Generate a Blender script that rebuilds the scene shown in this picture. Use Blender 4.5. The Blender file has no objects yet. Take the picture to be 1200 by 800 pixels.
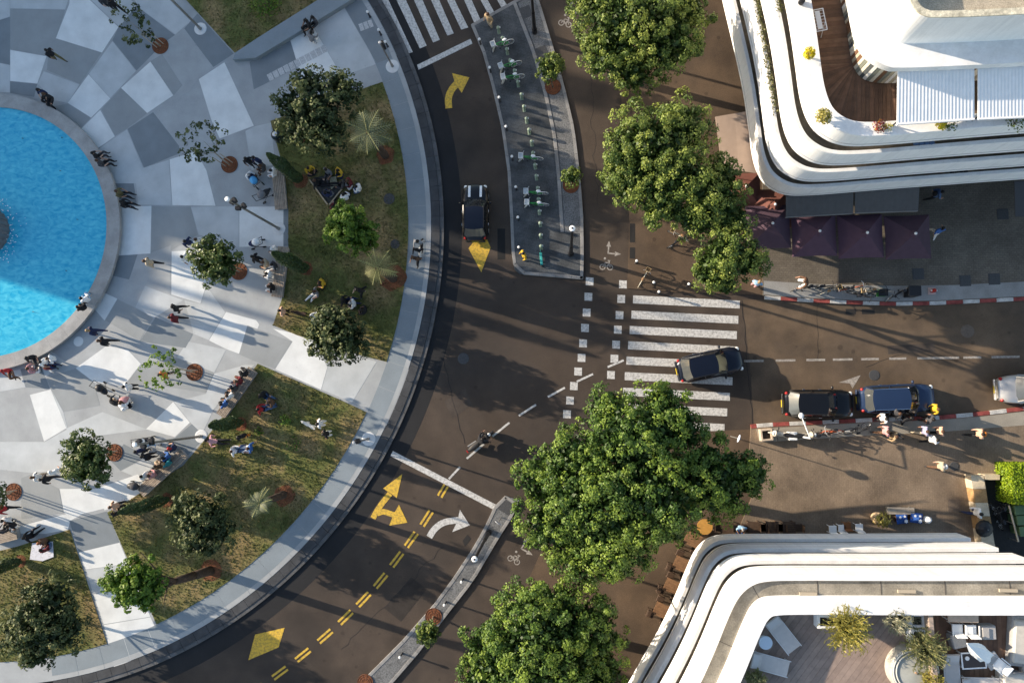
import bpy, bmesh, math, random
from mathutils import Vector, Matrix, noise
random.seed(7)
PI = math.pi
SC = bpy.context.scene
COL = SC.collection
# ------------------------------------------------------------------ camera, sky, sun, exposure
FPX, CX, CY, NX, NY, HC = 900.0, 600.0, 400.0, 660.0, 458.0, 48.0
_down = Vector((NX-CX, -(NY-CY), -FPX)).normalized()
_q = _down.rotation_difference(Vector((0, 0, -1)))
ROT = _q.to_matrix()
CAMP = Vector((0, 0, HC))
cd = bpy.data.cameras.new('camera'); cam = bpy.data.objects.new('camera', cd); COL.objects.link(cam)
cam.matrix_world = Matrix.Translation(CAMP) @ ROT.to_4x4()
cd.sensor_width = 36; cd.lens = 36*FPX/1200; cd.clip_end = 2000; cd.clip_start = 0.5
SC.camera = cam
SUN_EL = math.radians(17)
SH = Vector((0.956, -0.292, 0)).normalized()            # direction in which shadows fall on the ground
w = bpy.data.worlds.new('World'); SC.world = w; w.use_nodes = True
nt = w.node_tree
sky = nt.nodes.new('ShaderNodeTexSky'); sky.sky_type = 'NISHITA'; sky.sun_disc = False
sky.sun_elevation = SUN_EL; sky.sun_rotation = math.atan2(-SH.x, -SH.y)
sky.air_density = 1.0; sky.dust_density = 1.0; sky.ozone_density = 1.0
bg = nt.nodes['Background']; bg.inputs['Strength'].default_value = 0.148
nt.links.new(sky.outputs[0], bg.inputs[0])
sd = bpy.data.lights.new('sun', 'SUN'); sun = bpy.data.objects.new('sun', sd); COL.objects.link(sun)
sd.energy = 5.0; sd.angle = math.radians(0.5); sd.color = (1.0, 0.86, 0.69)
ldir = Vector((SH.x*math.cos(SUN_EL), SH.y*math.cos(SUN_EL), -math.sin(SUN_EL)))
sun.rotation_euler = ldir.to_track_quat('-Z', 'Y').to_euler(); sun.location = (-40, 12, 60)
SC.view_settings.view_transform = 'Standard'; SC.view_settings.look = 'None'
SC.view_settings.gamma = 1.0; SC.view_settings.exposure = 1.0
SC.render.engine = 'CYCLES'

def G(px, py, h=0.0):
    """point at height h seen at photograph pixel (px, py)"""
    d = ROT @ Vector((px-CX, -(py-CY), -FPX))
    t = (h-HC)/d.z
    return CAMP + d*t
def Gp(pts, h=0.0): return [G(x, y, h) for x, y in pts]
def Z(pts, ox, oy, s=4.0): return [(ox+x/s, oy+y/s) for x, y in pts]
def heading(deg):                                       # angle read in the photograph, 0 = right, 90 = up
    return math.radians(deg)

# ------------------------------------------------------------------ materials
MATS = {}
def mat(name, col, rough=0.8, var=0.0, scale=6.0, bump=0.0, metal=0.0, spec=0.3, col2=None, trans=0.0, emit=0.0, coat=0.0, detail=4.0, bscale=None):
    if name in MATS: return MATS[name]
    m = bpy.data.materials.new(name); m.use_nodes = True
    n = m.node_tree.nodes; l = m.node_tree.links; b = n['Principled BSDF']
    b.inputs['Roughness'].default_value = rough; b.inputs['Metallic'].default_value = metal
    b.inputs['Specular IOR Level'].default_value = spec
    if coat: b.inputs['Coat Weight'].default_value = coat; b.inputs['Coat Roughness'].default_value = 0.05
    c = (*col, 1)
    b.inputs['Base Color'].default_value = c
    if var or col2 or bump:
        tc = n.new('ShaderNodeTexCoord')
        nz = n.new('ShaderNodeTexNoise'); nz.inputs['Scale'].default_value = scale; nz.inputs['Detail'].default_value = detail
        nz.inputs['Roughness'].default_value = 0.62
        l.new(tc.outputs['Object'], nz.inputs['Vector'])
        r = n.new('ShaderNodeValToRGB'); r.color_ramp.elements[0].position = 0.32; r.color_ramp.elements[1].position = 0.68
        r.color_ramp.elements[0].color = (*[x*(1-var) for x in col], 1)
        r.color_ramp.elements[1].color = (*(col2 if col2 else [min(1, x*(1+var)) for x in col]), 1)
        l.new(nz.outputs['Fac'], r.inputs[0]); l.new(r.outputs[0], b.inputs['Base Color'])
        if bump:
            nb = n.new('ShaderNodeTexNoise'); nb.inputs['Scale'].default_value = bscale or scale*4; nb.inputs['Detail'].default_value = 3
            l.new(tc.outputs['Object'], nb.inputs['Vector'])
            bp = n.new('ShaderNodeBump'); bp.inputs['Strength'].default_value = bump; bp.inputs['Distance'].default_value = 0.02
            l.new(nb.outputs['Fac'], bp.inputs['Height']); l.new(bp.outputs[0], b.inputs['Normal'])
    if trans:
        t = n.new('ShaderNodeBsdfTranslucent'); mx = n.new('ShaderNodeMixShader'); mx.inputs[0].default_value = trans
        if b.inputs['Base Color'].links: l.new(b.inputs['Base Color'].links[0].from_socket, t.inputs[0])
        else: t.inputs[0].default_value = c
        l.new(b.outputs[0], mx.inputs[1]); l.new(t.outputs[0], mx.inputs[2]); l.new(mx.outputs[0], n['Material Output'].inputs[0])
    if emit: b.inputs['Emission Color'].default_value = c; b.inputs['Emission Strength'].default_value = emit
    MATS[name] = m
    return m
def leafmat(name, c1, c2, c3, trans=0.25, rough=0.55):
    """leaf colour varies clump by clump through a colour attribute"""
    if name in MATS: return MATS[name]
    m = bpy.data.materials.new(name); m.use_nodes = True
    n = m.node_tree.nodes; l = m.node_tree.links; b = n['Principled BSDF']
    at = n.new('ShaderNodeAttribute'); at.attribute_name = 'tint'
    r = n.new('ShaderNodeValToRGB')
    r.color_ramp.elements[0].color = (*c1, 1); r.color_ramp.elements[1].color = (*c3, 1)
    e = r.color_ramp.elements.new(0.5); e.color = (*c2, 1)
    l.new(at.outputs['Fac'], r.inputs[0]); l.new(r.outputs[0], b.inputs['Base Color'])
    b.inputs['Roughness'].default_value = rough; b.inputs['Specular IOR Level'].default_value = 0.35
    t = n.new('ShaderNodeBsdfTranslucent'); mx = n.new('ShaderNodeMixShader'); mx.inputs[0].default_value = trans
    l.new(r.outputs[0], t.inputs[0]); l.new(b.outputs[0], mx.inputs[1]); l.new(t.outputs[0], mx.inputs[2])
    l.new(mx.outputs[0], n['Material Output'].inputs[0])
    MATS[name] = m
    return m
def groundmat(name, base, speck, speckscale, stain, stainscale, patch=None, rough=0.85, bump=0.3, brick=None, spec=0.25, spots=None, streak=0.0):
    """ground: base colour with fine speckle, broad stains and optional paver joints"""
    if name in MATS: return MATS[name]
    m = bpy.data.materials.new(name); m.use_nodes = True
    n = m.node_tree.nodes; l = m.node_tree.links; b = n['Principled BSDF']
    b.inputs['Roughness'].default_value = rough; b.inputs['Specular IOR Level'].default_value = spec
    g = n.new('ShaderNodeNewGeometry')
    def nz(s, d=5, ro=0.6):
        x = n.new('ShaderNodeTexNoise'); x.inputs['Scale'].default_value = s; x.inputs['Detail'].default_value = d
        x.inputs['Roughness'].default_value = ro; l.new(g.outputs['Position'], x.inputs['Vector']); return x
    def mul(a, fac_out, lo, hi, p0=0.3, p1=0.7):
        r = n.new('ShaderNodeMapRange'); r.inputs[1].default_value = p0; r.inputs[2].default_value = p1
        r.inputs[3].default_value = lo; r.inputs[4].default_value = hi; l.new(fac_out, r.inputs[0])
        x = n.new('ShaderNodeVectorMath'); x.operation = 'SCALE'; l.new(a, x.inputs[0]); l.new(r.outputs[0], x.inputs['Scale']); return x.outputs[0]
    c = n.new('ShaderNodeRGB'); c.outputs[0].default_value = (*base, 1); out = c.outputs[0]
    if patch:
        pn = nz(patch[1], 3); mx = n.new('ShaderNodeMix'); mx.data_type = 'RGBA'
        rr = n.new('ShaderNodeMapRange'); rr.inputs[1].default_value = 0.42; rr.inputs[2].default_value = 0.62; l.new(pn.outputs['Fac'], rr.inputs[0])
        l.new(rr.outputs[0], mx.inputs['Factor']); l.new(out, mx.inputs[6]); mx.inputs[7].default_value = (*patch[0], 1); out = mx.outputs[2]
    sp = nz(speckscale, 2, 0.7)
    out = mul(out, sp.outputs['Fac'], 1-speck, 1+speck)
    st = nz(stainscale, 6)
    out = mul(out, st.outputs['Fac'], 1-stain, 1+stain*0.6)
    hgt = sp.outputs['Fac']
    if spots:                                           # gum, oil drops and other small dark marks
        vo = n.new('ShaderNodeTexVoronoi'); vo.inputs['Scale'].default_value = spots[0]; l.new(g.outputs['Position'], vo.inputs['Vector'])
        wn = n.new('ShaderNodeVectorMath'); wn.operation = 'SCALE'; wn.inputs['Scale'].default_value = 1.0; l.new(vo.outputs['Color'], wn.inputs[0])
        sx = n.new('ShaderNodeSeparateXYZ'); l.new(wn.outputs[0], sx.inputs[0])
        th = n.new('ShaderNodeMath'); th.operation = 'MULTIPLY'; th.inputs[1].default_value = spots[1]; l.new(sx.outputs[0], th.inputs[0])
        df = n.new('ShaderNodeMath'); df.operation = 'SUBTRACT'; l.new(vo.outputs['Distance'], df.inputs[0]); l.new(th.outputs[0], df.inputs[1])
        out = mul(out, df.outputs[0], 1-spots[2], 1.0, -0.02, 0.04)
    if streak:                                          # rain streaks running down walls
        mp2 = n.new('ShaderNodeMapping'); mp2.inputs['Scale'].default_value = (3.0, 3.0, 0.18); l.new(g.outputs['Position'], mp2.inputs[0])
        ns = n.new('ShaderNodeTexNoise'); ns.inputs['Scale'].default_value = 1.6; ns.inputs['Detail'].default_value = 6; ns.inputs['Roughness'].default_value = 0.7; l.new(mp2.outputs[0], ns.inputs['Vector'])
        out = mul(out, ns.outputs['Fac'], 1-streak, 1.0, 0.30, 0.52)
    if brick:
        bk = n.new('ShaderNodeTexBrick'); bk.inputs['Scale'].default_value = brick[0]; bk.inputs['Mortar Size'].default_value = brick[1]
        bk.inputs['Color1'].default_value = (1, 1, 1, 1); bk.inputs['Color2'].default_value = (brick[2],)*3+(1,); bk.inputs['Mortar'].default_value = (brick[3],)*3+(1,)
        bk.inputs['Brick Width'].default_value = 1.0; bk.inputs['Row Height'].default_value = 0.5
        mp = n.new('ShaderNodeMapping'); mp.inputs['Rotation'].default_value = (0, 0, brick[4]); l.new(g.outputs['Position'], mp.inputs[0]); l.new(mp.outputs[0], bk.inputs['Vector'])
        x = n.new('ShaderNodeVectorMath'); x.operation = 'MULTIPLY'; l.new(out, x.inputs[0]); l.new(bk.outputs['Color'], x.inputs[1]); out = x.outputs[0]
    l.new(out, b.inputs['Base Color'])
    bp = n.new('ShaderNodeBump'); bp.inputs['Strength'].default_value = bump; bp.inputs['Distance'].default_value = 0.01
    l.new(hgt, bp.inputs['Height']); l.new(bp.outputs[0], b.inputs['Normal'])
    MATS[name] = m
    return m

# ------------------------------------------------------------------ mesh builder
class MB:
    def __init__(s): s.v = []; s.f = []; s.mi = []; s.tint = None
    def add(s, vs, fs, mi=0):
        o = len(s.v); s.v += [tuple(x) for x in vs]
        for f in fs: s.f.append(tuple(i+o for i in f)); s.mi.append(mi)
    def box(s, c, d, rz=0.0, mi=0, bev=0.0, M=None):
        hx, hy, hz = d[0]/2, d[1]/2, d[2]/2
        R = Matrix.Rotation(rz, 3, 'Z') if M is None else M
        c = Vector(c)
        if bev <= 0:
            vs = [Vector((x, y, z)) for z in (-hz, hz) for x, y in ((-hx, -hy), (hx, -hy), (hx, hy), (-hx, hy))]
            fs = [(0, 3, 2, 1), (4, 5, 6, 7), (0, 1, 5, 4), (1, 2, 6, 5), (2, 3, 7, 6), (3, 0, 4, 7)]
        else:
            b = min(bev, hx*0.9, hy*0.9, hz*0.9)
            ring = lambda ix, iy, z: [Vector((x, y, z)) for x, y in ((-ix+b, -iy), (ix-b, -iy), (ix, -iy+b), (ix, iy-b), (ix-b, iy), (-ix+b, iy), (-ix, iy-b), (-ix, -iy+b))]
            ringi = lambda z: [Vector((x, y, z)) for x, y in ((-hx+b, -hy+b), (hx-b, -hy+b), (hx-b, -hy+b), (hx-b, hy-b), (hx-b, hy-b), (-hx+b, hy-b), (-hx+b, hy-b), (-hx+b, -hy+b))]
            sq = lambda z: [Vector((-hx+b, -hy+b, z)), Vector((hx-b, -hy+b, z)), Vector((hx-b, hy-b, z)), Vector((-hx+b, hy-b, z))]
            vs = ring(hx, hy, -hz) + ring(hx, hy, hz-b) + sq(hz)
            fs = [tuple(range(7, -1, -1))] + [(i, (i+1) % 8, 8+(i+1) % 8, 8+i) for i in range(8)]
            fs += [(16, 17, 18, 19), (8, 9, 17, 16), (10, 11, 18, 17), (12, 13, 19, 18), (14, 15, 16, 19), (9, 10, 17), (11, 12, 18), (13, 14, 19), (15, 8, 16)]
        s.add([c+R@v for v in vs], fs, mi)
    def prism(s, poly, z0, z1, mi=0):
        n = len(poly); p = [(q[0], q[1]) for q in poly]
        a = sum(p[i][0]*p[(i+1) % n][1]-p[(i+1) % n][0]*p[i][1] for i in range(n))
        if a < 0: p.reverse()
        s.add([(x, y, z0) for x, y in p]+[(x, y, z1) for x, y in p],
              [tuple(range(n-1, -1, -1)), tuple(range(n, 2*n))]+[(i, (i+1) % n, n+(i+1) % n, n+i) for i in range(n)], mi)
    def cyl(s, p0, p1, r0, r1=None, n=10, mi=0, caps=True):
        r1 = r0 if r1 is None else r1
        p0 = Vector(p0); p1 = Vector(p1); d = (p1-p0)
        if d.length < 1e-6: return
        q = d.normalized().to_track_quat('Z', 'Y')
        a = [p0+q@Vector((r0*math.cos(2*PI*i/n), r0*math.sin(2*PI*i/n), 0)) for i in range(n)]
        b = [p1+q@Vector((r1*math.cos(2*PI*i/n), r1*math.sin(2*PI*i/n), 0)) for i in range(n)]
        fs = [(i, (i+1) % n, n+(i+1) % n, n+i) for i in range(n)]
        if caps: fs += [tuple(range(n-1, -1, -1)), tuple(range(n, 2*n))]
        s.add(a+b, fs, mi)
    def tube(s, pts, r, n=6, mi=0):
        rs = r if isinstance(r, (list, tuple)) else [r]*len(pts)
        for i in range(len(pts)-1): s.cyl(pts[i], pts[i+1], rs[i], rs[i+1], n, mi)
    def lathe(s, prof, n=16, c=(0, 0, 0), mi=0, M=None):
        """profile of (radius, z), revolved about z"""
        c = Vector(c); vs = []; fs = []
        for r, z in prof:
            for i in range(n):
                v = Vector((r*math.cos(2*PI*i/n), r*math.sin(2*PI*i/n), z)); vs.append(c+(M@v if M else v))
        for k in range(len(prof)-1):
            for i in range(n):
                j = (i+1) % n; fs.append((k*n+i, k*n+j, (k+1)*n+j, (k+1)*n+i))
        fs.append(tuple(range(n-1, -1, -1))); fs.append(tuple((len(prof)-1)*n+i for i in range(n)))
        s.add(vs, fs, mi)
    def ell(s, c, r, nu=10, nv=6, mi=0, M=None, jit=0.0):
        c = Vector(c); vs = []; fs = []
        for j in range(1, nv):
            t = PI*j/nv
            for i in range(nu):
                p = 2*PI*i/nu; k = 1+random.uniform(-jit, jit)
                v = Vector((r[0]*k*math.sin(t)*math.cos(p), r[1]*k*math.sin(t)*math.sin(p), r[2]*k*math.cos(t))); vs.append(c+(M@v if M else v))
        a = len(vs); vs.append(c+(M@Vector((0, 0, r[2])) if M else Vector((0, 0, r[2])))); vs.append(c-(M@Vector((0, 0, r[2])) if M else Vector((0, 0, r[2]))))
        for j in range(nv-2):
            for i in range(nu): fs.append((j*nu+i, (j+1)*nu+i, (j+1)*nu+(i+1) % nu, j*nu+(i+1) % nu))
        for i in range(nu):
            fs.append((a, i, (i+1) % nu)); k = (nv-2)*nu; fs.append((a+1, k+(i+1) % nu, k+i))
        s.add(vs, fs, mi)
    def torus(s, c, R, r, n=18, m=6, mi=0, M=None):
        c = Vector(c); vs = []; fs = []
        for i in range(n):
            a = 2*PI*i/n
            for j in range(m):
                b = 2*PI*j/m; v = Vector(((R+r*math.cos(b))*math.cos(a), (R+r*math.cos(b))*math.sin(a), r*math.sin(b)))
                vs.append(c+(M@v if M else v))
        for i in range(n):
            for j in range(m): fs.append((i*m+j, ((i+1) % n)*m+j, ((i+1) % n)*m+(j+1) % m, i*m+(j+1) % m))
        s.add(vs, fs, mi)
    def ribbon(s, pts, off, z0, z1, mi=0, mi_top=None):
        """solid wall along an open polyline, its thickness to the left of travel"""
        b = offset(pts, off); n = len(pts)
        if off < 0: a, c = b, pts
        else: a, c = pts, b
        vs = [(p[0], p[1], z0) for p in a]+[(p[0], p[1], z1) for p in a]+[(p[0], p[1], z0) for p in c]+[(p[0], p[1], z1) for p in c]
        fs = []; tops = []
        for i in range(n-1):
            fs += [(i, i+1, n+i+1, n+i), (2*n+i+1, 2*n+i, 3*n+i, 3*n+i+1), (i+1, i, 2*n+i, 2*n+i+1)]; tops.append((n+i, n+i+1, 3*n+i+1, 3*n+i))
        fs += [(0, n, 3*n, 2*n), (n-1, 3*n-1, 4*n-1, 2*n-1)]
        s.add(vs, fs, mi); s.add([], [tuple(i-0 for i in t) for t in []], mi)
        o = len(s.v)-4*n
        for t in tops: s.f.append(tuple(i+o for i in t)); s.mi.append(mi if mi_top is None else mi_top)
    def mesh(s, name, mats, smooth=False):
        me = bpy.data.meshes.new(name); me.from_pydata(s.v, [], s.f); 
        for m in (mats if isinstance(mats, (list, tuple)) else [mats]): me.materials.append(m)
        if any(s.mi): me.polygons.foreach_set('material_index', s.mi)
        if smooth: me.polygons.foreach_set('use_smooth', [True]*len(me.polygons))
        if s.tint is not None:
            a = me.attributes.new('tint', 'FLOAT', 'FACE'); a.data.foreach_set('value', s.tint)
        me.update()
        return me
    def build(s, name, mats, parent=None, smooth=False, loc=None, rz=0.0, shift=True):
        """link as one object; with a parent, vertices are taken as already local to it"""
        me = s.mesh(name, mats, smooth)
        return link(name, me, parent, loc, rz)
def link(name, me, parent=None, loc=None, rz=0.0):
    o = bpy.data.objects.new(name, me); COL.objects.link(o)
    if parent is not None: o.parent = parent
    if loc is not None: o.location = loc
    if rz: o.rotation_euler = (0, 0, rz)
    return o
def offset(pts, d):
    out = []; n = len(pts)
    for i in range(n):
        a = Vector(pts[max(i-1, 0)][:2]); b = Vector(pts[i][:2]); c = Vector(pts[min(i+1, n-1)][:2])
        t1 = (b-a); t2 = (c-b)
        if t1.length < 1e-6: t1 = t2
        if t2.length < 1e-6: t2 = t1
        n1 = Vector((-t1.y, t1.x)).normalized(); n2 = Vector((-t2.y, t2.x)).normalized()
        m = (n1+n2).normalized(); k = d/max(0.5, m.dot(n1)); q = b+m*k
        out.append(Vector((q.x, q.y, 0)))
    return out
def smooth_line(pts, it=2):
    for _ in range(it):
        q = [pts[0]]
        for i in range(len(pts)-1):
            a, b = Vector(pts[i]), Vector(pts[i+1]); q += [a*0.75+b*0.25, a*0.25+b*0.75]
        q.append(pts[-1]); pts = q
    return pts
def clip(poly, conv):
    """clip polygon by a convex polygon (2-D)"""
    a = sum(conv[i][0]*conv[(i+1) % len(conv)][1]-conv[(i+1) % len(conv)][0]*conv[i][1] for i in range(len(conv)))
    cv = list(conv) if a > 0 else list(reversed(conv))
    out = [(p[0], p[1]) for p in poly]
    for i in range(len(cv)):
        A = cv[i]; B = cv[(i+1) % len(cv)]
        side = lambda p: (B[0]-A[0])*(p[1]-A[1])-(B[1]-A[1])*(p[0]-A[0])
        src = out; out = []
        for j in range(len(src)):
            p = src[j]; q = src[(j+1) % len(src)]; sp, sq = side(p), side(q)
            if sp >= 0: out.append(p)
            if (sp >= 0) != (sq >= 0):
                t = sp/(sp-sq); out.append((p[0]+(q[0]-p[0])*t, p[1]+(q[1]-p[1])*t))
        if not out: return []
    return out
def inside(p, poly):
    r = False; n = len(poly); x, y = p[0], p[1]
    for i in range(n):
        x1, y1 = poly[i][0], poly[i][1]; x2, y2 = poly[(i+1) % n][0], poly[(i+1) % n][1]
        if (y1 > y) != (y2 > y) and x < (x2-x1)*(y-y1)/(y2-y1)+x1: r = not r
    return r
def tag(o, label=None, cat=None, group=None, kind=None):
    if label: o['label'] = label
    if cat: o['category'] = cat
    if group: o['group'] = group
    if kind: o['kind'] = kind
    return o
def thing(name, label, cat, loc=(0, 0, 0), rz=0.0, group=None):
    o = bpy.data.objects.new(name, None); COL.objects.link(o); o.empty_display_size = 0.3
    o.location = loc; o.rotation_euler = (0, 0, rz)
    return tag(o, label, cat, group)
def kids(o): return [c for c in COL.objects if c.parent == o]
def copy_tree(o, loc=None, rz=None, label=None, group=None, parent=None, sc=None):
    c = o.copy(); COL.objects.link(c); c.parent = parent
    for ch in o.children: copy_tree(ch, parent=c)
    if loc is not None: c.location = loc
    if rz is not None: c.rotation_euler = (0, 0, rz)
    if sc is not None: c.scale = (sc,)*3
    if label: c['label'] = label
    if group: c['group'] = group
    return c
def sheet(name, poly, z, m, kind='structure', thick=None):
    b = MB()
    if thick: b.prism(poly, z-thick, z)
    else:
        p = [(q[0], q[1], z) for q in poly]
        a = sum(p[i][0]*p[(i+1) % len(p)][1]-p[(i+1) % len(p)][0]*p[i][1] for i in range(len(p)))
        if a < 0: p.reverse()
        b.add(p, [tuple(range(len(p)))])
    o = b.build(name, m)
    if kind: o['kind'] = kind
    return o
# ------------------------------------------------------------------ the setting: ground, plaza, roads, markings
C0 = Vector((-37.3, 10.15, 0)); R_KO, R_KI, R_ST, R_LAWN = 29.75, 28.95, 28.64, 27.5
PZ = 0.14                                              # plaza level
asphalt = groundmat('asphalt', (0.074, 0.055, 0.041), 0.35, 26, 0.38, 0.3, spots=(1.1, 0.14, 0.25), patch=((0.050, 0.039, 0.031), 0.16), rough=0.82, bump=0.5)
asphalt2 = groundmat('asphalt_old', (0.128, 0.09, 0.058), 0.3, 28, 0.32, 0.5, spots=(1.0, 0.18, 0.3), patch=((0.09, 0.066, 0.046), 0.3), rough=0.85, bump=0.5)
prom = groundmat('promenade_asphalt', (0.112, 0.076, 0.048), 0.25, 24, 0.32, 0.4, spots=(1.2, 0.16, 0.3), patch=((0.09, 0.063, 0.042), 0.35), rough=0.85, bump=0.4)
granite_dark = groundmat('dark_granite', (0.055, 0.057, 0.06), 0.3, 40, 0.35, 1.5, rough=0.7)
kerb_pale = groundmat('pale_kerb_stone', (0.26, 0.25, 0.235), 0.2, 30, 0.3, 1.2)
pave_grey = groundmat('grey_pavers', (0.15, 0.128, 0.10), 0.25, 20, 0.25, 0.6, brick=(3.6, 0.035, 0.84, 0.66, 0.03))
pave_sand = groundmat('sand_pavers', (0.225, 0.168, 0.115), 0.22, 20, 0.35, 0.45, patch=((0.2, 0.15, 0.105), 0.5), brick=(3.6, 0.035, 0.9, 0.82, PI/2+0.02))
pave_isl = groundmat('island_pavers', (0.10, 0.105, 0.108), 0.3, 16, 0.35, 0.9, patch=((0.066, 0.071, 0.074), 0.8), brick=(2.4, 0.03, 0.86, 0.75, 0.25))
pave_strip = groundmat('granite_setts', (0.15, 0.15, 0.147), 0.5, 14, 0.3, 1.2)
pave_granite = groundmat('granite_strip', (0.28, 0.275, 0.26), 0.25, 24, 0.2, 1.0)
TONE = {'W': groundmat('slab_white', (0.66, 0.668, 0.645), 0.05, 40, 0.13, 0.9, bump=0.1, spots=(2.2, 0.07, 0.22)),
        'L': groundmat('slab_light', (0.46, 0.478, 0.475), 0.06, 40, 0.13, 0.9, bump=0.1, spots=(2.2, 0.07, 0.22)),
        'M': groundmat('slab_mid', (0.35, 0.362, 0.36), 0.07, 40, 0.15, 0.7, bump=0.1, spots=(2.2, 0.07, 0.2)),
        'G': groundmat('slab_grey', (0.285, 0.298, 0.296), 0.07, 40, 0.12, 0.7, bump=0.1),
        'D': groundmat('slab_dark', (0.20, 0.223, 0.235), 0.08, 40, 0.12, 0.8, bump=0.1),
        'T': groundmat('slab_tactile', (0.47, 0.47, 0.46), 0.3, 18, 0.1, 0.9, bump=0.4)}
ring_m = groundmat('ring_path_stone', (0.225, 0.258, 0.277), 0.08, 30, 0.12, 0.6, bump=0.1)

ground = sheet('ground', [(-260, -260), (260, -260), (260, 260), (-260, 260)], -0.02, groundmat('far_ground', (0.16, 0.145, 0.125), 0.2, 3, 0.3, 0.05))
road = sheet('road', [(-120, -120), (120, -120), (120, 120), (-120, 120)], 0.0, asphalt)
def kid_sheet(name, px, z, m, parent, h=None):
    b = MB(); p = [Vector((q.x, q.y, z)) for q in (Gp(px, z))]
    a = sum(p[i].x*p[(i+1) % len(p)].y-p[(i+1) % len(p)].x*p[i].y for i in range(len(p)))
    if a < 0: p.reverse()
    b.add(p, [tuple(range(len(p)))]); return b.build(name, m, parent)
right_street = sheet('right_street', Gp([(870, 351), (960, 352), (1100, 354), (1500, 340), (1500, 470), (1100, 487), (884, 499), (879, 430)]), 0.004, asphalt2)
prom_up = sheet('upper_promenade', Gp([(700, -300), (738, 262), (735, 338), (800, 343), (900, 346), (960, 346), (960, 200), (900, -300)]), 0.05, prom, thick=0.06)
prom_lo = sheet('lower_promenade', Gp([(640, 560), (655, 600), (610, 700), (545, 775), (480, 900), (760, 900), (850, 640), (900, 640), (920, 560), (884, 503), (800, 506), (700, 520)]), 0.05, prom, thick=0.06)
bike_up = sheet('bike_lane', Gp([(626, -200), (636, 10), (650, 60), (664, 105), (674, 150), (680, 200), (684, 250), (687, 330), (735, 338), (738, 262), (720, 0), (700, -200)]), 0.004, groundmat('bike_lane_asphalt', (0.07, 0.052, 0.038), 0.3, 28, 0.3, 0.4, bump=0.4))

# plaza disc with its ring path
def arc(r, a0, a1, n, c=C0): return [Vector((c.x+r*math.cos(a0+(a1-a0)*i/n), c.y+r*math.sin(a0+(a1-a0)*i/n), 0)) for i in range(n+1)]
plaza = sheet('plaza', arc(R_KI-0.004, 0, 2*PI-0.02, 160), PZ, TONE['M'], thick=0.2)
def ringpart(name, r0, r1, a0, a1, z0, z1, m, parent, n=6):
    b = MB(); b.prism(arc(r1, a0, a1, n)+list(reversed(arc(r0, a0, a1, n))), z0, z1); return b.build(name, m, parent)
A0, A1 = math.radians(-80), math.radians(38)
n = 34
for i in range(n):
    a = A0+(A1-A0)*i/n; b_ = A0+(A1-A0)*(i+1)/n-0.0007
    ringpart('ring_slab', R_LAWN-0.01, R_ST-0.01, a, b_, PZ-0.03, PZ+0.006, ring_m, plaza, 4)
    ringpart('border_slab', R_ST, R_KI-0.02, a, b_, PZ-0.03, PZ+0.008, TONE['M'], plaza, 4)
n = 62
for i in range(n):
    a = A0+(A1-A0)*i/n; b_ = A0+(A1-A0)*(i+1)/n-0.0006
    ringpart('kerb_stone', R_KI+0.02, R_KO-0.26, a, b_, -0.05, PZ+0.011, granite_dark, plaza, 2)
    ringpart('gutter_stone', R_KO-0.252, R_KO, a, b_, -0.05, PZ-0.03+random.uniform(-.004, .004), groundmat('gutter_granite', (0.10, 0.10, 0.10), 0.3, 40, 0.4, 1.3), plaza, 2)

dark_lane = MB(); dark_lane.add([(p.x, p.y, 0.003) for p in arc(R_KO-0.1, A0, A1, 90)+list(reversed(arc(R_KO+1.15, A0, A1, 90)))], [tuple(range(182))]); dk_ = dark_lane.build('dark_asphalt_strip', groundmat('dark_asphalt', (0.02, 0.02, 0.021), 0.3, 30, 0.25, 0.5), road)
SL = []
def S(t, pts, ox, oy): SL.append((t, Z(pts, ox, oy)))
S('W', [(262,180),(325,20),(330,-60),(400,-60),(420,0),(555,128),(478,247)], 0, 0)
S('L', [(48,-60),(328,-60),(320,0),(305,45),(48,40)], 0, 0)
S('G', [(48,42),(305,48),(262,182),(475,248),(375,395),(220,330),(225,265),(48,233)], 0, 0)
S('W', [(48,235),(218,265),(175,392),(48,380)], 0, 0)
S('D', [(-200,120),(0,95),(48,80),(48,305),(0,295),(-200,250)], 0, 0)
S('D', [(48,382),(175,395),(160,455),(48,437)], 0, 0)
S('L', [(-200,-60),(46,-60),(46,78),(0,93),(-200,118)], 0, 0)
S('L', [(-200,255),(0,297),(46,307),(46,435),(-100,430),(-200,430)], 0, 0)
S('L', [(205,335),(372,397),(318,483),(250,470),(178,395)], 0, 0)
S('G', [(318,486),(425,552),(378,602),(250,500)], 0, 0)
S('W', [(415,350),(517,463),(427,552),(318,483)], 0, 0)
S('L', [(527,195),(637,333),(517,461),(417,348)], 0, 0)
S('D', [(527,190),(555,130),(640,30),(820,165),(770,200),(640,331)], 0, 0)
S('L', [(560,126),(424,-2),(402,-60),(560,-60),(640,28)], 0, 0)
S('W', [(705,290),(812,448),(690,530),(568,413)], 0, 0)
S('G', [(705,288),(760,255),(855,400),(814,446)], 0, 0)
S('G', [(568,415),(690,532),(595,604),(540,638),(475,513)], 0, 0)
S('W', [(470,517),(538,640),(455,698),(380,605)], 0, 0)
S('L', [(595,608),(670,788),(640,860),(540,860),(465,697)], 0, 0)
S('D', [(718,527),(840,685),(840,720),(675,787),(598,605)], 0, 0)
S('L', [(640,28),(620,-60),(740,-60),(900,95),(822,162)], 0, 0)
S('M', [(862,137),(998,317),(930,372),(890,430),(720,525),(695,532),(814,450),(857,400),(775,255),(822,168)], 0, 0)
S('D', [(925,65),(1095,252),(1000,315),(864,135)], 0, 0)
S('W', [(1052,293),(1190,590),(1030,650),(990,560),(932,372)], 0, 0)
S('L', [(1150,615),(1192,594),(1270,575),(1290,770),(1180,800)], 0, 0)
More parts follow.
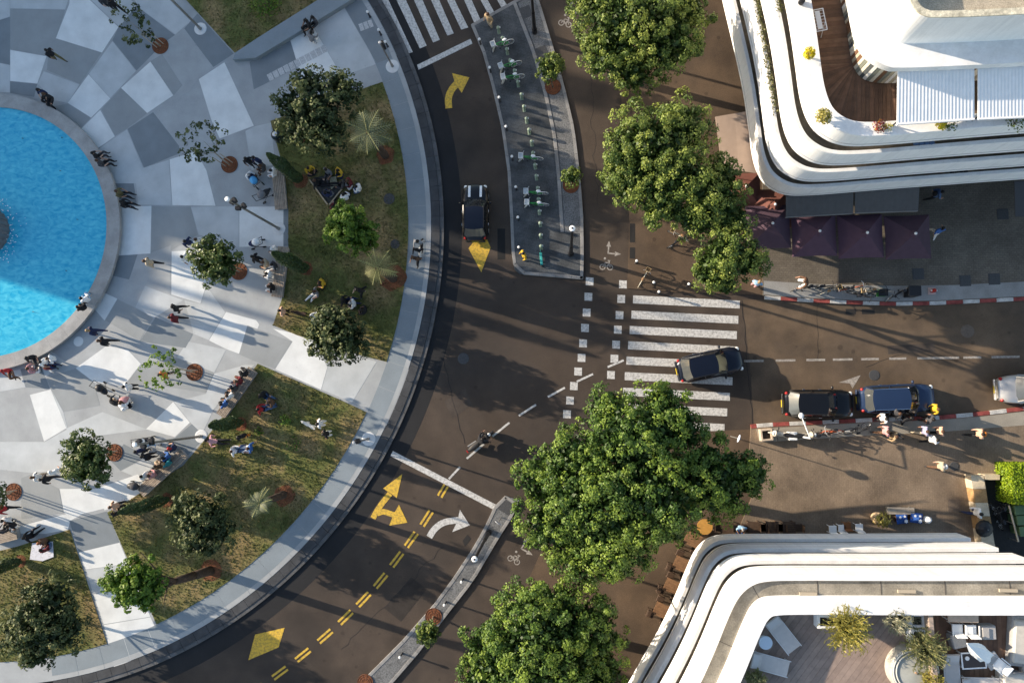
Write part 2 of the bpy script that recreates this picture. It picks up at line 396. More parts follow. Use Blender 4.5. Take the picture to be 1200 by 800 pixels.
S('M', [(842,690),(1028,652),(1148,617),(1178,798),(968,798),(920,703),(842,720)], 0, 0)
# around the fountain, right
S('D', [(528,47),(620,14),(642,162),(560,166)], 0, 200)
S('W', [(555,170),(710,165),(705,388),(548,398)], 0, 200)
S('W', [(795,-52),(920,-90),(968,0),(1010,165),(808,162)], 0, 200)
S('L', [(632,0),(792,-50),(805,162),(648,160)], 0, 200)
S('G', [(712,168),(893,168),(928,300),(800,376),(800,350),(708,385)], 0, 200)
S('L', [(895,170),(1119,168),(1119,358),(932,300)], 0, 200)
S('W', [(1122,170),(1328,168),(1328,355),(1122,357)], 0, 200)
S('D', [(1331,168),(1468,170),(1468,350),(1331,353)], 0, 200)
S('D', [(545,400),(645,393),(605,510),(520,490)], 0, 200)
S('W', [(805,378),(960,370),(965,540),(940,622),(803,580)], 0, 200)
S('L', [(680,540),(860,607),(720,690),(635,640)], 0, 200)
S('W', [(490,572),(550,600),(490,702),(443,648)], 0, 200)
S('G', [(552,602),(633,642),(718,690),(655,798),(560,740),(494,702)], 0, 200)
S('D', [(730,687),(905,765),(870,830),(655,800)], 0, 200)
S('W', [(1060,662),(1200,700),(1215,720),(1155,870),(1060,835),(980,795)], 0, 200)
S('L', [(968,542),(1056,664),(978,793),(908,764),(864,606),(942,624)], 0, 200)
S('M', [(640,402),(800,380),(800,582),(682,538),(610,512)], 0, 200)
# lower plaza
S('W', [(355,125),(500,20),(600,40),(660,105),(580,210),(440,190)], 0, 400)
S('L', [(240,45),(305,95),(215,165),(190,110)], 0, 400)
S('W', [(140,250),(238,225),(312,405),(207,468)], 0, 400)
S('W', [(812,283),(890,380),(820,447),(685,410)], 0, 400)
S('L', [(880,0),(1060,38),(1005,145),(830,75)], 0, 400)
S('G', [(663,105),(828,77),(1003,148),(965,240),(700,200),(585,210)], 0, 400)
S('L', [(0,152),(95,130),(120,215),(0,235)], 0, 400)
S('D', [(97,130),(188,112),(213,168),(235,222),(122,215)], 0, 400)
S('G', [(218,168),(353,127),(440,192),(470,300),(300,330),(240,226)], 0, 400)
S('L', [(242,228),(298,332),(316,404),(480,330),(690,412),(470,440),(320,450),(312,410)], 0, 400)
S('D', [(905,382),(945,435),(940,470),(870,545),(780,470),(822,449)], 0, 400)
S('L', [(965,245),(1005,150),(1150,110),(1195,110),(1110,190),(1000,320),(948,432),(893,380),(816,283)], 0, 400)
S('D', [(565,605),(520,560),(580,480),(690,538)], 0, 400)
S('L', [(568,606),(692,540),(722,590),(650,640)], 0, 400)
S('W', [(450,690),(645,622),(718,680),(560,770),(490,790)], 0, 400)
S('W', [(280,690),(452,690),(488,782),(330,822),(300,800)], 0, 400)
S('G', [(100,640),(150,620),(240,670),(276,690),(298,802),(100,830)], 0, 400)
S('L', [(0,470),(210,470),(318,410),(330,600),(150,615),(0,600)], 0, 400)
S('W', [(75,870),(300,810),(486,790),(400,800),(328,840),(320,880),(215,900),(95,900)], 0, 400)
# path between lawns
S('G', [(-40,-75),(170,0),(88,128),(0,95),(-80,60)], 300, 400)
S('W', [(172,0),(80,-60),(260,-20),(335,120),(305,225),(90,130)], 300, 400)
S('L', [(337,120),(460,60),(565,95),(450,285),(307,225)], 300, 400)
S('M', [(567,95),(640,110),(725,132),(618,398),(545,345),(452,288)], 300, 400)
# bottom path
S('D', [(325,40),(500,-5),(560,140),(370,185)], 0, 600)
S('W', [(371,187),(561,142),(602,240),(402,267)], 0, 600)
S('L', [(403,269),(603,242),(640,330),(437,382)], 0, 600)
S('W', [(438,384),(641,332),(705,488),(486,524)], 0, 600)
S('W', [(487,527),(706,491),(768,626),(535,728)], 0, 600)
# top passage
S('D', [(-30,290),(158,188),(205,310),(60,385),(-10,420)], 300, 0)
S('W', [(160,185),(270,130),(395,345),(250,410),(222,395)], 300, 0)
S('L', [(272,130),(415,40),(565,300),(440,345),(397,345)], 300, 0)
S('D', [(417,38),(480,-5),(540,0),(640,200),(660,260),(567,298)], 300, 0)
S('M', [(62,387),(208,312),(220,395),(250,412),(70,560),(20,430)], 300, 0)
for k, (t, px) in enumerate(SL):
    b = MB(); b.prism(Gp(px, PZ), PZ-0.03, PZ+0.004+0.0006*(k % 5)); b.build('paving_slab', TONE[t], plaza)
for (x0, y0, x1, y1, n) in ((314, 92, 383, 56, 11), (421, 33, 437, 27, 3)):
    for i in range(n):
        t = (i+0.5)/n; b = MB(); p = G(x0+(x1-x0)*t, y0+(y1-y0)*t, PZ); q = G(x1, y1, PZ)-G(x0, y0, PZ)
        b.box((p.x, p.y, PZ), (q.length/n-0.05, 0.5, 0.03), math.atan2(q.y, q.x)); b.build('tactile_tile', TONE['T'], plaza)

# lawns
grass_m = groundmat('lawn_soil_and_grass', (0.115, 0.125, 0.036), 0.3, 9, 0.3, 1.0, patch=((0.26, 0.188, 0.086), 0.36), rough=0.95, bump=1.0)
mulch_m = groundmat('red_mulch', (0.19, 0.075, 0.036), 0.5, 14, 0.3, 3, rough=0.95, bump=1.0)
def garc(p0, p1, n=14):
    a = math.atan2((G(*p0)-C0).y, (G(*p0)-C0).x); b = math.atan2((G(*p1)-C0).y, (G(*p1)-C0).x)
    return arc(R_LAWN-0.03, a, b, n)
LAWN = [
 Gp([(216, -2), (275, 62), (300, 47), (375, 0), (420, -40), (300, -160), (230, -120), (200, -60)], PZ),
 Gp([(317, 142), (322, 160), (328, 182), (334, 206), (338, 246), (338, 289), (332, 346), (320, 381), (349, 393), (400, 409), (430, 418)], PZ)+garc((460, 426), (452, 96)),
 Gp([(302, 426), (262, 487), (240, 515), (215, 545), (151, 586), (126, 600), (150, 655)], PZ)+garc((187, 735), (435, 485))+Gp([(400, 469)], PZ),
 Gp([(82, 620), (60, 627), (20, 640), (-60, 660), (-120, 720)], PZ)+garc((-90, 785), (129, 760)),
]
LN = [('upper lawn beside the low blue-grey wall', 0), ('shaded', 1), ('sunlit', 2), ('corner', 3)]
blade_m = leafmat('grass_blade', (0.08, 0.11, 0.022), (0.15, 0.152, 0.045), (0.27, 0.205, 0.092), 0.3, 0.8)
rg = random.Random(3)
for k, L in enumerate(LAWN):
    lw = sheet('lawn', L, PZ+0.03, grass_m, thick=0.06)
    xs = [p.x for p in L]; ys = [p.y for p in L]
    b = MB(); b.tint = []
    for _ in range(int((max(xs)-min(xs))*(max(ys)-min(ys))*150)):
        x = rg.uniform(min(xs), max(xs)); y = rg.uniform(min(ys), max(ys))
        if not inside((x, y), L): continue
        d = noise.noise(Vector((x*0.45, y*0.45, k)))+0.5*noise.noise(Vector((x*1.7, y*1.7, 5)))
        if rg.random() < 0.25-0.5*d: continue
        a = rg.uniform(0, 2*PI); s = rg.uniform(0.025, 0.06); h = rg.uniform(0.03, 0.10); l2 = rg.uniform(-.06, .06)
        b.add([(x+s*math.cos(a), y+s*math.sin(a), PZ+0.028), (x-s*math.cos(a), y-s*math.sin(a), PZ+0.028), (x+l2, y-l2*0.5, PZ+0.028+h)], [(0, 1, 2)])
        b.tint.append(min(1, max(0, 0.5-0.55*d+rg.uniform(-.3, .3))))
    o = b.build('grass', blade_m); tag(o, ['short grass on the small lawn above the low wall', 'short shaded grass on the lawn with the palms', 'short sunlit grass on the lawn below the benches', 'short grass on the corner lawn beside the path'][k], 'grass', kind='stuff')
def mulch(px, py, r, k=1.0):
    b = MB(); c = G(px, py, PZ+0.03); ring = []
    for i in range(22):
        a = 2*PI*i/22; rr = r*(1+0.22*noise.noise(Vector((math.cos(a)*1.5+px, math.sin(a)*1.5, 2))))
        ring.append((c.x+rr*k*math.cos(a), c.y+rr*math.sin(a), PZ+0.032))
    b.add(ring+[(c.x, c.y, PZ+0.10)], [(i, (i+1) % 22, 22) for i in range(22)])
    o = b.build('mulch_bed', mulch_m, smooth=True); tag(o, kind='structure')
for a in ((452, 182, 0.6), (460, 325, 0.85), (333, 580, 0.65), (247, 668, 0.7), (352, 212, 0.5), (359, 315, 0.45), (282, 497, 0.45), (196, 586, 0.45), (24, 657, 0.4), (352, 160, 0.5)): mulch(*a)

# low wall between the upper lawn and the passage
wl = MB(); wl.prism(Gp([(273, 70), (300, 68), (412, 0), (470, -36), (420, -40), (376, -2), (300, 46), (276, 62)], 0.5), PZ-0.02, 0.52)
lowwall = wl.build('low_wall', ring_m); tag(lowwall, 'low blue-grey stone seat wall edging the upper lawn', 'wall')

# traffic islands
isl_px = [(552, 29), (566, 62), (577, 102), (588, 150), (595, 200), (598, 250), (600, 300), (603, 316), (609, 321), (683, 327), (684, 300), (683, 250), (679, 200), (673, 150), (661, 100), (648, 55), (637, 18), (628, -10), (615, -6), (590, 8)]
island = sheet('traffic_island', offset(Gp(isl_px, 0.1), 0.0), 0.12, pave_isl, thick=0.2)
def kerbline(pts, wdt, z0, z1, step, mats, parent, gap=0.012, start=0.0, name='kerb_stone', side=0.0):
    """row of separate kerb stones along a world polyline"""
    out = []; i = 0; seg = []; P = [Vector((p[0], p[1], 0)) for p in pts]
    L = [0]
    for a, b in zip(P, P[1:]): L.append(L[-1]+(b-a).length)
    def at(s):
        s = min(max(s, 0), L[-1]-1e-4)
        for j in range(len(P)-1):
            if L[j+1] >= s: return P[j].lerp(P[j+1], (s-L[j])/(L[j+1]-L[j]))
        return P[-1]
    s = start; k = 0
    while s < L[-1]-0.05:
        e = min(s+(step[k % len(step)] if isinstance(step, (list, tuple)) else step), L[-1])
        a, b = at(s+gap/2), at(e-gap/2); d = b-a; nrm = Vector((-d.y, d.x, 0)).normalized()
        c = (a+b)/2+nrm*side; m = MB()
        m.box((c.x, c.y, (z0+z1)/2), (d.length, wdt, z1-z0), math.atan2(d.y, d.x), bev=0.012)
        o = m.build(name, mats[k % len(mats)], parent); out.append(o); s = e; k += 1
    return out
ip = Gp(isl_px, 0.12)
kerbline([ip[i] for i in range(0, 10)], 0.2, -0.02, 0.135, 1.0, [kerb_pale], island, side=0.08)
kerbline([ip[i] for i in range(9, 18)], 0.2, -0.02, 0.135, 1.0, [kerb_pale], island, side=0.08)
kerbline([ip[i] for i in (17, 18, 19, 0)], 0.2, -0.02, 0.132, 1.0, [kerb_pale], island, side=0.08)
ik = Gp([(603, 4), (625, 60), (640, 112), (650, 160), (655, 210), (659, 272)], 0.12)
kerbline(ik, 0.22, 0.05, 0.15, 1.0, [kerb_pale], island)
b = MB(); b.prism(Gp([(607, 4), (628, 58), (643, 110), (653, 160), (658, 210), (662, 272), (681, 274), (680, 250), (676, 200), (670, 150), (658, 102), (645, 58), (634, 18), (626, -6)], 0.12), 0.06, 0.128); b.build('sett_strip', pave_strip, island)
sep_l = [(580, 592), (568, 618), (555, 641), (532, 676), (507, 710), (470, 752), (431, 791), (405, 815)]
sep_r = [(608, 590), (600, 606), (585, 629), (555, 680), (522, 722), (490, 765), (458, 802), (440, 822)]
sep = sheet('road_separator', Gp([(592, 581)]+[(609, 586)]+sep_r[1:]+list(reversed(sep_l)), 0.12), 0.12, pave_strip, thick=0.2)
kerbline(Gp([(592, 581)]+sep_l, 0.12), 0.2, -0.02, 0.14, 1.0, [kerb_pale], sep, side=0.08)
kerbline(list(reversed(Gp([(592, 581), (609, 586)]+sep_r[1:], 0.12))), 0.2, -0.02, 0.14, 1.0, [kerb_pale], sep, side=0.08)
for px, py in ((594, 593),):
    b = MB(); c = G(px, py, 0.12); b.box((c.x, c.y, 0.125), (0.85, 0.85, 0.02), math.radians(58)); b.build('access_cover', mat('cover_iron', (0.06, 0.06, 0.06), 0.6, 0.3, 20, 0.4), sep)
for px, py in ((615, 15), (634, 62)):
    b = MB(); c = G(px, py, 0.12); b.box((c.x, c.y, 0.13), (0.85, 0.75, 0.02), math.radians(20)); b.build('access_cover', MATS['cover_iron'], island)

# right-hand pavements with red and white kerbs
red_k = groundmat('red_kerb_paint', (0.27, 0.065, 0.055), 0.25, 20, 0.45, 2.5); white_k = groundmat('white_kerb_paint', (0.50, 0.485, 0.45), 0.2, 20, 0.4, 2.5)
k1 = [(894, 347), (925, 349.5), (960, 351.5), (1000, 353.5), (1050, 355), (1100, 354), (1150, 351.5), (1200, 349), (1400, 338)]
pav1 = sheet('upper_pavement', Gp(k1+[(1500, 100), (893, 100)], 0.12), 0.12, pave_grey, thick=0.2)
kerbline(Gp([(896, 347.5)]+k1[1:], 0.12), 0.22, -0.02, 0.15, 0.98, [white_k, red_k], pav1, start=-0.0, side=-0.05)
b = MB(); b.prism(Gp([(895, 329), (960, 333), (1050, 335), (1120, 334), (1200, 330), (1400, 322), (1400, 336), (1200, 347), (1100, 352), (1050, 353), (1000, 351.5), (925, 347.5), (895, 345)], 0.12), 0.06, 0.126); b.build('granite_band', pave_granite, pav1)
k2 = [(880, 500), (900, 498), (1025, 492), (1100, 489.5), (1150, 485), (1200, 479), (1400, 455)]
pav2 = sheet('lower_pavement', Gp(k2+[(1500, 780), (850, 780), (866, 620), (884, 575), (878, 530)], 0.12), 0.12, pave_sand, thick=0.2)
kerbline(list(reversed(Gp(k2, 0.12))), 0.24, -0.02, 0.15, 0.98, [red_k, white_k], pav2, side=-0.02)
b = MB(); b.prism(Gp([(886, 502.5), (1025, 494.5), (1100, 492), (1150, 488), (1200, 482), (1400, 458), (1400, 474), (1200, 498), (1100, 506), (1000, 511), (890, 518)], 0.12), 0.06, 0.126); b.build('granite_band', groundmat('warm_granite', (0.3, 0.27, 0.22), 0.2, 24, 0.2, 1.0), pav2)
for (par, px, py, s) in ((pav1, 1076, 321, 0.68), (pav1, 1131, 329, 0.66), (pav1, 1165, 327, 0.68), (pav1, 1175, 251, 0.66), (pav2, 1118, 592, 0.72), (pav2, 1116, 546, 0.66)):
    b = MB(); c = G(px, py, 0.12); b.box((c.x, c.y, 0.125), (s, s, 0.02), 0.03); b.box((c.x, c.y, 0.133), (s*0.8, s*0.8, 0.02), 0.03); b.build('access_cover', MATS['cover_iron'] if par is pav1 else mat('cover_brown', (0.13, 0.1, 0.075), 0.7, 0.3, 20, 0.4), par)
def disc(name, px, py, r, z, m, parent, n=20, t=0.02):
    b = MB(); c = G(px, py, z); b.lathe([(r, z-0.03), (r, z+t*0.6), (r*0.93, z+t)], n, (c.x, c.y, 0)); return b.build(name, m, parent)
for px, py, r, z, par in ((1024.5, 439.5, 0.32, 0.004, right_street), (543, 420, 0.36, 0.0, road), (456, 233, 0.36, 0.17, plaza), (463, 286, 0.3, 0.17, plaza), (1118, 546, 0.26, 0.143, pav2)):
    disc('manhole_cover', px, py, r, z, MATS['cover_iron'], par)
disc('manhole_cover', 1133.5, 388, 0.4, 0.003, groundmat('patched_cover', (0.14, 0.11, 0.085), 0.2, 20, 0.2, 2), right_street)
disc('drain_cover', 92, 400, 0.33, PZ, TONE['W'], plaza)

# painted markings
def paint(name, col, wear):
    m = bpy.data.materials.new(name); m.use_nodes = True; n = m.node_tree.nodes; l = m.node_tree.links; b = n['Principled BSDF']
    b.inputs['Roughness'].default_value = 0.7; g = n.new('ShaderNodeNewGeometry')
    z1 = n.new('ShaderNodeTexNoise'); z1.inputs['Scale'].default_value = 7; z1.inputs['Detail'].default_value = 8; z1.inputs['Roughness'].default_value = 0.75
    l.new(g.outputs['Position'], z1.inputs['Vector'])
    r = n.new('ShaderNodeValToRGB'); r.color_ramp.elements[0].position = wear; r.color_ramp.elements[1].position = wear+0.14
    r.color_ramp.elements[0].color = (col[0]*0.5+0.03, col[1]*0.5+0.025, col[2]*0.5+0.02, 1); r.color_ramp.elements[1].color = (*col, 1)
    l.new(z1.outputs['Fac'], r.inputs[0]); l.new(r.outputs[0], b.inputs['Base Color']); return m
wp = paint('white_road_paint', (0.56, 0.545, 0.51), 0.405); wf = paint('faded_white_paint', (0.40, 0.36, 0.31), 0.45); yp = paint('yellow_road_paint', (0.66, 0.41, 0.035), 0.41)
def pm(name, px, m=wp, z=0.009, par=road): return kid_sheet(name, px, z, m, par)
def line(name, x0, y0, x1, y1, wd, m=wp, z=0.009, par=road):
    d = Vector((x1-x0, y1-y0)).normalized(); q = Vector((-d.y, d.x))*wd/2
    return pm(name, [(x0+q.x, y0+q.y), (x1+q.x, y1+q.y), (x1-q.x, y1-q.y), (x0-q.x, y0-q.y)], m, z, par)
for a in ([(580,0),(620,0),(735,245),(703,255)], [(658,0),(702,0),(800,215),(768,228)], [(740,0),(780,0),(862,188),(830,200)], [(820,0),(858,0),(927,158),(897,168)],
          [(895,0),(930,0),(995,130),(962,140)], [(975,0),(1010,0),(1053,95),(1022,105)], [(1052,0),(1085,0),(1118,60),(1090,70)], [(1130,0),(1160,0),(1185,35),(1155,45)]):
    e = 62.0/max(20, a[2][1])*1.6
    a = [(a[0][0]-(a[3][0]-a[0][0])*e, -(a[3][1])*e), (a[1][0]-(a[2][0]-a[1][0])*e, -(a[2][1])*e), a[2], a[3]]
    pm('crosswalk_stripe', Z(a, 300, 0))
pm('stop_line', Z([(755,305),(1005,183),(1015,205),(762,328)], 300, 0))
for k in range(9):
    y = 346+17.9*k+(k > 4)*0.3*(k-4); xl = 742-1.95*k; xr = 867-1.7*k-(k > 5)*(k-5)*1.4
    pm('crosswalk_stripe', [(xl, y), (xr, y+6.2), (xr-0.2, y+15.4), (xl-0.3, y+9.4)], wp, 0.009)
for x, y in ((691,329.5),(689.5,347.5),(687.5,366),(685.5,384),(683.3,402),(681.5,419),(677.5,435),(672.5,452),(668,469),(664.5,485),(730,333),(728,350),(726,369),(724,386),(722,403.5),(720,420),(716,439)):
    pm('crossing_square', [(x-4.4, y-4.7), (x+4.6, y-4.2), (x+4.4, y+5), (x-4.6, y+4.6)])
for a in ((712,430,731,422),(676,447,695,438),(642,465,662,454),(608,487,628,474),(577,511,597,495),(547,537,567,520),(526,561,539,547)): line('lane_dash', *a, 2.4)
line('stop_line', 459, 531, 582, 595, 6.5)
for x0, x1 in ((872, 895), (909, 932), (945, 967), (976, 999), (1009, 1030), (1042, 1062), (1075, 1124), (1129, 1150), (1162, 1195), (1208, 1235)): line('lane_dash', x0, 422.5-(x0-900)*0.016, x1, 422.5-(x1-900)*0.016, 2.6, wf, 0.012)
yd = [(519,575),(500,607),(482,632),(465,655),(446,680),(426,702),(405,723),(381,745),(355,767),(328,788),(300,808)]
for i, (x, y) in enumerate(yd):
    a = yd[max(i-1, 0)]; c = yd[min(i+1, len(yd)-1)]; d = Vector((c[0]-a[0], c[1]-a[1])).normalized(); q = Vector((-d.y, d.x))
    for s in (-1, 1):
        o = q*s*2.4; hl = 10 if i else 7.5; line('centre_dash', x-d.x*hl+o.x, y-d.y*hl+o.y, x+d.x*hl+o.x, y+d.y*hl+o.y, 2.5, yp)
def strip(name, pts, wd, m, z=0.009):
    P = [Vector(p) for p in pts]; P3 = smooth_line([Vector((p.x, p.y, 0)) for p in P], 2); o1 = offset(P3, wd/2); o2 = offset(P3, -wd/2)
    return [(p.x, p.y) for p in o1], [(p.x, p.y) for p in o2]
def arrow(name, paths, heads, m, z=0.009):
    b = MB()
    def face(px, dz=0.0):
        p = [Vector((q.x, q.y, z+dz)) for q in Gp(px, z)]
        a = sum(p[i].x*p[(i+1) % len(p)].y-p[(i+1) % len(p)].x*p[i].y for i in range(len(p)))
        if a < 0: p.reverse()
        b.add(p, [tuple(range(len(p)))])
    for pts, wd in paths:
        o1, o2 = strip('', pts, wd, m)
        for i in range(len(o1)-1): face([o1[i], o1[i+1], o2[i+1], o2[i]])
    for h in heads: face(h, 0.0012)
    return b.build(name, m, road)
arrow('turn_arrow', [([(526, 127), (525, 115), (529, 105), (535, 98.5)], 8)], [[(530, 86), (550, 91), (541, 109), (533, 97)]], yp)
arrow('direction_diamond', [], [[(549, 291), (557, 281), (571, 281), (575, 290), (564, 319)]], yp)
arrow('direction_diamond', [], [[(333.5, 735), (326.5, 758), (291, 773), (299, 743)]], yp)
arrow('turn_arrow', [([(437, 607), (444, 594), (457, 578)], 6.5)], [[(471.5, 555), (449, 572), (457.5, 577.5), (465, 583)]], yp)
arrow('turn_arrow', [([(442, 601.5), (449, 598.5), (458, 602), (463, 603)], 6.5)], [[(467.5, 591), (477.5, 612), (456, 615.5), (461, 603)]], yp, 0.0115)
arrow('turn_arrow', [([(503, 629), (509, 619), (520, 611), (537, 609)], 7.5)], [[(539, 597), (550.5, 615), (530, 623), (536, 610)]], wp)
arrow('turn_arrow', [], [[(983, 448), (1008.5, 439.5), (999, 455), (996, 449)]], wf)
def bikesym(px, py, s, ang, mm):
    """bicycle symbol with a forward and a right arrow, as painted on the bike lane"""
    b = MB(); R = Matrix.Rotation(math.radians(ang), 2); c = Vector((px, py)); z = 0.009
    def W(u): 
        v = R @ Vector((u[0]*s, -u[1]*s)); q = G(c.x+v.x, c.y+v.y, z); return (q.x, q.y, z)
    def quad(a, d, t=0.11):
        a = Vector(a); d = Vector(d); e = (d-a).normalized(); q = Vector((-e.y, e.x))*t/2
        b.add([W(a+q), W(a-q), W(d-q), W(d+q)], [(0, 1, 2, 3)])
    for cx in (-0.42, 0.42):
        for i in range(12):
            a0 = 2*PI*i/12; a1 = 2*PI*(i+1)/12
            b.add([W((cx+0.34*math.cos(a0), 0.34*math.sin(a0))), W((cx+0.34*math.cos(a1), 0.34*math.sin(a1))), W((cx+0.24*math.cos(a1), 0.24*math.sin(a1))), W((cx+0.24*math.cos(a0), 0.24*math.sin(a0)))], [(0, 1, 2, 3)])
    for a, d in (((-0.42, 0), (-0.15, 0.5)), ((-0.15, 0.5), (0.3, 0.5)), ((0.3, 0.5), (0, 0)), ((0, 0), (-0.22, 0.42)), ((0.42, 0), (0.25, 0.72)), ((0.1, 0.75), (0.4, 0.75))): quad(a, d)
    b.ell(W((-0.22, 0.95)), (0.09, 0.09, 0.0001), 8, 3)
    quad((0.1, 1.5), (0.1, 2.35), 0.16); b.add([W((-0.16, 2.3)), W((0.36, 2.3)), W((0.1, 2.95))], [(0, 1, 2)])
    quad((0.1, 1.55), (0.9, 1.55), 0.16); b.add([W((0.85, 1.28)), W((0.85, 1.82)), W((1.55, 1.55))], [(0, 1, 2)])
    for i, f in enumerate(b.f):
        p = [Vector(b.v[j]) for j in f]; nrm = (p[1]-p[0]).cross(p[2]-p[0])
        if nrm.z < 0: b.f[i] = tuple(reversed(f))
    b.build('bike_symbol', mm, road)
bikesym(710.5, 313, 10.5, 4, wf); bikesym(662, 28, 10.5, 15, wf); bikesym(602, 656, 10.5, 30, wf)

# repairs in the asphalt: dark patches, sealed cracks, seams
tar = groundmat('tar_seal', (0.022, 0.021, 0.02), 0.3, 30, 0.2, 1); newp = groundmat('asphalt_patch', (0.038, 0.031, 0.026), 0.3, 30, 0.3, 1.2); oldp = groundmat('grey_patch', (0.066, 0.052, 0.042), 0.3, 30, 0.3, 1.2)
rc = random.Random(77)
def crack(x0, y0, x1, y1, wd=0.035, amp=3.0, z=0.006):
    n = max(4, int(math.hypot(x1-x0, y1-y0)/9)); pts = []
    for i in range(n+1):
        t = i/n; k = amp*(0 if i in (0, n) else 1); pts.append(G(x0+(x1-x0)*t+rc.uniform(-k, k), y0+(y1-y0)*t+rc.uniform(-k, k), z))
    a = offset(pts, wd/2); b_ = offset(pts, -wd/2); q = MB()
    for i in range(n): q.add([(b_[i].x, b_[i].y, z), (b_[i+1].x, b_[i+1].y, z), (a[i+1].x, a[i+1].y, z), (a[i].x, a[i].y, z)], [(0, 1, 2, 3)])
    q.build('tar_seam', tar, road)
for a in ((520, 420, 545, 520), (520, 640, 400, 760), (870, 352, 882, 498), (1015, 430, 1060, 415), (960, 352, 958, 420), (690, 60, 700, 240), (740, 300, 860, 272)): crack(*a, rc.choice((0.02, 0.03)), rc.uniform(1, 3.5), 0.0065 if a[0] < 860 and a[1] > 300 else 0.0585 if a[1] < 300 and a[0] > 700 else 0.0085)
for px, m, z in (([(583, 268), (592, 268), (592, 304), (583, 304)], tar, 0.005), ([(500, 690), (470, 728), (450, 712), (482, 676)], newp, 0.005), ([(1040, 405), (1095, 402), (1096, 412), (1041, 415)], oldp, 0.007), ([(521, 470), (545, 455), (553, 474), (530, 490)], oldp, 0.005)): kid_sheet('asphalt_patch', px, z, m, road)
for px in ([(738, 262), (744, 262), (744, 284), (738, 284)], [(738, 290), (744, 290), (744, 303), (738, 303)], [(991, 362), (1003, 362), (1003, 368), (991, 368)], [(1010, 362), (1025, 362), (1025, 368), (1010, 368)], [(542, 633), (548, 626), (552, 631), (545, 640)]):
    c = sum(Gp(px), Vector())/4; kid_sheet('drain_grate', px, 0.0595 if px[0][1] < 310 else 0.0095, mat('drain_iron', (0.022, 0.02, 0.018), 0.7, 0.3, 30), road)
import numpy as np
# ------------------------------------------------------------------ fountain
rim_m = groundmat('fountain_rim_stone', (0.33, 0.325, 0.31), 0.15, 30, 0.25, 1.2); pool_m = mat('pool_paint', (0.02, 0.30, 0.62), 0.6)
def watermat():
    m = bpy.data.materials.new('pool_water'); m.use_nodes = True; n = m.node_tree.nodes; l = m.node_tree.links; b = n['Principled BSDF']
    g = n.new('ShaderNodeNewGeometry')
    wv = n.new('ShaderNodeTexNoise'); wv.inputs['Scale'].default_value = 2.3; wv.inputs['Detail'].default_value = 3; wv.inputs['Distortion'].default_value = 0.7
    mp = n.new('ShaderNodeMapping'); mp.inputs['Scale'].default_value = (1.0, 1.7, 1); mp.inputs['Rotation'].default_value = (0, 0, 0.35)
    l.new(g.outputs['Position'], mp.inputs[0]); l.new(mp.outputs[0], wv.inputs['Vector'])
    r = n.new('ShaderNodeValToRGB'); r.color_ramp.elements[0].color = (0.015, 0.32, 0.52, 1); r.color_ramp.elements[1].color = (0.09, 0.50, 0.64, 1)  # ripple reflections put into the colour: paler blue stands in for sky glints
    r.color_ramp.elements[0].position = 0.3; r.color_ramp.elements[1].position = 0.72
    bgn = n.new('ShaderNodeTexNoise'); bgn.inputs['Scale'].default_value = 0.5; l.new(g.outputs['Position'], bgn.inputs['Vector'])
    l.new(wv.outputs['Fac'], r.inputs[0]); l.new(r.outputs[0], b.inputs['Base Color'])
    b.inputs['Roughness'].default_value = 0.12; b.inputs['IOR'].default_value = 1.33
    bp = n.new('ShaderNodeBump'); bp.inputs['Strength'].default_value = 0.4; bp.inputs['Distance'].default_value = 0.05
    l.new(wv.outputs['Fac'], bp.inputs['Height']); l.new(bp.outputs[0], b.inputs['Normal']); return m
FC = Vector((-37.9, 10.4, 0))
fo = thing('fountain', 'round stone fountain filled with bright blue water around a dark drum', 'fountain', FC)
b = MB(); b.lathe([(9.02, 0.0), (9.02, 0.3)], 96); b.build('basin', pool_m, fo)
b = MB()
nr, na = 14, 96
vs = [(0, 0, 0.44)]
for i in range(1, nr+1):
    for j in range(na):
        r_ = 8.38*i/nr; a = 2*PI*j/na; vs.append((r_*math.cos(a), r_*math.sin(a), 0.44+0.01*noise.noise(Vector((r_*math.cos(a), r_*math.sin(a), 1)))))
fs = [(0, 1+j, 1+(j+1) % na) for j in range(na)]
for i in range(nr-1):
    for j in range(na): fs.append((1+i*na+j, 1+(i+1)*na+j, 1+(i+1)*na+(j+1) % na, 1+i*na+(j+1) % na))
b.add(vs, fs); b.build('water', watermat(), fo, smooth=True)
n = 44
for i in range(n):
    a0 = 2*PI*i/n; a1 = 2*PI*(i+1)/n-0.0008; q = MB()
    ro = [(9.22*math.cos(a0+(a1-a0)*t/3), 9.22*math.sin(a0+(a1-a0)*t/3)) for t in range(4)]; ri = [(8.33*math.cos(a0+(a1-a0)*t/3), 8.33*math.sin(a0+(a1-a0)*t/3)) for t in range(4)]
    q.prism(ro+ri[::-1], 0.33, 0.56); ro = [(x*0.985, y*0.985) for x, y in ro]; ri = [(x*1.01, y*1.01) for x, y in ri]
    q.build('rim_stone', rim_m, fo)
b = MB(); b.lathe([(9.05, 0.1), (9.05, 0.34)], 72); b.build('plinth', mat('recess_shade_stone', (0.03, 0.03, 0.032), 0.9), fo)  # plinth coloured near black: the shadow under the rim put into its colour
b = MB(); b.lathe([(1.62, 0.3), (1.62, 1.55), (1.5, 1.75), (1.1, 1.8), (1.1, 2.3), (0.9, 2.4)], 40); dr = b.build('drum', mat('dark_drum_metal', (0.16, 0.155, 0.15), 0.5, 0.3, 5, 0.2), fo, smooth=False)
for i in range(26):
    a = 2*PI*i/26; q = MB(); q.box((1.63*math.cos(a), 1.63*math.sin(a), 0.95), (0.06, 0.16, 1.1), a); q.build('fin', mat('drum_fin', (0.22, 0.21, 0.2), 0.45, metal=0.5), dr)
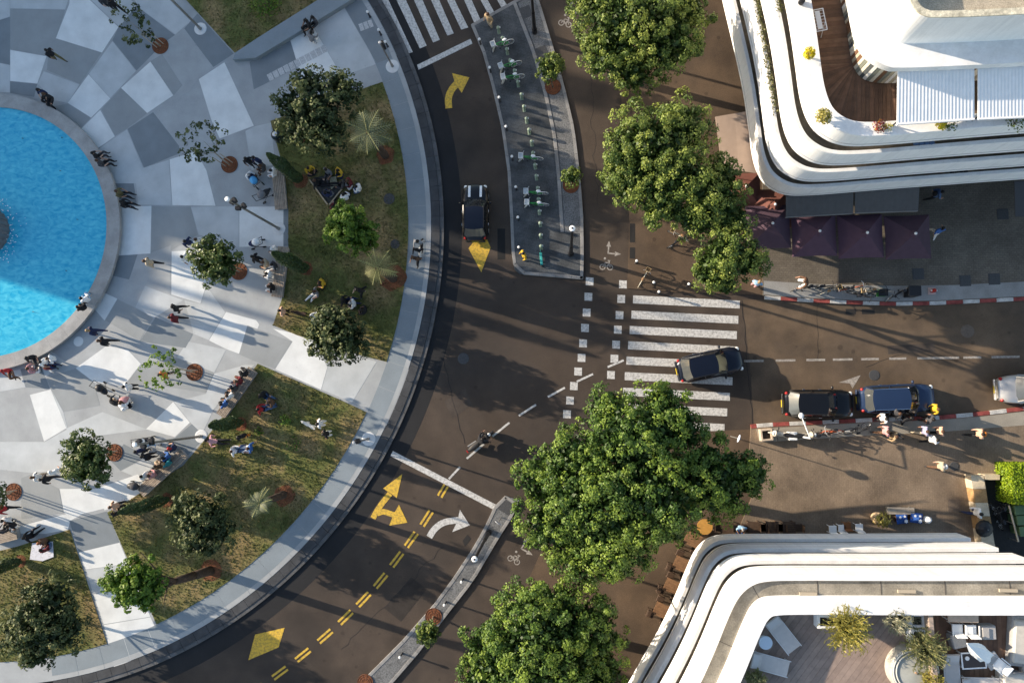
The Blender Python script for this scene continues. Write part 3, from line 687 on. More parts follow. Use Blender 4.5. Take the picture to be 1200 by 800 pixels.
for px, py in ((90, 257), (77, 317), (38, 365), (72, 161), (70, 200), (26, 162)):
    c = G(px, py, 0.5)-FC; q = MB(); q.cyl((c.x, c.y, 0.2), (c.x, c.y, 0.52), 0.03, 0.02, 8); q.cyl((c.x, c.y, 0.50), (c.x+0.12, c.y-0.03, 0.53), 0.02, 0.012, 6); q.build('nozzle', mat('dark_metal', (0.03, 0.03, 0.032), 0.45, metal=0.6), fo)
rs = random.Random(5); b = MB()
for _ in range(90):
    a = rs.uniform(-1.4, 1.2); r_ = 1.7+abs(rs.gauss(0, 0.5)); b.ell((r_*math.cos(a), r_*math.sin(a), 0.45+max(0, rs.gauss(0.05, 0.12))), (rs.uniform(.015, .05), rs.uniform(.015, .05), rs.uniform(.01, .03)), 6, 4)
o = b.build('spray', mat('white_foam', (0.8, 0.82, 0.84), 0.6), fo); o['kind'] = 'stuff'

# ------------------------------------------------------------------ buildings
white = groundmat('white_render', (0.84, 0.83, 0.80), 0.03, 12, 0.08, 0.9, rough=0.9, bump=0.15, streak=0.12)
whitec = groundmat('white_coping', (0.81, 0.79, 0.75), 0.05, 14, 0.14, 1.4, rough=0.9, bump=0.15)
glass_m = mat('window_glass', (0.03, 0.035, 0.04), 0.08, spec=0.6); frame_m = mat('window_frame', (0.5, 0.5, 0.49), 0.5)
floor_m = mat('balcony_tile', (0.22, 0.19, 0.15), 0.8, 0.2, 4); concrete = groundmat('dirty_concrete', (0.27, 0.245, 0.20), 0.2, 14, 0.4, 1.1, bump=0.3)
soff_m = mat('shop_dark', (0.05, 0.05, 0.05), 0.6)
deck_m = [mat('deck_board_%d' % i, c, 0.75, 0.18, 3, 0.3, bscale=30) for i, c in enumerate(((0.15, 0.087, 0.055), (0.175, 0.10, 0.064), (0.125, 0.075, 0.05), (0.20, 0.118, 0.075)))]
deckg_m = [mat('grey_deck_board_%d' % i, c, 0.75, 0.15, 3, 0.3, bscale=30) for i, c in enumerate(((0.27, 0.20, 0.16), (0.295, 0.22, 0.175), (0.245, 0.18, 0.145)))]
black_m = mat('black_metal', (0.02, 0.02, 0.022), 0.4, metal=0.5)
def along(pts, step):
    """points every `step` metres along a polyline, with direction"""
    P = [Vector((p[0], p[1], 0)) for p in pts]; out = []; acc = 0
    for a, b_ in zip(P, P[1:]):
        d = b_-a; L = d.length
        if L < 1e-6: continue
        s = step-acc if acc else 0
        while s <= L: out.append((a+d*(s/L), math.atan2(d.y, d.x))); s += step
        acc = (L-(s-step)) % step
    return out
def bauhaus(name, label, out_px, h0, pitch, nb, ptop, inner, last_top, cope, base):
    """curved white block: ring balconies with solid parapets, recessed glazed walls"""
    t = thing(name, label, 'building', base)
    pts = smooth_line(Gp(out_px, h0), 3); L = [Vector((p.x, p.y, 0))-base for p in pts]; inn = [v-base for v in inner]
    for v in inn: v.z = 0
    for k in range(nb):
        z0 = h0+pitch*k; z1 = z0+ptop if k < nb-1 else last_top
        b = MB(); b.ribbon(L, 0.17 if k < nb-1 else cope, z0, z1-0.06); pr = b.build('balcony_parapet', white, t)
        b = MB(); b.ribbon(offset(L, 0.012) if k < nb-1 else offset(L, 0.015), 0.18 if k < nb-1 else cope, z1-0.06, z1); b.build('coping', whitec, pr)
        b = MB(); b.ribbon(offset(L, -0.012), 0.05, z0+0.28, z0+0.33); b.build('drip_groove', mat('groove', (0.42, 0.41, 0.40), 0.9), pr)
        b = MB(); b.prism([(p.x, p.y) for p in offset(L, 0.17)]+[(p.x, p.y) for p in inn], z0+0.02, z0+0.28); b.build('floor_slab', floor_m, t)
        if k:
            wl_ = offset(L, 1.35); b = MB(); b.ribbon(wl_, 0.2, z0-pitch+0.28, z0+0.02); wall = b.build('wall', white, t)
            for c, a in along(wl_, 2.6)[1:-1]:
                q = MB(); q.box((0, -0.03, 0), (1.6, 0.10, 1.35)); wn = q.build('window', glass_m, t, loc=(c.x, c.y, z0-1.25), rz=a)
                q = MB(); q.box((0, -0.05, -0.72), (1.75, 0.16, 0.08)); q.box((0, -0.05, 0.72), (1.75, 0.14, 0.06)); q.box((0, -0.055, 0), (0.06, 0.14, 1.36)); q.build('frame', frame_m, wn)
    b = MB(); b.prism([(p.x, p.y) for p in offset(L, 2.2)]+[(p.x, p.y) for p in inn], 0.05, h0+0.03); b.build('ground_floor', soff_m, t)
    for c, a in along(offset(L, 2.12), 3.0)[1:-1]:
        q = MB(); q.box((0, 0, 0), (2.5, 0.08, 2.3)); q.build('shop_window', glass_m, t, loc=(c.x, c.y, 1.5), rz=a)
    return t, L
# upper building
ub_px = [(780, -320), (808, -170), (846, 0), (858, 50), (870, 103), (877, 151), (881, 185), (888, 207), (899, 220), (917, 229), (943, 230), (1020, 223.5), (1050, 221), (1200, 210), (1420, 195)]
ub_base = Vector((G(1000, 120).x, G(1000, 120).y, 0.0))
ub, UL = bauhaus('apartment_building', 'curved white apartment building with ring balconies above the purple parasols', ub_px, 3.3, 3.0, 4, 1.78, Gp([(1420, -320)], 3.3), 13.75, 0.62, ub_base)
def part(parent, name, m, px=None, h=None, z0=None, z1=None, smooth=False):
    b = MB(); b.prism([(v-parent.location) for v in Gp(px, h)], z0, z1); return b.build(name, m, parent)
UD = 12.62                                              # upper deck level
def plank(parent, poly, z, mats, name='deck_board', t=0.035, rnd=random.Random(1)):
    if len(poly) < 3: return
    b = MB(); b.prism(poly, z-t, z+rnd.uniform(-.002, .002)); b.build(name, rnd.choice(mats), parent)
def loc2(parent, px, h): return [((v-parent.location).x, (v-parent.location).y) for v in Gp(px, h)]
deckU = part(ub, 'terrace_deck', mat('deck_underlay', (0.16, 0.115, 0.08), 0.9), [(925, -90), (940, 0), (946, 60), (953, 100), (958, 122), (968, 138), (985, 146), (1005, 147), (1060, 146), (1400, 125), (1400, -90)], UD, UD-0.2, UD-0.014)
conv = loc2(ub, [(925, -90), (937, 0), (943, 60), (951, 105), (958, 125), (970, 142), (985, 149), (1005, 150), (1060, 149), (1060, -90)], UD)
for i in range(34):                                      # straight boards along the left wing
    y0 = -88+i*5.0
    if y0 > 78: break
    plank(deckU, clip(loc2(ub, [(920, y0-1.0), (1004, y0-9), (1004, y0-4.4), (920, y0+3.6)], UD), conv), UD, deck_m)
piv = (1004, 74); fan = 26
for i in range(fan):                                     # boards fanning round the corner
    a0 = PI+0.06-(PI/2+0.06)*0+i*(PI/2)/fan; a1 = a0+(PI/2)/fan*0.93
    a0 = PI-0.02+i*(PI/2+0.02)/fan; a1 = PI-0.02+(i+0.92)*(PI/2+0.02)/fan
    f = lambda a, r: (piv[0]+r*math.cos(a), piv[1]-r*math.sin(a))
    plank(deckU, clip(loc2(ub, [f(a0, 6), f(a0, 110), f(a1, 110), f(a1, 6)], UD), conv), UD, deck_m)
for i in range(11):
    x0 = 1004.5+i*5.0
    plank(deckU, clip(loc2(ub, [(x0, 75), (x0+4.6, 75), (x0+4.6, 155), (x0, 155)], UD), conv), UD, deck_m)
# penthouse: curved wall of panels and curtains, roof slab, upper tier
pw = smooth_line(Gp([(962, -90), (984, 0), (993, 45), (996, 69), (1003, 88), (1018, 98), (1051, 99), (1300, 90)], UD), 2)
pwl = [Vector((p.x, p.y, 0))-ub_base for p in pw]
b = MB(); b.ribbon(offset(pwl, 0.12), 0.15, UD-0.1, 15.3); pwall = b.build('penthouse_wall', mat('penthouse_wall', (0.12, 0.12, 0.11), 0.5), ub)
panm = [mat('curtain_cream', (0.62, 0.57, 0.45), 0.8, 0.15, 8), mat('curtain_white', (0.72, 0.70, 0.64), 0.8, 0.1, 8), mat('pane_grey', (0.10, 0.11, 0.11), 0.15), mat('panel_brown', (0.17, 0.09, 0.05), 0.6), mat('curtain_sand', (0.42, 0.37, 0.27), 0.8, 0.15, 8), mat('pane_green', (0.20, 0.21, 0.17), 0.3)]
rp = random.Random(8)
for c, a in along(pwl, 0.17):
    q = MB(); q.box((0, 0.05, 0), (0.155, 0.08, 2.5), bev=0.01); q.build('glazed_panel', rp.choice(panm), pwall, loc=(c.x, c.y, UD+1.3), rz=a)
b = MB(); b.prism([(v-ub_base).to_2d() for v in smooth_line(Gp([(978, -90), (996, 0), (1003, 38), (1010, 56), (1022, 69), (1037, 77), (1052, 81), (1320, 67)], 15.7), 2)]+[(v-ub_base).to_2d() for v in Gp([(1320, -90)], 15.7)], 15.3, 15.7); roof = b.build('penthouse_roof', groundmat('roof_paint', (0.76, 0.755, 0.735), 0.04, 10, 0.14, 1.3, patch=((0.70, 0.69, 0.66), 1.2)), ub)
tier = [Vector((p.x, p.y, 0))-ub_base for p in smooth_line(Gp([(1050, -90), (1065, -5), (1069, 8), (1078, 17), (1095, 22), (1320, 10)], 18.0), 2)]
b = MB(); b.ribbon(tier, 0.18, 15.68, 18.0); tw = b.build('upper_tier_wall', white, roof)
b = MB(); b.ribbon(offset(tier, -0.03), 0.26, 18.0, 18.06); b.build('tier_coping', groundmat('cream_coping', (0.60, 0.54, 0.40), 0.2, 10, 0.4, 2.5), roof)
b = MB(); b.prism([(p.x, p.y) for p in offset(tier, 0.17)]+[(v-ub_base).to_2d() for v in Gp([(1320, -90)], 18)], 17.2, 17.35); b.build('gravel_roof', groundmat('roof_gravel', (0.42, 0.36, 0.27), 0.3, 22, 0.15, 2, bump=0.8), roof)
# pleated white awnings
awn_m = mat('white_awning', (0.74, 0.74, 0.735), 0.7, 0.05, 3)
def pleats(px4, zt, zb, n, m, name, amp=0.035):
    """sloping pleated sheet: px corners top-left, top-right, bottom-right, bottom-left"""
    tl, tr = Gp(px4[:2], zt); br, bl = Gp(px4[2:], zb); b = MB(); top = []; bot = []
    for i in range(n+1):
        t = i/n; dz = amp if i % 2 else -amp
        top.append(tl.lerp(tr, t)+Vector((0, 0, dz))); bot.append(bl.lerp(br, t)+Vector((0, 0, dz)))
    c = (tl+br)/2; c.z = zb; k = len(top)
    vs = [v-c for v in top+bot]; vs += [v-Vector((0, 0, 0.03)) for v in vs]
    fs = [(i, i+k, i+k+1, i+1) for i in range(k-1)]+[(2*k+i, 2*k+i+1, 3*k+i+1, 3*k+i) for i in range(k-1)]
    fs += [(i+k, 3*k+i, 3*k+i+1, i+k+1) for i in range(k-1)]+[(i, i+1, 2*k+i+1, 2*k+i) for i in range(k-1)]+[(0, 2*k, 3*k, k), (k-1, 2*k-1, 4*k-1, 3*k-1)]
    b.add(vs, fs); return b, c, bl-c, br-c, tl-c, tr-c
for px4, lab in (([(1052, 82), (1142, 78), (1142, 139), (1051, 145)], 'pleated white terrace awning beside the curved curtain wall'), ([(1146, 77), (1236, 73), (1236, 135), (1146, 139)], 'pleated white terrace awning on the far side of the dark gap')):
    b, c, bl, br, tl, tr = pleats(px4, 15.15, 14.3, 44, awn_m, 'awning', 0.006)
    t = thing('terrace_awning', lab, 'awning', c); b.build('canopy', awn_m, t)
    q = MB(); q.box(((bl+br)/2-Vector((0, 0.02, 0.03))), ((br-bl).length, 0.08, 0.12), math.atan2((br-bl).y, (br-bl).x)); q.build('front_bar', awn_m, t)
    for v in (bl, br): q = MB(); q.cyl((v.x*0.97, v.y+0.1, UD-14.3), (v.x*0.97, v.y+0.1, -0.05), 0.035); q.build('post', black_m, t)
# awnings over the shop fronts
grey_awn = mat('grey_awning', (0.085, 0.082, 0.08), 0.8, 0.08, 4)
for px4, lab in (([(921, 222), (1000, 218), (1000, 250), (921, 254.5)], 'dark grey shop awning at the rounded corner behind the parasols'), ([(1002, 218), (1078, 213), (1076, 247), (1002, 249.5)], 'dark grey shop awning beside the open pavement behind the parasols')):
    b, c, bl, br, tl, tr = pleats(px4, 3.25, 2.85, 20, grey_awn, 'awning', 0.006)
    t = thing('shop_awning', lab, 'awning', c); b.build('canopy', grey_awn, t)
    q = MB(); q.box(((bl+br)/2-Vector((0, 0.0, 0.1))), ((br-bl).length, 0.03, 0.24), math.atan2((br-bl).y, (br-bl).x)); q.build('valance', mat('awning_edge', (0.2, 0.19, 0.18), 0.8), t)
b, c, bl, br, tl, tr = pleats([(838, 137), (884, 129), (886, 203), (846, 197)], 3.15, 2.95, 4, mat('beige_awning', (0.36, 0.27, 0.21), 0.85, 0.06, 3), 'x', 0.004)
t = thing('beige_canopy', 'flat beige fabric canopy projecting from the white building towards the trees', 'awning', c); b.build('canopy', MATS['beige_awning'], t)
for v in (bl, tl): q = MB(); q.cyl((v.x+.1, v.y, 0.05-2.95), (v.x+.1, v.y, v.z-0.02), 0.03); q.build('post', black_m, t)
t = thing('flat_awning', 'black flat awning over the pavement at the far end of the shop fronts', 'awning', Vector((G(1230, 225, 3).x, G(1230, 225, 3).y, 3.0)))
b = MB(); p = [v-t.location for v in Gp([(1188, 213), (1290, 208), (1290, 252), (1189, 254)], 3.0)]; b.prism(p, 0, 0.08); b.build('canopy', mat('black_awning', (0.06, 0.062, 0.066), 0.8), t)
# lower building
lb_px = [(1121, 624), (1040, 624.6), (960, 625), (870, 625), (846, 625.5), (832, 628), (820, 636), (810, 650), (790, 700), (772, 737), (750, 775), (736, 800), (690, 880)]
lb_base = Vector((G(990, 740).x, G(990, 740).y, 0))
lb, LL = bauhaus('terrace_building', 'white apartment building with curved corner and a timber sun deck on its roof', lb_px, 3.0, 2.65, 4, 1.5, Gp([(690, 1000), (1150, 1000)], 3.0), 13.1, 0.16, lb_base)
b = MB(); b.ribbon(offset(LL, 0.16), 0.68, 12.55, 12.92); led = b.build('roof_ledge', concrete, lb)
for c, a in along(offset(LL, 0.5), 2.7):
    q = MB(); q.box((0, 0, 0), (0.03, 0.62, 0.02)); q.build('ledge_joint', mat('joint_tar', (0.09, 0.08, 0.07), 0.9), led, loc=(c.x, c.y, 12.925), rz=a)
b = MB(); b.ribbon(offset(LL, 0.84), 0.46, 12.5, 14.05); tp = b.build('terrace_parapet', white, lb)
b = MB(); b.ribbon(offset(LL, 0.80), 0.54, 14.05, 14.12); b.build('coping', whitec, tp)
for px, py in ((949, 697), (1065, 694), (1185, 693)):
    c = G(px, py, 13.2)-lb_base; q = MB(); q.box((c.x, c.y, 12.98), (0.75, 0.13, 0.1)); q.build('scupper', mat('scupper_beige', (0.36, 0.31, 0.24), 0.8), lb)
LD = 13.0
dk = [(v-lb_base).to_2d() for v in Gp([(800, 960), (860, 815), (880, 762), (896, 728), (915, 712), (1400, 712), (1400, 960)], LD)]
b = MB(); b.prism(dk, LD-0.2, LD-0.014); deckL = b.build('roof_deck', MATS['deck_underlay'], lb)
cvl = loc2(lb, [(840, 900), (858, 815), (878, 762), (893, 728), (915, 712), (1092, 712), (1100, 900)], LD)
dirv = Vector((math.cos(math.radians(53)), math.sin(math.radians(53)))); nrm = Vector((dirv.y, -dirv.x))
c0 = Vector(loc2(lb, [(980, 770)], LD)[0])
for i in range(-32, 33):
    o = c0+nrm*i*0.236; q = [o-dirv*10, o-dirv*10+nrm*0.226, o+dirv*10+nrm*0.226, o+dirv*10]
    plank(deckL, clip([(v.x, v.y) for v in q], cvl), LD, deckg_m)
cvr = loc2(lb, [(1096, 712), (1400, 712), (1400, 900), (1100, 900)], LD)
x0 = loc2(lb, [(1096, 760)], LD)[0][0]
for i in range(34):
    plank(deckL, clip([(x0+i*0.2, -12), (x0+i*0.2+0.19, -12), (x0+i*0.2+0.19, 8), (x0+i*0.2, 8)], cvr), LD, deck_m)
b = MB(); b.prism(loc2(lb, [(1088, 717), (1093, 717), (1102, 830), (1096, 830)], LD+1), LD-0.05, LD+1.0); b.build('deck_divider', mat('divider_render', (0.36, 0.28, 0.22), 0.9, 0.15, 5), lb)

# the buildings on the sun's side of the square, beyond the frame: they shade the upper plaza
YH = Vector((SH.y, -SH.x, 0))
def slab_block(label, u, v, wx, wy, h, tops):
    c = SH*u+YH*v; t = thing('apartment_block', label, 'building', (c.x, c.y, 0), math.atan2(-SH.y, -SH.x))
    b = MB(); b.box((wx/2, 0, h/2), (wx, wy, h)); b.build('wall', white, t)
    k = 0; z = 3.2
    while z < h-1:
        q = MB(); q.box((-0.35, 0, z), (0.7, wy*0.9, 1.1)); q.build('balcony_parapet', white, t)
        for j in range(int(wy/2.6)):
            q = MB(); q.box((0, 0, 0), (0.06, 1.5, 1.3)); wn = q.build('window', glass_m, t, loc=(-0.0, -wy*0.42+j*2.6, z+1.35))
        z += 3.0
    q = MB(); q.box((wx/2, 0, h+0.25), (wx+0.1, wy+0.1, 0.5)); rf = q.build('roof', white, t)
    for (x, y, sx, sy, sz) in tops:
        q = MB(); q.box((x, y, h+0.5+sz/2), (sx, sy, sz)); q.build('roof_hut' if sx > 1.4 else 'chimney', whitec, rf)
    return t

slab_block('tall white apartment block across the square, upper plaza in its shadow', -84, -27.6, 14, 36.8, 23.0, [(4, 15.5, 3, 3.2, 2.6), (3, 9, 2.2, 2.0, 2.2), (2, 3, 3, 2.6, 2.8), (5, -4, 3, 3, 2.5)])
slab_block('narrow white apartment block beside the taller one across the square', -84.5, -5.6, 13, 7.2, 22.0, [(2, -2.6, 2.4, 1.5, 2.6), (1.2, 0.2, 0.8, 0.7, 4.6), (3, 1.6, 1.8, 0.9, 5.2), (1, 2.9, 0.9, 0.5, 3.6), (1.5, -0.9, 0.6, 0.35, 6.0)])
slab_block('lower white apartment block nearest the fountain across the square', -83, 0.9, 13, 5.8, 16.6, [(2, -1.6, 1.9, 0.8, 4.4), (2, 0.2, 1.2, 0.45, 3.4), (1, 1.9, 0.9, 0.5, 2.2)])
# ------------------------------------------------------------------ vegetation
NR = np.random.default_rng(11)
bark = mat('bark', (0.16, 0.12, 0.085), 0.9, 0.35, 8, 0.6); bark_pale = mat('pale_bark', (0.34, 0.29, 0.22), 0.9, 0.25, 8, 0.5); bark_dark = mat('dark_bark', (0.075, 0.05, 0.035), 0.95, 0.4, 9, 0.8)
lf_ficus = leafmat('ficus_leaf', (0.026, 0.054, 0.01), (0.09, 0.138, 0.021), (0.215, 0.255, 0.042), 0.14)
lf_green = leafmat('fresh_ficus_leaf', (0.016, 0.042, 0.008), (0.068, 0.128, 0.016), (0.18, 0.25, 0.03), 0.14)
lf_dark = leafmat('dark_glossy_leaf', (0.018, 0.032, 0.009), (0.045, 0.066, 0.018), (0.125, 0.14, 0.045), 0.14, 0.62)
lf_mid = leafmat('mid_leaf', (0.03, 0.055, 0.012), (0.065, 0.10, 0.02), (0.14, 0.17, 0.045), 0.2, 0.45)
lf_bright = leafmat('bright_leaf', (0.04, 0.09, 0.01), (0.09, 0.17, 0.016), (0.18, 0.26, 0.03), 0.3)
lf_cyp = leafmat('cypress_leaf', (0.012, 0.03, 0.008), (0.03, 0.06, 0.015), (0.07, 0.10, 0.03), 0.1)
lf_palm = leafmat('palm_leaflet', (0.08, 0.10, 0.05), (0.145, 0.165, 0.085), (0.25, 0.255, 0.15), 0.15)
lf_palm2 = leafmat('yellow_palm_leaflet', (0.085, 0.10, 0.03), (0.17, 0.17, 0.06), (0.29, 0.26, 0.11), 0.2)
lf_yel = leafmat('yellow_shrub_leaf', (0.16, 0.15, 0.03), (0.30, 0.26, 0.05), (0.45, 0.38, 0.09), 0.3)
lf_olive = leafmat('silver_leaf', (0.15, 0.15, 0.08), (0.26, 0.25, 0.15), (0.40, 0.37, 0.26), 0.2)
lf_flower = leafmat('yellow_flower', (0.45, 0.36, 0.01), (0.62, 0.50, 0.01), (0.70, 0.60, 0.05), 0.2)
lf_red = leafmat('red_flower', (0.10, 0.02, 0.02), (0.22, 0.03, 0.04), (0.35, 0.25, 0.03), 0.2)
lf_hedge = leafmat('hedge_leaf', (0.10, 0.17, 0.01), (0.22, 0.33, 0.012), (0.38, 0.47, 0.02), 0.3)
def leaves(pos, nrm, size, tint, aspect=0.62):
    """quad leaves at pos facing nrm; numpy arrays"""
    n = len(pos); up = NR.normal(size=(n, 3)); t = np.cross(nrm, up); t /= np.linalg.norm(t, axis=1, keepdims=True)+1e-9
    s = np.cross(nrm, t); s /= np.linalg.norm(s, axis=1, keepdims=True)+1e-9
    L = size[:, None]
    a = pos-t*L*0.5; b = pos+s*L*aspect*0.5+nrm*L*0.06; c = pos+t*L*0.5; d = pos-s*L*aspect*0.5+nrm*L*0.06
    v = np.stack([a, b, c, d], 1).reshape(-1, 3)
    return v, tint
def leafmesh(name, parts, m):
    v = np.concatenate([p[0] for p in parts]); t = np.concatenate([p[1] for p in parts]); n = len(t)
    me = bpy.data.meshes.new(name); me.vertices.add(len(v)); me.vertices.foreach_set('co', v.astype(np.float32).ravel())
    me.loops.add(4*n); me.loops.foreach_set('vertex_index', np.arange(4*n, dtype=np.int32)); me.polygons.add(n)
    me.polygons.foreach_set('loop_start', np.arange(0, 4*n, 4, dtype=np.int32)); me.polygons.foreach_set('loop_total', np.full(n, 4, np.int32))
    me.materials.append(m); at = me.attributes.new('tint', 'FLOAT', 'FACE'); at.data.foreach_set('value', np.clip(t, 0, 1).astype(np.float32))
    me.update(calc_edges=True); return me
def rand_dirs(n, zmin=-1.0):
    z = NR.uniform(zmin, 1, n); a = NR.uniform(0, 2*PI, n); r = np.sqrt(1-z*z); return np.stack([r*np.cos(a), r*np.sin(a), z], 1)
def crown_parts(lobes, cr=0.42, per=34, leaf=0.2, dens=1.0, zmin=-0.55, rough=0.22, inner=0.35, bias=0.0):
    """lobes: (centre, (rx,ry,rz)). Clumps of leaves sit over the lobes' surfaces; a sparser layer, tinted dark to stand in for shade, fills the inside"""
    out = []
    cs = [np.array(c) for c, r in lobes]; rs = [np.array(r) for c, r in lobes]
    for i, (c, r) in enumerate(zip(cs, rs)):
        area = 4*PI*((r[0]*r[1])**1.6/3+2*(r[0]*r[2])**1.6/3)**(1/1.6)*(1-zmin)/2
        k = max(5, int(area/(cr*cr*2.1)*dens)); d = rand_dirs(k, zmin)
        wob = np.array([noise.noise(Vector((x*2.3+c[0], y*2.3+c[1], z*2.3+i))) for x, y, z in d])
        p = c+d*r*(1+rough*wob[:, None]*2+NR.uniform(-.08, .06, (k, 1)))
        keep = np.ones(k, bool)
        for j in range(len(lobes)):
            if j != i: keep &= (((p-cs[j])/(rs[j]*0.82))**2).sum(1) > 1
        p = p[keep]; d = d[keep]; k = len(p)
        if not k: continue
        ct = NR.uniform(0.1, 0.85, k)+0.16*d[:, 2]+0.3*wob[keep]+bias; crr = cr*NR.uniform(0.6, 1.25, k)  # tint rises towards the top: sunlit crown tops put into the leaf colour
        m = per; dd = rand_dirs(k*m).reshape(k, m, 3); dd = dd+d[:, None, :]*0.55; dd /= np.linalg.norm(dd, axis=2, keepdims=True)
        pos = p[:, None, :]+dd*crr[:, None, None]*NR.uniform(0.55, 1.0, (k, m, 1))*np.array([1, 1, 0.8])
        nn = dd*0.8+NR.normal(size=(k, m, 3))*0.45+np.array([0, 0, 0.35]); nn /= np.linalg.norm(nn, axis=2, keepdims=True)
        tt = ct[:, None]+NR.uniform(-.18, .18, (k, m))+0.15*dd[:, :, 2]  # upper leaves of each clump tinted lighter, light from above put into colour
        out.append(leaves(pos.reshape(-1, 3), nn.reshape(-1, 3), leaf*NR.uniform(0.7, 1.3, k*m), tt.reshape(-1)))
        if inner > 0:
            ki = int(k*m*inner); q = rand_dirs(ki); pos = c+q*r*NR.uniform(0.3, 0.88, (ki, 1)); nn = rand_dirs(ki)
            out.append(leaves(pos, nn, leaf*2.1*NR.uniform(0.8, 1.3, ki), NR.uniform(0.0, 0.3, ki)))  # low tint: shade inside the crown put into the leaf colour
    return out
def limbs(base, fork, tips, r0, m, parent, pale=None):
    b = MB(); base = Vector(base); fork = Vector(fork)
    mid = base.lerp(fork, 0.5)+Vector((random.uniform(-.08, .08), random.uniform(-.08, .08), 0))
    b.tube([base, base+Vector((0, 0, 0.12)), mid, fork], [r0*1.35, r0, r0*0.86, r0*0.72], 9)
    for t in tips:
        t = Vector(t); k = fork.lerp(t, 0.5)+Vector((0, 0, -0.12*(t-fork).length)); b.tube([fork, k, t], [r0*0.5, r0*0.34, r0*0.12], 6)
        for _ in range(2):
            s = k+Vector((random.uniform(-1, 1), random.uniform(-1, 1), random.uniform(0.2, 0.9)))*(t-fork).length*0.35; b.tube([k, s], [r0*0.22, r0*0.07], 5)
    return b.build('trunk', m, parent, smooth=True)
def tree(name, label, base, lobes_px, m, cat='tree', bm=bark, tr=0.2, fork=0.45, group=None, bz=0.05, shrink=0.0, **kw):
    """lobes_px: (px, py, radius px, height of the lobe centre, flattening)"""
    lobes = []
    for (px, py, r, h, fl) in lobes_px:
        c = G(px, py, h); rm = (r-shrink)*(HC-h)/FPX; lobes.append((c, (rm, rm, rm*fl)))
    if base is None: base = sum(((c) for c, r in lobes), Vector())/len(lobes)
    base = Vector((base[0], base[1], bz)); t = thing(name, label, cat, base, 0, group)
    loc = [(tuple(c-base), r) for c, r in lobes]
    zf = min(c.z for c, r in lobes)*fork
    limbs((0, 0, -0.05), (loc[0][0][0]*0.35, loc[0][0][1]*0.35, zf), [c for c, r in loc], tr, bm, t)
    link('crown', leafmesh('crown', crown_parts(loc, **kw), m), t)
    return t
FK = dict(cr=0.36, per=64, leaf=0.135, rough=0.30, inner=0.55, shrink=5.0)
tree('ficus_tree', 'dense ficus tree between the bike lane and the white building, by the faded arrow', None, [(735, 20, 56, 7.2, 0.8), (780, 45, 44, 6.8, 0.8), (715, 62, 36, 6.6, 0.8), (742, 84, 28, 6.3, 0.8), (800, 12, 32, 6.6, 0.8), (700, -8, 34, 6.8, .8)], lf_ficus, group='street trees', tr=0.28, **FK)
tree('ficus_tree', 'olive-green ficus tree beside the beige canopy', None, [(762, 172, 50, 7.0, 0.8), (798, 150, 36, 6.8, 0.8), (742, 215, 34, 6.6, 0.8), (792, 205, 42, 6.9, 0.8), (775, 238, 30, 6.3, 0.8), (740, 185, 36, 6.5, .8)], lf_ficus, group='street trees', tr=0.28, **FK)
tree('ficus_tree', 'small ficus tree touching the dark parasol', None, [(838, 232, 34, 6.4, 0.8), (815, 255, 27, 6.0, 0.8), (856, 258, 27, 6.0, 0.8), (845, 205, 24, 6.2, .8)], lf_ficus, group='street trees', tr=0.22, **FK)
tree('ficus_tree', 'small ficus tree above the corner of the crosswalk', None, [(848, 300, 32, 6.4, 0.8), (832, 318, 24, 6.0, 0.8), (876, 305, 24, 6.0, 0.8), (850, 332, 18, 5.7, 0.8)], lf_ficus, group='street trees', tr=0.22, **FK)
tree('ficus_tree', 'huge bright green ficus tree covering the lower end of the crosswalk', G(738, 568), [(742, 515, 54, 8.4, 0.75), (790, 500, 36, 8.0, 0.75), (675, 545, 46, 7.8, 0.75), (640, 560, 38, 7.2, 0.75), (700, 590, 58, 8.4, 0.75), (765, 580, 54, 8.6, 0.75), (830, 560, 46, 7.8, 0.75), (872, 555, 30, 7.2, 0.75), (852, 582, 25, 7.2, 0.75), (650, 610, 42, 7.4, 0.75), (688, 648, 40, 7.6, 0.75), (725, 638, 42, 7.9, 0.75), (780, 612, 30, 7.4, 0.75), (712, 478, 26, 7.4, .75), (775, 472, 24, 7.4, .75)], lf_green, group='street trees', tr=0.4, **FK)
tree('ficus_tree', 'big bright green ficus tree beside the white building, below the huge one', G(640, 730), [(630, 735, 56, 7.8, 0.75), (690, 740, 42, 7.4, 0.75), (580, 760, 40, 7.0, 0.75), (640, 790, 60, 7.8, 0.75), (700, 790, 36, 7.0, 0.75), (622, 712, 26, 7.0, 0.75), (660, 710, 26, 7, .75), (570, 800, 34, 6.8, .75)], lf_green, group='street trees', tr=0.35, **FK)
# square trees in round pits
pit_m = groundmat('rusty_tree_grate', (0.20, 0.072, 0.03), 0.4, 18, 0.3, 4, bump=0.8); grate_m = mat('grate_iron', (0.12, 0.05, 0.028), 0.8, 0.3, 12)
def grate(px, py, z, label, r=0.56, par=None):
    c = G(px, py, z); t = thing('tree_grate', label, 'tree grate', (c.x, c.y, z), 0, 'round tree grates')
    b = MB(); b.lathe([(r, -0.02), (r, 0.012), (r*0.97, 0.02), (r*0.4, 0.03)], 26); b.build('soil', pit_m, t)
    for k in (0.45, 0.72, 0.97): b = MB(); b.torus((0, 0, 0.03), r*k, 0.018, 24, 5); b.build('ring', grate_m, t)
    for i in range(10): b = MB(); a = 2*PI*i/10; b.cyl((r*0.25*math.cos(a), r*0.25*math.sin(a), 0.036), (r*math.cos(a), r*math.sin(a), 0.03), 0.012, n=5); b.build('bar', grate_m, t)
SM = dict(cr=0.30, per=30, leaf=0.17, rough=0.2, inner=0.3, zmin=-0.8)
LO = dict(cr=0.20, per=12, leaf=0.19, rough=0.4, inner=0.0, dens=0.30, zmin=-0.9)
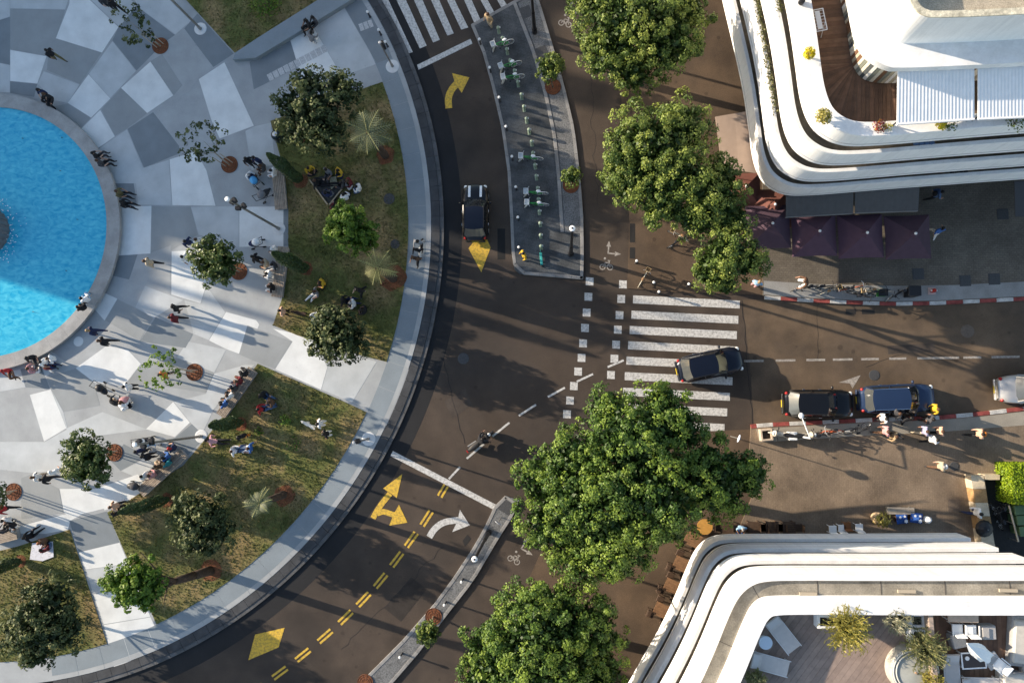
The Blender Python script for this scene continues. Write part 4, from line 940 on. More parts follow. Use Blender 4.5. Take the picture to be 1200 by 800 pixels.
pits = [((188, 54), [(150, 24, 19, 3.2, 0.9), (164, 40, 15, 2.8, 0.9)], LO, lf_dark, 'sparse young tree leaning from the grate beside the upper lawn'),
        ((269, 193), [(238, 165, 20, 3.6, 0.9), (225, 178, 14, 3.3, 0.9), (252, 160, 12, 3.6, .9)], LO, lf_dark, 'sparse young tree beside the people with a blue stroller'),
        ((280, 318), [(253, 305, 26, 3.4, 0.85)], SM, lf_mid, 'round dense young tree beside the bench with white-shirted people'),
        ((228, 436), [(190, 424, 15, 3.4, 0.9), (180, 438, 14, 3.2, 0.9), (198, 440, 12, 3.0, .9)], LO, lf_bright, 'sparse light green young tree above the stroller group'),
        ((134, 530), [(98, 530, 22, 3.6, 0.85), (108, 545, 22, 3.4, 0.85), (92, 545, 16, 3.3, .85)], SM, lf_mid, 'dense young tree beside the crowded bench'),
        ((16, 576), [(-22, 582, 22, 3.6, 0.85)], SM, lf_mid, 'young tree held by two pale stakes at the plaza edge')]
gl = ['upper lawn corner', 'people with the blue stroller', 'round dense young tree', 'stroller group', 'crowded bench', 'two pale stakes']
for (p, lob, kw, m, lab), g_ in zip(pits, gl):
    grate(*p, PZ, 'round rust-brown tree grate by the '+g_); b_ = G(*p, PZ)
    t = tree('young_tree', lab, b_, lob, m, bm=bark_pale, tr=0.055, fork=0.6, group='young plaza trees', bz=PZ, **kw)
    for s in (-1, 1):
        q = MB(); q.cyl((0.22*s, 0.12*s, 0), (0.22*s, 0.12*s, 1.9), 0.03, n=6); q.build('stake', mat('pale_stake', (0.4, 0.34, 0.26), 0.8), t)
# lawn trees
LT = dict(cr=0.34, per=26, leaf=0.19, rough=0.3, inner=0.35, dens=0.85, zmin=-0.7)
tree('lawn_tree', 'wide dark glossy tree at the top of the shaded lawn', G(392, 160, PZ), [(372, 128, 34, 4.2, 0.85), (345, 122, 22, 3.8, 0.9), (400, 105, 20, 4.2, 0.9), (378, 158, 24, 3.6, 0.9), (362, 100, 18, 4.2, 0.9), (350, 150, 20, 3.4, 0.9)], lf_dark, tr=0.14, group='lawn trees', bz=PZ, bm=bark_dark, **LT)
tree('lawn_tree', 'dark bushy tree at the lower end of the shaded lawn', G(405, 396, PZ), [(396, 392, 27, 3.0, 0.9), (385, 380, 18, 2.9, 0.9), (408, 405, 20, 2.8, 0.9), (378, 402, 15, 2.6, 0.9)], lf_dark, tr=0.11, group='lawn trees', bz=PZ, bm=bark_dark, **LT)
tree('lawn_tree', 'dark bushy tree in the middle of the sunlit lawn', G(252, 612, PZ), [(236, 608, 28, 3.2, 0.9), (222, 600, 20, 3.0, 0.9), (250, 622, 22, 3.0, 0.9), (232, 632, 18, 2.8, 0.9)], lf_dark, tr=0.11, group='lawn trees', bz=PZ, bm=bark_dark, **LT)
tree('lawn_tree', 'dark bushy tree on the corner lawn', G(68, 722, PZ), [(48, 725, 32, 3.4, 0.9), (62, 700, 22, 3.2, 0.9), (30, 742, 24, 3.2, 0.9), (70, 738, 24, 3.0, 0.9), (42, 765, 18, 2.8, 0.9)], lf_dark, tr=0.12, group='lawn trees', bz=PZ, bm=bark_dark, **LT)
BR = dict(cr=0.24, per=40, leaf=0.15, rough=0.35, inner=0.3, dens=0.8, zmin=-0.6)
tree('bright_tree', 'bright lime-green tree on the shaded lawn beside the palm', G(437, 291, PZ), [(405, 258, 18, 4.2, 0.8), (415, 272, 20, 3.5, 0.8), (396, 270, 15, 3.4, 0.8), (430, 278, 14, 3.0, 0.8)], lf_bright, tr=0.1, group='bright trees', bz=PZ, **BR)
tree('bright_tree', 'bright lime-green tree leaning over the bottom path on a thick dark trunk', G(247, 668, PZ), [(150, 690, 20, 8.2, 0.8), (162, 676, 20, 8.2, 0.8), (178, 685, 15, 7.9, 0.8), (140, 678, 14, 8.0, 0.8), (172, 700, 12, 7.9, .8)], lf_bright, bm=bark_dark, tr=0.30, fork=0.5, group='bright trees', bz=PZ, **BR)
def cypress(label, bx, by, h, r):
    c = G(bx, by, PZ); t = thing('cypress_tree', label, 'tree', (c.x, c.y, PZ), 0, 'columnar cypresses')
    q = MB(); q.cyl((0, 0, -0.05), (0, 0, h*0.7), 0.07, 0.03, 7); q.build('trunk', bark_dark, t)
    n = int(h*620); z = NR.uniform(0.04, 1, n); a = NR.uniform(0, 2*PI, n)
    rr = r*np.minimum(1, (1.02-z)*3.0)**0.7*(0.6+0.4*np.minimum(1, z*5))*NR.uniform(0.7, 1.05, n)*(1+0.2*np.sin(a*3+z*9))
    pos = np.stack([rr*np.cos(a), rr*np.sin(a), z*h], 1); nn = np.stack([np.cos(a), np.sin(a), np.full(n, 0.4)], 1)+NR.normal(size=(n, 3))*0.35; nn /= np.linalg.norm(nn, axis=1, keepdims=True)
    link('crown', leafmesh('crown', [leaves(pos, nn, 0.13*NR.uniform(0.7, 1.3, n), NR.uniform(0, 0.9, n))], lf_cyp), t)
cypress('slim dark cypress behind the bench with the blue stroller', 352, 211, 5.6, 0.36)
cypress('slim dark cypress behind the bench with the white-shirted people', 359, 315, 5.8, 0.38)
cypress('slim dark cypress between the two benches of the sunlit lawn', 282, 495, 4.4, 0.36)
cypress('slim dark cypress at the narrow end of the sunlit lawn', 196, 585, 5.4, 0.36)
cypress('slim dark cypress on the corner lawn beside the picnic blanket', 24, 657, 5.0, 0.36)
def palm(label, bx, by, h, fl, nf, m, tr=0.16, lean=(0, 0), droop=0.9, name='palm_tree'):
    c = G(bx, by, PZ); t = thing(name, label, 'palm', (c.x, c.y, PZ), 0, 'palms on the lawns'); b = MB(); pts = []; rs_ = []
    for i in range(9):
        k = i/8; pts.append(Vector((lean[0]*k*k, lean[1]*k*k, h*k-0.05))); rs_.append(tr*(1.25-0.45*k)*(1.12 if i % 2 else 0.95))
    b.tube(pts, rs_, 10); b.build('trunk', bark_dark, t); top = pts[-1]; parts = []; st = MB()
    for i in range(nf):
        a = 2*PI*i/nf*2.4+random.uniform(-.3, .3); el = random.uniform(-0.35, 0.95); L = fl*random.uniform(0.75, 1.05); P = []
        d = Vector((math.cos(a)*math.cos(el), math.sin(a)*math.cos(el), math.sin(el))); p = top.copy(); stp = 10
        for s in range(stp+1): P.append(p.copy()); p = p+d*(L/stp); d = (d+Vector((0, 0, -droop/stp))).normalized()
        st.tube(P[::3]+[P[-1]], [0.02]*(len(P[::3]))+[0.006], 4)
        pos = []; nn = []; vv = []; tint = random.uniform(0.2, 0.8)
        for s in range(2, stp+1):
            dd = (P[s]-P[s-1]).normalized(); side = dd.cross(Vector((0, 0, 1))).normalized()
            for sg in (-1, 1):
                for kk in (0.0,):
                    o = P[s-1].lerp(P[s], kk); ll = fl*0.30*math.sin(PI*min(0.96, (s+kk)/stp*0.82+0.14)); q = (side*sg*0.85+dd*0.6+Vector((0, 0, 0.12))).normalized(); wv = dd*0.03
                    vv += [o-wv, o+wv, o+q*ll+wv*0.3+Vector((0, 0, -.04)), o+q*ll-wv*0.3+Vector((0, 0, -.04))]
        n = len(vv)//4; parts.append((np.array([tuple(v) for v in vv]), np.full(n, tint)+NR.uniform(-.15, .15, n)))
    st.build('frond_stems', mat('frond_stem', (0.25, 0.24, 0.09), 0.7), t); link('crown', leafmesh('crown', parts, m), t)
palm('pale silver-green palm in a red bed beside the wide dark tree', 452, 183, 4.6, 1.6, 15, lf_palm, 0.2)
palm('yellowish palm in a big red bed near the ring path', 461, 326, 4.2, 1.35, 15, lf_palm2, 0.24)
palm('small silvery palm on the sunlit lawn in a red bed', 333, 579, 4.0, 1.05, 14, lf_palm, 0.2)
def shrub(name, label, px, py, h, r, m, group=None, z=PZ, n=220, leaf=0.16, zf=0.7, cat='shrub', flat=1.0):
    c = G(px, py, z+h*0.5); t = thing(name, label, cat, (c.x, c.y, z), 0, group)
    q = MB()
    for i in range(5): a = 2*PI*i/5; q.tube([(0, 0, -0.03), (r*0.45*math.cos(a), r*0.45*math.sin(a), h*0.6)], [0.02, 0.008], 5)
    q.build('stems', bark, t); d = rand_dirs(n, -0.4); pos = d*np.array([r, r*flat, h*0.5])*NR.uniform(0.45, 1.05, (n, 1))+np.array([0, 0, h*0.52]); nn = d+NR.normal(size=(n, 3))*0.5+np.array([0, 0, .4]); nn /= np.linalg.norm(nn, axis=1, keepdims=True)
    link('foliage', leafmesh('foliage', [leaves(pos, nn, leaf*NR.uniform(0.6, 1.3, n), NR.uniform(0, 1, n))], m), t); return t
shrub('seedling', 'little lime-green shrub on the sunlit lawn beside the seated couple', 334, 493, 0.6, 0.4, lf_bright, 'small lawn plants', n=90)
shrub('seedling', 'tiny lime-green plants below the seated couple on the lawn', 303, 505, 0.4, 0.3, lf_bright, 'small lawn plants', n=50)
shrub('seedling', 'pale dry shrub near the middle of the sunlit lawn', 344, 520, 0.5, 0.5, lf_bright, 'small lawn plants', n=60)
shrub('seedling', 'dark leafy shrub at the top edge of the upper lawn', 310, 3, 1.0, 1.1, lf_bright, 'small lawn plants', n=500)
shrub('seedling', 'dark green shrub at the outer corner of the upper lawn', 352, -18, 1.0, 0.7, lf_mid, 'small lawn plants', n=300)
def potted(label, px, py, gx, gy, r, z=0.128):
    grate(gx, gy, z, 'round rust-brown tree pit under the '+label[1], 0.52)
    return tree('pit_tree', label[0], G(gx, gy, z), [(px, py, r, 2.0, 0.95)], lf_ficus, tr=0.06, group='island trees', bz=z, cr=0.2, per=24, leaf=0.13, rough=0.2, inner=0.3, zmin=-0.7)
potted(('bushy little tree in the pit by the docked green bikes', 'bushy little tree'), 643.5, 79, 648, 102, 14)
potted(('tiny tree in the pit near the lower end of the dock row', 'tiny tree'), 670, 207, 669, 217, 9.5)
potted(('thin little tree in the pit on the road separator', 'thin little tree'), 501, 742, 508, 722, 12)
grate(428, 799, 0.128, 'round rust-brown tree pit at the end of the separator', 0.5)
# planting on the buildings
shrub('balcony_plant', 'round yellow-flowering plant on the upper terrace beside the deck boards', 948, 63, 0.7, 0.26, lf_flower, 'terrace plants', 13.76, 420, 0.11)
shrub('balcony_plant', 'yellow-green plant at the rounded terrace corner', 965, 137, 0.7, 0.36, lf_yel, 'terrace plants', 13.76, 560, 0.11)
shrub('balcony_plant', 'dark red flowering plant in the terrace parapet', 1031, 148, 0.4, 0.3, lf_red, 'terrace plants', 13.76, 280, 0.1)
shrub('balcony_plant', 'orange-yellow flowers beside the dark red plant on the parapet', 1041, 149, 0.3, 0.2, lf_flower, 'terrace plants', 13.76, 60, 0.09)
shrub('balcony_plant', 'yellow flowers on the parapet below the pleated awning', 1103, 146, 0.4, 0.25, lf_flower, 'terrace plants', 13.76, 240, 0.1)
shrub('balcony_plant', 'green trailing plant next to the yellow flowers on the parapet', 1113, 146, 0.4, 0.36, lf_mid, 'terrace plants', 13.76, 110, 0.1)
shrub('balcony_plant', 'green plant on the parapet beyond the awning gap', 1192, 143, 0.4, 0.5, lf_mid, 'terrace plants', 13.76, 160, 0.1)
for (y0, y1, zf, hh, lab) in ((-10, 132, 8.09, 1.0, 'strip of dry planting along the middle balcony of the white building'), (-10, 14, 11.09, 1.0, 'short strip of yellow planting on the upper balcony')):
    xa = 889+(-8 if zf < 8.5 else 0); P = []
    for i in range(220 if zf < 8.5 else 50):
        y = random.uniform(y0, y1); x = (886+y*0.165+0.0) if zf < 8.5 else (911+y*0.18); P.append(G(x+random.uniform(-.5, 3), y, zf))
    c = P[0].copy(); c.z = zf; t = thing('balcony_planting', lab, 'plants', c)
    pos = np.array([tuple(p-c) for p in P for _ in range(5)])+NR.normal(size=(len(P)*5, 3))*np.array([.08, .1, .06]); n = len(pos)
    link('foliage', leafmesh('foliage', [leaves(pos, rand_dirs(n, 0.1), 0.11*NR.uniform(.6, 1.3, n), NR.uniform(0, 1, n))], lf_palm2), t)
# lower roof terrace plants
def spiky(label, px, py, z, h, r, m, n=150, group='roof terrace plants'):
    c = G(px, py, z+h*0.6); t = thing('grassy_plant', label, 'plant', (c.x, c.y, z), 0, group); vs = []; tt = []
    for i in range(n):
        a = random.uniform(0, 2*PI); rr = r*math.sqrt(random.random()); o = Vector((0.12*math.cos(a), 0.12*math.sin(a), 0)); P = [o]
        tip = Vector((rr*math.cos(a), rr*math.sin(a), h*random.uniform(0.5, 1.1)*(1.1-0.5*(rr/r)**2))); s = tip.cross(Vector((0, 0, 1))).normalized()*0.018
        md = (o+tip)/2+Vector((0, 0, 0.25*h)); vs += [o-s, o+s, md+s*1.2, md-s*1.2, md-s*1.2, md+s*1.2, tip+s*0.4, tip-s*0.4]; tt += [random.random()]*2
        for k in range(5):
            q = md.lerp(tip, k/5+.1); e = Vector((random.uniform(-1, 1), random.uniform(-1, 1), random.uniform(-.2, .8))).normalized()*0.16; w_ = e.cross(Vector((0, 0, 1))).normalized()*0.022
            vs += [q, q+e*0.5+w_, q+e, q+e*0.5-w_]; tt.append(random.random())
    link('foliage', leafmesh('foliage', [(np.array([tuple(v) for v in vs]), np.array(tt))], m), t); return t
spiky('big yellow-green grassy plant in the white planter on the roof deck', 994, 738, LD+0.5, 1.2, 1.15, lf_yel, 190)
spiky('silvery shrub spilling over the roof parapet between the planters', 1053, 727, LD+0.4, 1.0, 0.65, lf_olive, 100)
spiky('dry pale shrub above the round tub on the roof deck', 1085, 762, LD+0.4, 1.2, 1.05, lf_palm2, 170)
spiky('yellow-green shrub beside the round tub and the recliner', 1092, 797, LD+0.3, 0.9, 0.55, lf_yel, 90)
spiky('dry pinkish grass at the roof parapet beside the sun loungers', 886, 797, LD+0.1, 0.8, 0.5, lf_palm2, 90)
# ------------------------------------------------------------------ street furniture
steel = mat('grey_steel', (0.30, 0.29, 0.27), 0.45, metal=0.6); silver = mat('pale_steel', (0.55, 0.55, 0.55), 0.4, metal=0.5); wht = mat('white_enamel', (0.78, 0.78, 0.76), 0.4)
blk = mat('black_plastic', (0.018, 0.018, 0.02), 0.45); rub = mat('rubber', (0.022, 0.022, 0.022), 0.85); lampglass = mat('lamp_diffuser', (0.82, 0.82, 0.80), 0.3)
def mast(label, px, py, h, tilt):
    """plaza floodlight mast on a white disc with four floodlights and a white head"""
    c = G(px, py, PZ); t = thing('floodlight_mast', label, 'lamp post', (c.x, c.y, PZ), tilt, 'plaza lamp posts')
    b = MB(); b.lathe([(0.42, -0.02), (0.42, 0.015), (0.36, 0.03)], 28); b.build('base_disc', mat('pale_disc', (0.62, 0.62, 0.60), 0.7, 0.05, 6), t)
    b = MB(); b.lathe([(0.11, 0.0), (0.11, 0.3), (0.085, 0.32), (0.065, h)], 14); b.build('pole', steel, t)
    for i in range(4):
        z = h-0.5-0.42*i; a = i*2.1; q = MB(); q.box((0.17*math.cos(a), 0.17*math.sin(a), z), (0.22, 0.3, 0.24), a, bev=0.03); q.build('floodlight', blk, t)
    b = MB(); b.lathe([(0.05, h-0.05), (0.12, h), (0.135, h+0.1), (0.08, h+0.16)], 16); b.build('lamp_head', lampglass, t)
mast('tall grey floodlight mast on a white disc beside the bench with the stroller', 327, 268, 7.6, 0.5)
mast('tall grey floodlight mast on a white disc beside the low wall', 235, 34, 7.6, 1.1)
mast('tall grey floodlight mast at the end of the crowded bench', 236, 511, 7.6, 2.2)
def ringlamp(label, px, py, h):
    c = G(px, py, PZ); t = thing('path_lamp', label, 'lamp post', (c.x, c.y, PZ), 0.4, 'ring path lamps')
    b = MB(); b.lathe([(0.44, -0.02), (0.44, 0.015), (0.38, 0.03)], 28); b.build('base_disc', MATS['pale_disc'], t)
    b = MB(); b.lathe([(0.09, 0), (0.09, 0.3), (0.06, 0.34), (0.05, h)], 12); b.build('pole', steel, t)
    q = MB(); q.box((0.12, 0, h-0.4), (0.16, 0.3, 0.7), 0, bev=0.03); q.build('signal_box', blk, t)
    q = MB(); q.lathe([(0.05, h), (0.1, h+0.05), (0.05, h+0.12)], 12); q.build('cap', silver, t)
ringlamp('short grey lamp post on a white disc beside the top crosswalk', 460, 78, 3.4)
ringlamp('short grey lamp post on a white disc beside the sunlit lawn', 432, 514, 3.4)
ringlamp('short grey lamp post on a white disc at the end of the low wall', 392, 1, 3.4)
def streetlamp(label, px, py, h=7.6):
    c = G(px, py, 0.13); t = thing('street_lamp', label, 'street lamp', (c.x, c.y, 0.12), 0, 'black street lamps')
    b = MB(); b.lathe([(0.17, 0), (0.17, 0.5), (0.13, 0.6), (0.11, 2.6), (0.085, 2.7), (0.07, h)], 14); b.build('pole', black_m, t)
    b = MB(); b.lathe([(0.08, h), (0.14, h+0.06), (0.16, h+0.12), (0.11, h+0.18)], 20); b.build('lamp_head', lampglass, t)
    b = MB(); b.lathe([(0.05, h+0.18), (0.05, h+0.23)], 10); b.build('sensor', blk, t)
streetlamp('black street lamp with white head on the island by the dock row', 669, 298)
streetlamp('black street lamp on the island beside the top crosswalk', 626.5, 38)
streetlamp('black street lamp with white head on the road separator', 573, 623)
def bollard(px, py, z, label):
    c = G(px, py, z+0.6)
    t = thing('bollard', label, 'bollard', (c.x, c.y, z), 0, 'white-topped bollards'); b = MB(); b.lathe([(0.075, -0.02), (0.075, 0.04), (0.055, 0.06), (0.055, 0.62)], 12); b.build('post', mat('dark_post', (0.05, 0.05, 0.055), 0.5, metal=0.4), t)
    b = MB(); b.lathe([(0.06, 0.62), (0.085, 0.68), (0.08, 0.76), (0.04, 0.80)], 12); b.build('cap', wht, t)
for x, y in ((562, 47), (574, 80), (585, 115), (593, 149), (600, 184), (604.5, 219.5), (607, 255), (608, 290)): bollard(x, y, 0.12, 'dark bollard with white cap along the kerb of the bike island')
for x, y in ((431, 15), (444, 36), (452, 50)): bollard(x, y, PZ, 'dark bollard with white cap at the plaza end of the top crosswalk')
for x, y in ((541, 681), (521, 708), (469, 769)): bollard(x, y, 0.12, 'dark bollard with white cap on the road separator')
for x, y in ((766, 331), (772, 342), (807, 333), (746, 306)): bollard(x, y, 0.05, 'dark bollard with white cap beside the pale parked bicycle')
def sign(name, label, px, py, z, h, col, rz=0.0, size=0.45):
    c = G(px, py, z); t = thing(name, label, 'road sign', (c.x, c.y, z), rz)
    b = MB(); b.cyl((0, 0, 0), (0, 0, h), 0.03); b.build('pole', steel, t)
    b = MB(); M_ = Matrix.Rotation(PI/2, 3, 'Y'); b.lathe([(size/2, -0.01), (size/2, 0.01)], 20, (0.04, 0, h-0.2), M=M_); b.build('plate', mat('sign_'+name, col, 0.5), t)
sign('road_sign', 'round blue road sign on a grey pole at the head of the separator', 587, 606, 0.13, 2.4, (0.5, 0.5, 0.52), 1.0)
sign('direction_sign', 'round white road sign at the corner of the lower pavement by the crosswalk', 856, 511, 0.12, 2.6, (0.55, 0.6, 0.7), 2.8)
# benches
wood_m = [mat('bench_slat_%d' % i, c, 0.8, 0.25, 5, 0.3, bscale=30) for i, c in enumerate(((0.30, 0.245, 0.19), (0.35, 0.285, 0.22), (0.26, 0.21, 0.165)))]
def bench(label, x0, y0, x1, y1, wpx=15, n=7, z=PZ):
    a = G(x0, y0, z+0.45); b_ = G(x1, y1, z+0.45); d = b_-a; L = d.length; wd = wpx/19.0; c = (a+b_)/2
    t = thing('timber_bench', label, 'bench', (c.x, c.y, z), math.atan2(d.y, d.x), 'timber benches at the lawn edges')
    b = MB(); b.box((0, 0, 0.19), (L-0.1, wd-0.14, 0.38)); b.build('base', mat('bench_concrete', (0.33, 0.32, 0.31), 0.9, 0.1, 4), t)
    for i in range(n):
        w_ = wd/n; q = MB(); q.box((0, -wd/2+w_*(i+0.5), 0.42), (L, w_-0.018, 0.06), bev=0.008); q.build('slat', random.choice(wood_m), t)
bench('weathered timber bench beside the tall mast and the grey stroller', 325, 198, 329, 245, 15)
bench('weathered timber bench with white-shirted people beside the round dense tree', 332, 289, 324, 348, 14)
bench('timber bench with reclining people at the top of the sunlit lawn', 296, 433, 258, 487, 13)
bench('crowded timber bench at the side of the sunlit lawn', 215, 531, 164, 577, 14)
bench('timber bench at the plaza edge above the picnic blanket', -12, 633, 19, 625, 14)
# green docking posts and hire bikes
dock_m = mat('dock_grey_green', (0.24, 0.30, 0.22), 0.5); dock_g = mat('dock_green', (0.04, 0.27, 0.08), 0.5)
docks = [(584, 34), (589, 46), (594, 59), (598, 72), (603, 84), (607, 97), (611, 112), (614, 126), (617, 140), (620, 153), (623, 167), (624.5, 180), (627, 194), (628.5, 207), (630, 221), (631, 234), (632, 248), (633, 262), (633.5, 276), (634, 289)]
for x, y in docks:
    c = G(x, y, 0.6); t = thing('bike_dock', 'small grey-green bike docking post in the dotted row on the island', 'bike dock', (c.x, c.y, 0.12), 0.15, 'bike docking posts')
    b = MB(); b.box((0, 0, 0.02), (0.2, 0.24, 0.04), bev=0.012); b.build('foot', dock_m, t)
    b = MB(); b.lathe([(0.07, 0.03), (0.07, 0.5), (0.11, 0.58), (0.10, 0.72), (0.04, 0.76)], 12); b.build('post', dock_m, t)
    b = MB(); b.box((0.1, 0, 0.66), (0.08, 0.1, 0.1), bev=0.02); b.build('latch', wht, t)
def wheel(parent, x, z, R, name='wheel', guard=None, wd=0.022, turn=0.0):
    Mx = Matrix.Rotation(PI/2, 3, 'X'); o = MB(); o.torus((0, 0, 0), R-wd, wd, 20, 6, 0, Mx); w_ = o.build(name, rub, parent, loc=(x, 0, z), rz=turn)
    q = MB(); q.torus((0, 0, 0), R-2.2*wd, 0.011, 20, 5, 0, Mx)
    for i in range(8): a = 2*PI*i/8; q.cyl((0, 0, 0), ((R-2*wd)*math.cos(a), 0, (R-2*wd)*math.sin(a)), 0.006, n=4)
    q.cyl((0, -0.05, 0), (0, 0.05, 0), 0.03, n=8); q.build('rim', silver, w_)
    if guard:
        q = MB(); q.lathe([(R*0.75, -0.03), (R*0.75, 0.03)], 20, M=Mx); q.build('skirt_guard', guard, w_)
def bicycle(fm, guard=None, basket=False, seatm=blk, nm='bicycle'):
    t = thing(nm, 'bicycle', 'bicycle'); R = 0.33
    wheel(t, 0.52, R, R, guard=guard, turn=0.9 if guard else 0.25); wheel(t, -0.52, R, R)
    b = MB(); bb = (-0.05, 0, 0.30); hd = (0.38, 0, 0.82); st = (-0.22, 0, 0.78)
    for p, q in ((bb, hd), (bb, st), (st, hd), (st, (-0.52, 0, R)), (bb, (-0.52, 0, R)), (hd, (0.52, 0, R)), (hd, (0.35, 0, 0.98)), (st, (-0.25, 0, 0.92))): b.cyl(p, q, 0.028, n=7)
    b.build('frame', fm, t, smooth=True)
    b = MB(); b.tube([(0.30, -0.29, 1.02), (0.38, -0.15, 1.02), (0.36, 0, 0.99), (0.38, 0.15, 1.02), (0.30, 0.29, 1.02)], 0.016, 6); b.build('handlebar', silver if fm is not blk else blk, t)
    b = MB(); b.ell((-0.27, 0, 0.94), (0.15, 0.09, 0.045), 10, 6); b.build('saddle', seatm, t)
    b = MB(); b.torus((-0.05, 0.06, 0.30), 0.09, 0.012, 14, 5, 0, Matrix.Rotation(PI/2, 3, 'X')); b.build('crank', blk, t)
    for s in (-1, 1): b = MB(); b.box((-0.05+0.16*s, 0.13*s, 0.30-0.05*s), (0.1, 0.09, 0.03)); b.build('pedal', blk, t)
    b = MB(); b.torus((-0.52, 0, R), R+0.03, 0.02, 18, 5, 0, Matrix.Rotation(PI/2, 3, 'X')); b.build('mudguard', guard or fm, t)
    if basket:
        b = MB(); b.box((0.5, 0, 0.86), (0.3, 0.34, 0.03)); 
        for s in (-1, 1): b.box((0.5, 0.16*s, 0.95), (0.3, 0.02, 0.18)); b.box((0.5+0.14*s, 0, 0.95), (0.02, 0.34, 0.18))
        b.build('basket', basket, t)
    return t
def put(o, px, py, z, deg, label, group=None, h=0.5, roll=0.0):
    c = G(px, py, z+h); o.location = (c.x, c.y, z); o.rotation_euler = (roll, 0, math.radians(deg)); o['label'] = label
    if group: o['group'] = group
    return o
green_f = mat('bike_green', (0.05, 0.33, 0.08), 0.4); cream_f = mat('bike_cream', (0.55, 0.5, 0.38), 0.4)
hire = bicycle(green_f, wht, wht, wht, 'hire_bicycle')
hb = [(587, 52, 200), (596, 77, 200), (599, 91, 192), (620, 185, 178), (626, 226, 180), (627, 239, 178)]
for i, (x, y, a) in enumerate(hb):
    put(hire if i == 0 else copy_tree(hire), x, y, 0.12, a, ['green hire bicycle docked beside the person in a tan coat', 'green hire bicycle, upper one of the close pair', 'green hire bicycle, lower one of the close pair', 'green hire bicycle docked alone half way down the row', 'green hire bicycle above the lowest docked one', 'green hire bicycle docked lowest in the row'][i], 'docked green hire bicycles')
bk = bicycle(blk, None, False, blk); cr = bicycle(cream_f, None, mat('wicker', (0.35, 0.25, 0.13), 0.8), mat('tan_leather', (0.3, 0.17, 0.08), 0.6)); rd = bicycle(mat('bike_orange', (0.45, 0.10, 0.04), 0.4), None, False, blk)
cr.scale = (0.86,)*3
put(cr, 755, 324, 0.05, 60, 'pale bicycle parked alone beside the crosswalk corner', 'parked bicycles')
put(bk, 943, 337, 0.12, 190, 'black bicycle under the person in white at the red-white kerb', 'parked bicycles')
put(copy_tree(bk), 985, 338, 0.12, 175, 'black bicycle parked second along the upper red-white kerb', 'parked bicycles')
put(rd, 1001, 337, 0.12, 12, 'orange-red bicycle in the parked row', 'parked bicycles')
put(copy_tree(cr), 1018, 340, 0.12, 185, 'cream bicycle with a wicker basket in the parked row', 'parked bicycles')
put(copy_tree(bk), 966, 336, 0.12, 3, 'black bicycle parked next to the cyclist at the upper kerb', 'parked bicycles')
put(copy_tree(cr), 974, 340, 0.12, 20, 'cream bicycle between two black ones at the upper kerb', 'parked bicycles')
put(copy_tree(bk), 1011, 343, 0.12, 350, 'black bicycle below the orange-red one in the row', 'parked bicycles', roll=0.3)
put(copy_tree(bk), 1028, 342, 0.12, 5, 'black bicycle with its wheel by the green crate', 'parked bicycles')
put(copy_tree(bk), 1052, 344, 0.12, 210, 'black bicycle parked beside the big black box', 'parked bicycles')
put(copy_tree(bk), 1006, 500, 0.12, 20, 'black bicycle leaning at the lower kerb behind the black car', 'parked bicycles', roll=0.3)
put(copy_tree(bk), 962, 506, 0.12, 4, 'black bicycle with a purple bag near the white moped', 'parked bicycles', roll=0.2)
put(copy_tree(rd), 972, 509, 0.12, 185, 'orange bicycle lying against the black one near the purple bag', 'parked bicycles', roll=0.3)
put(copy_tree(bk), 1044, 507, 0.12, 155, 'black bicycle pushed by the group beside the blue car', 'parked bicycles')
put(copy_tree(bk), 1176, 590, 0.06, 60, 'black bicycle standing in the dark yard beside the hedge', 'parked bicycles')
put(copy_tree(bk), 1170, 605, 0.06, 110, 'black bicycle lower in the dark yard', 'parked bicycles')
put(copy_tree(bk), 796, 282, 0.05, 30, 'black bicycle under the ficus tree above the pale bicycle', 'parked bicycles')
put(copy_tree(cr), 795, 275, 0.05, 150, 'cream bicycle half hidden under the ficus tree', 'parked bicycles')
b = MB(); c = G(1034, 343, 0.4); t = thing('green_crate', 'small green crate beside the parked bicycles', 'crate', (c.x, c.y, 0.12)); b.box((0, 0, 0.22), (0.5, 0.4, 0.44), bev=0.02); b.build('body', mat('crate_green', (0.03, 0.16, 0.04), 0.7, 0.4, 6), t); b = MB(); b.box((0, 0, 0.45), (0.54, 0.44, 0.04)); b.build('lid', blk, t)
c = G(1068, 343, 0.5); t = thing('cargo_box', 'big black box with flared lid on the upper red-white kerb', 'box', (c.x, c.y, 0.12)); b = MB(); b.box((0, 0, 0.4), (0.6, 0.5, 0.8), bev=0.03); b.build('body', blk, t); b = MB(); b.box((0, 0.06, 0.84), (0.75, 0.6, 0.1), bev=0.03); b.build('lid', blk, t)
c = G(1092, 341, 0.15); t = thing('hydrant_box', 'small red and white fire hydrant on the granite band', 'hydrant', (c.x, c.y, 0.12)); b = MB(); b.box((0, 0, 0.03), (0.42, 0.42, 0.06)); b.build('plate', mat('pinkish_stone', (0.5, 0.36, 0.32), 0.8), t); b = MB(); b.lathe([(0.12, 0.05), (0.12, 0.4), (0.06, 0.5)], 12); b.build('body', mat('hydrant_red', (0.4, 0.03, 0.02), 0.5), t); b = MB(); b.cyl((-0.18, 0, 0.3), (0.18, 0, 0.3), 0.05); b.build('outlet', wht, t)
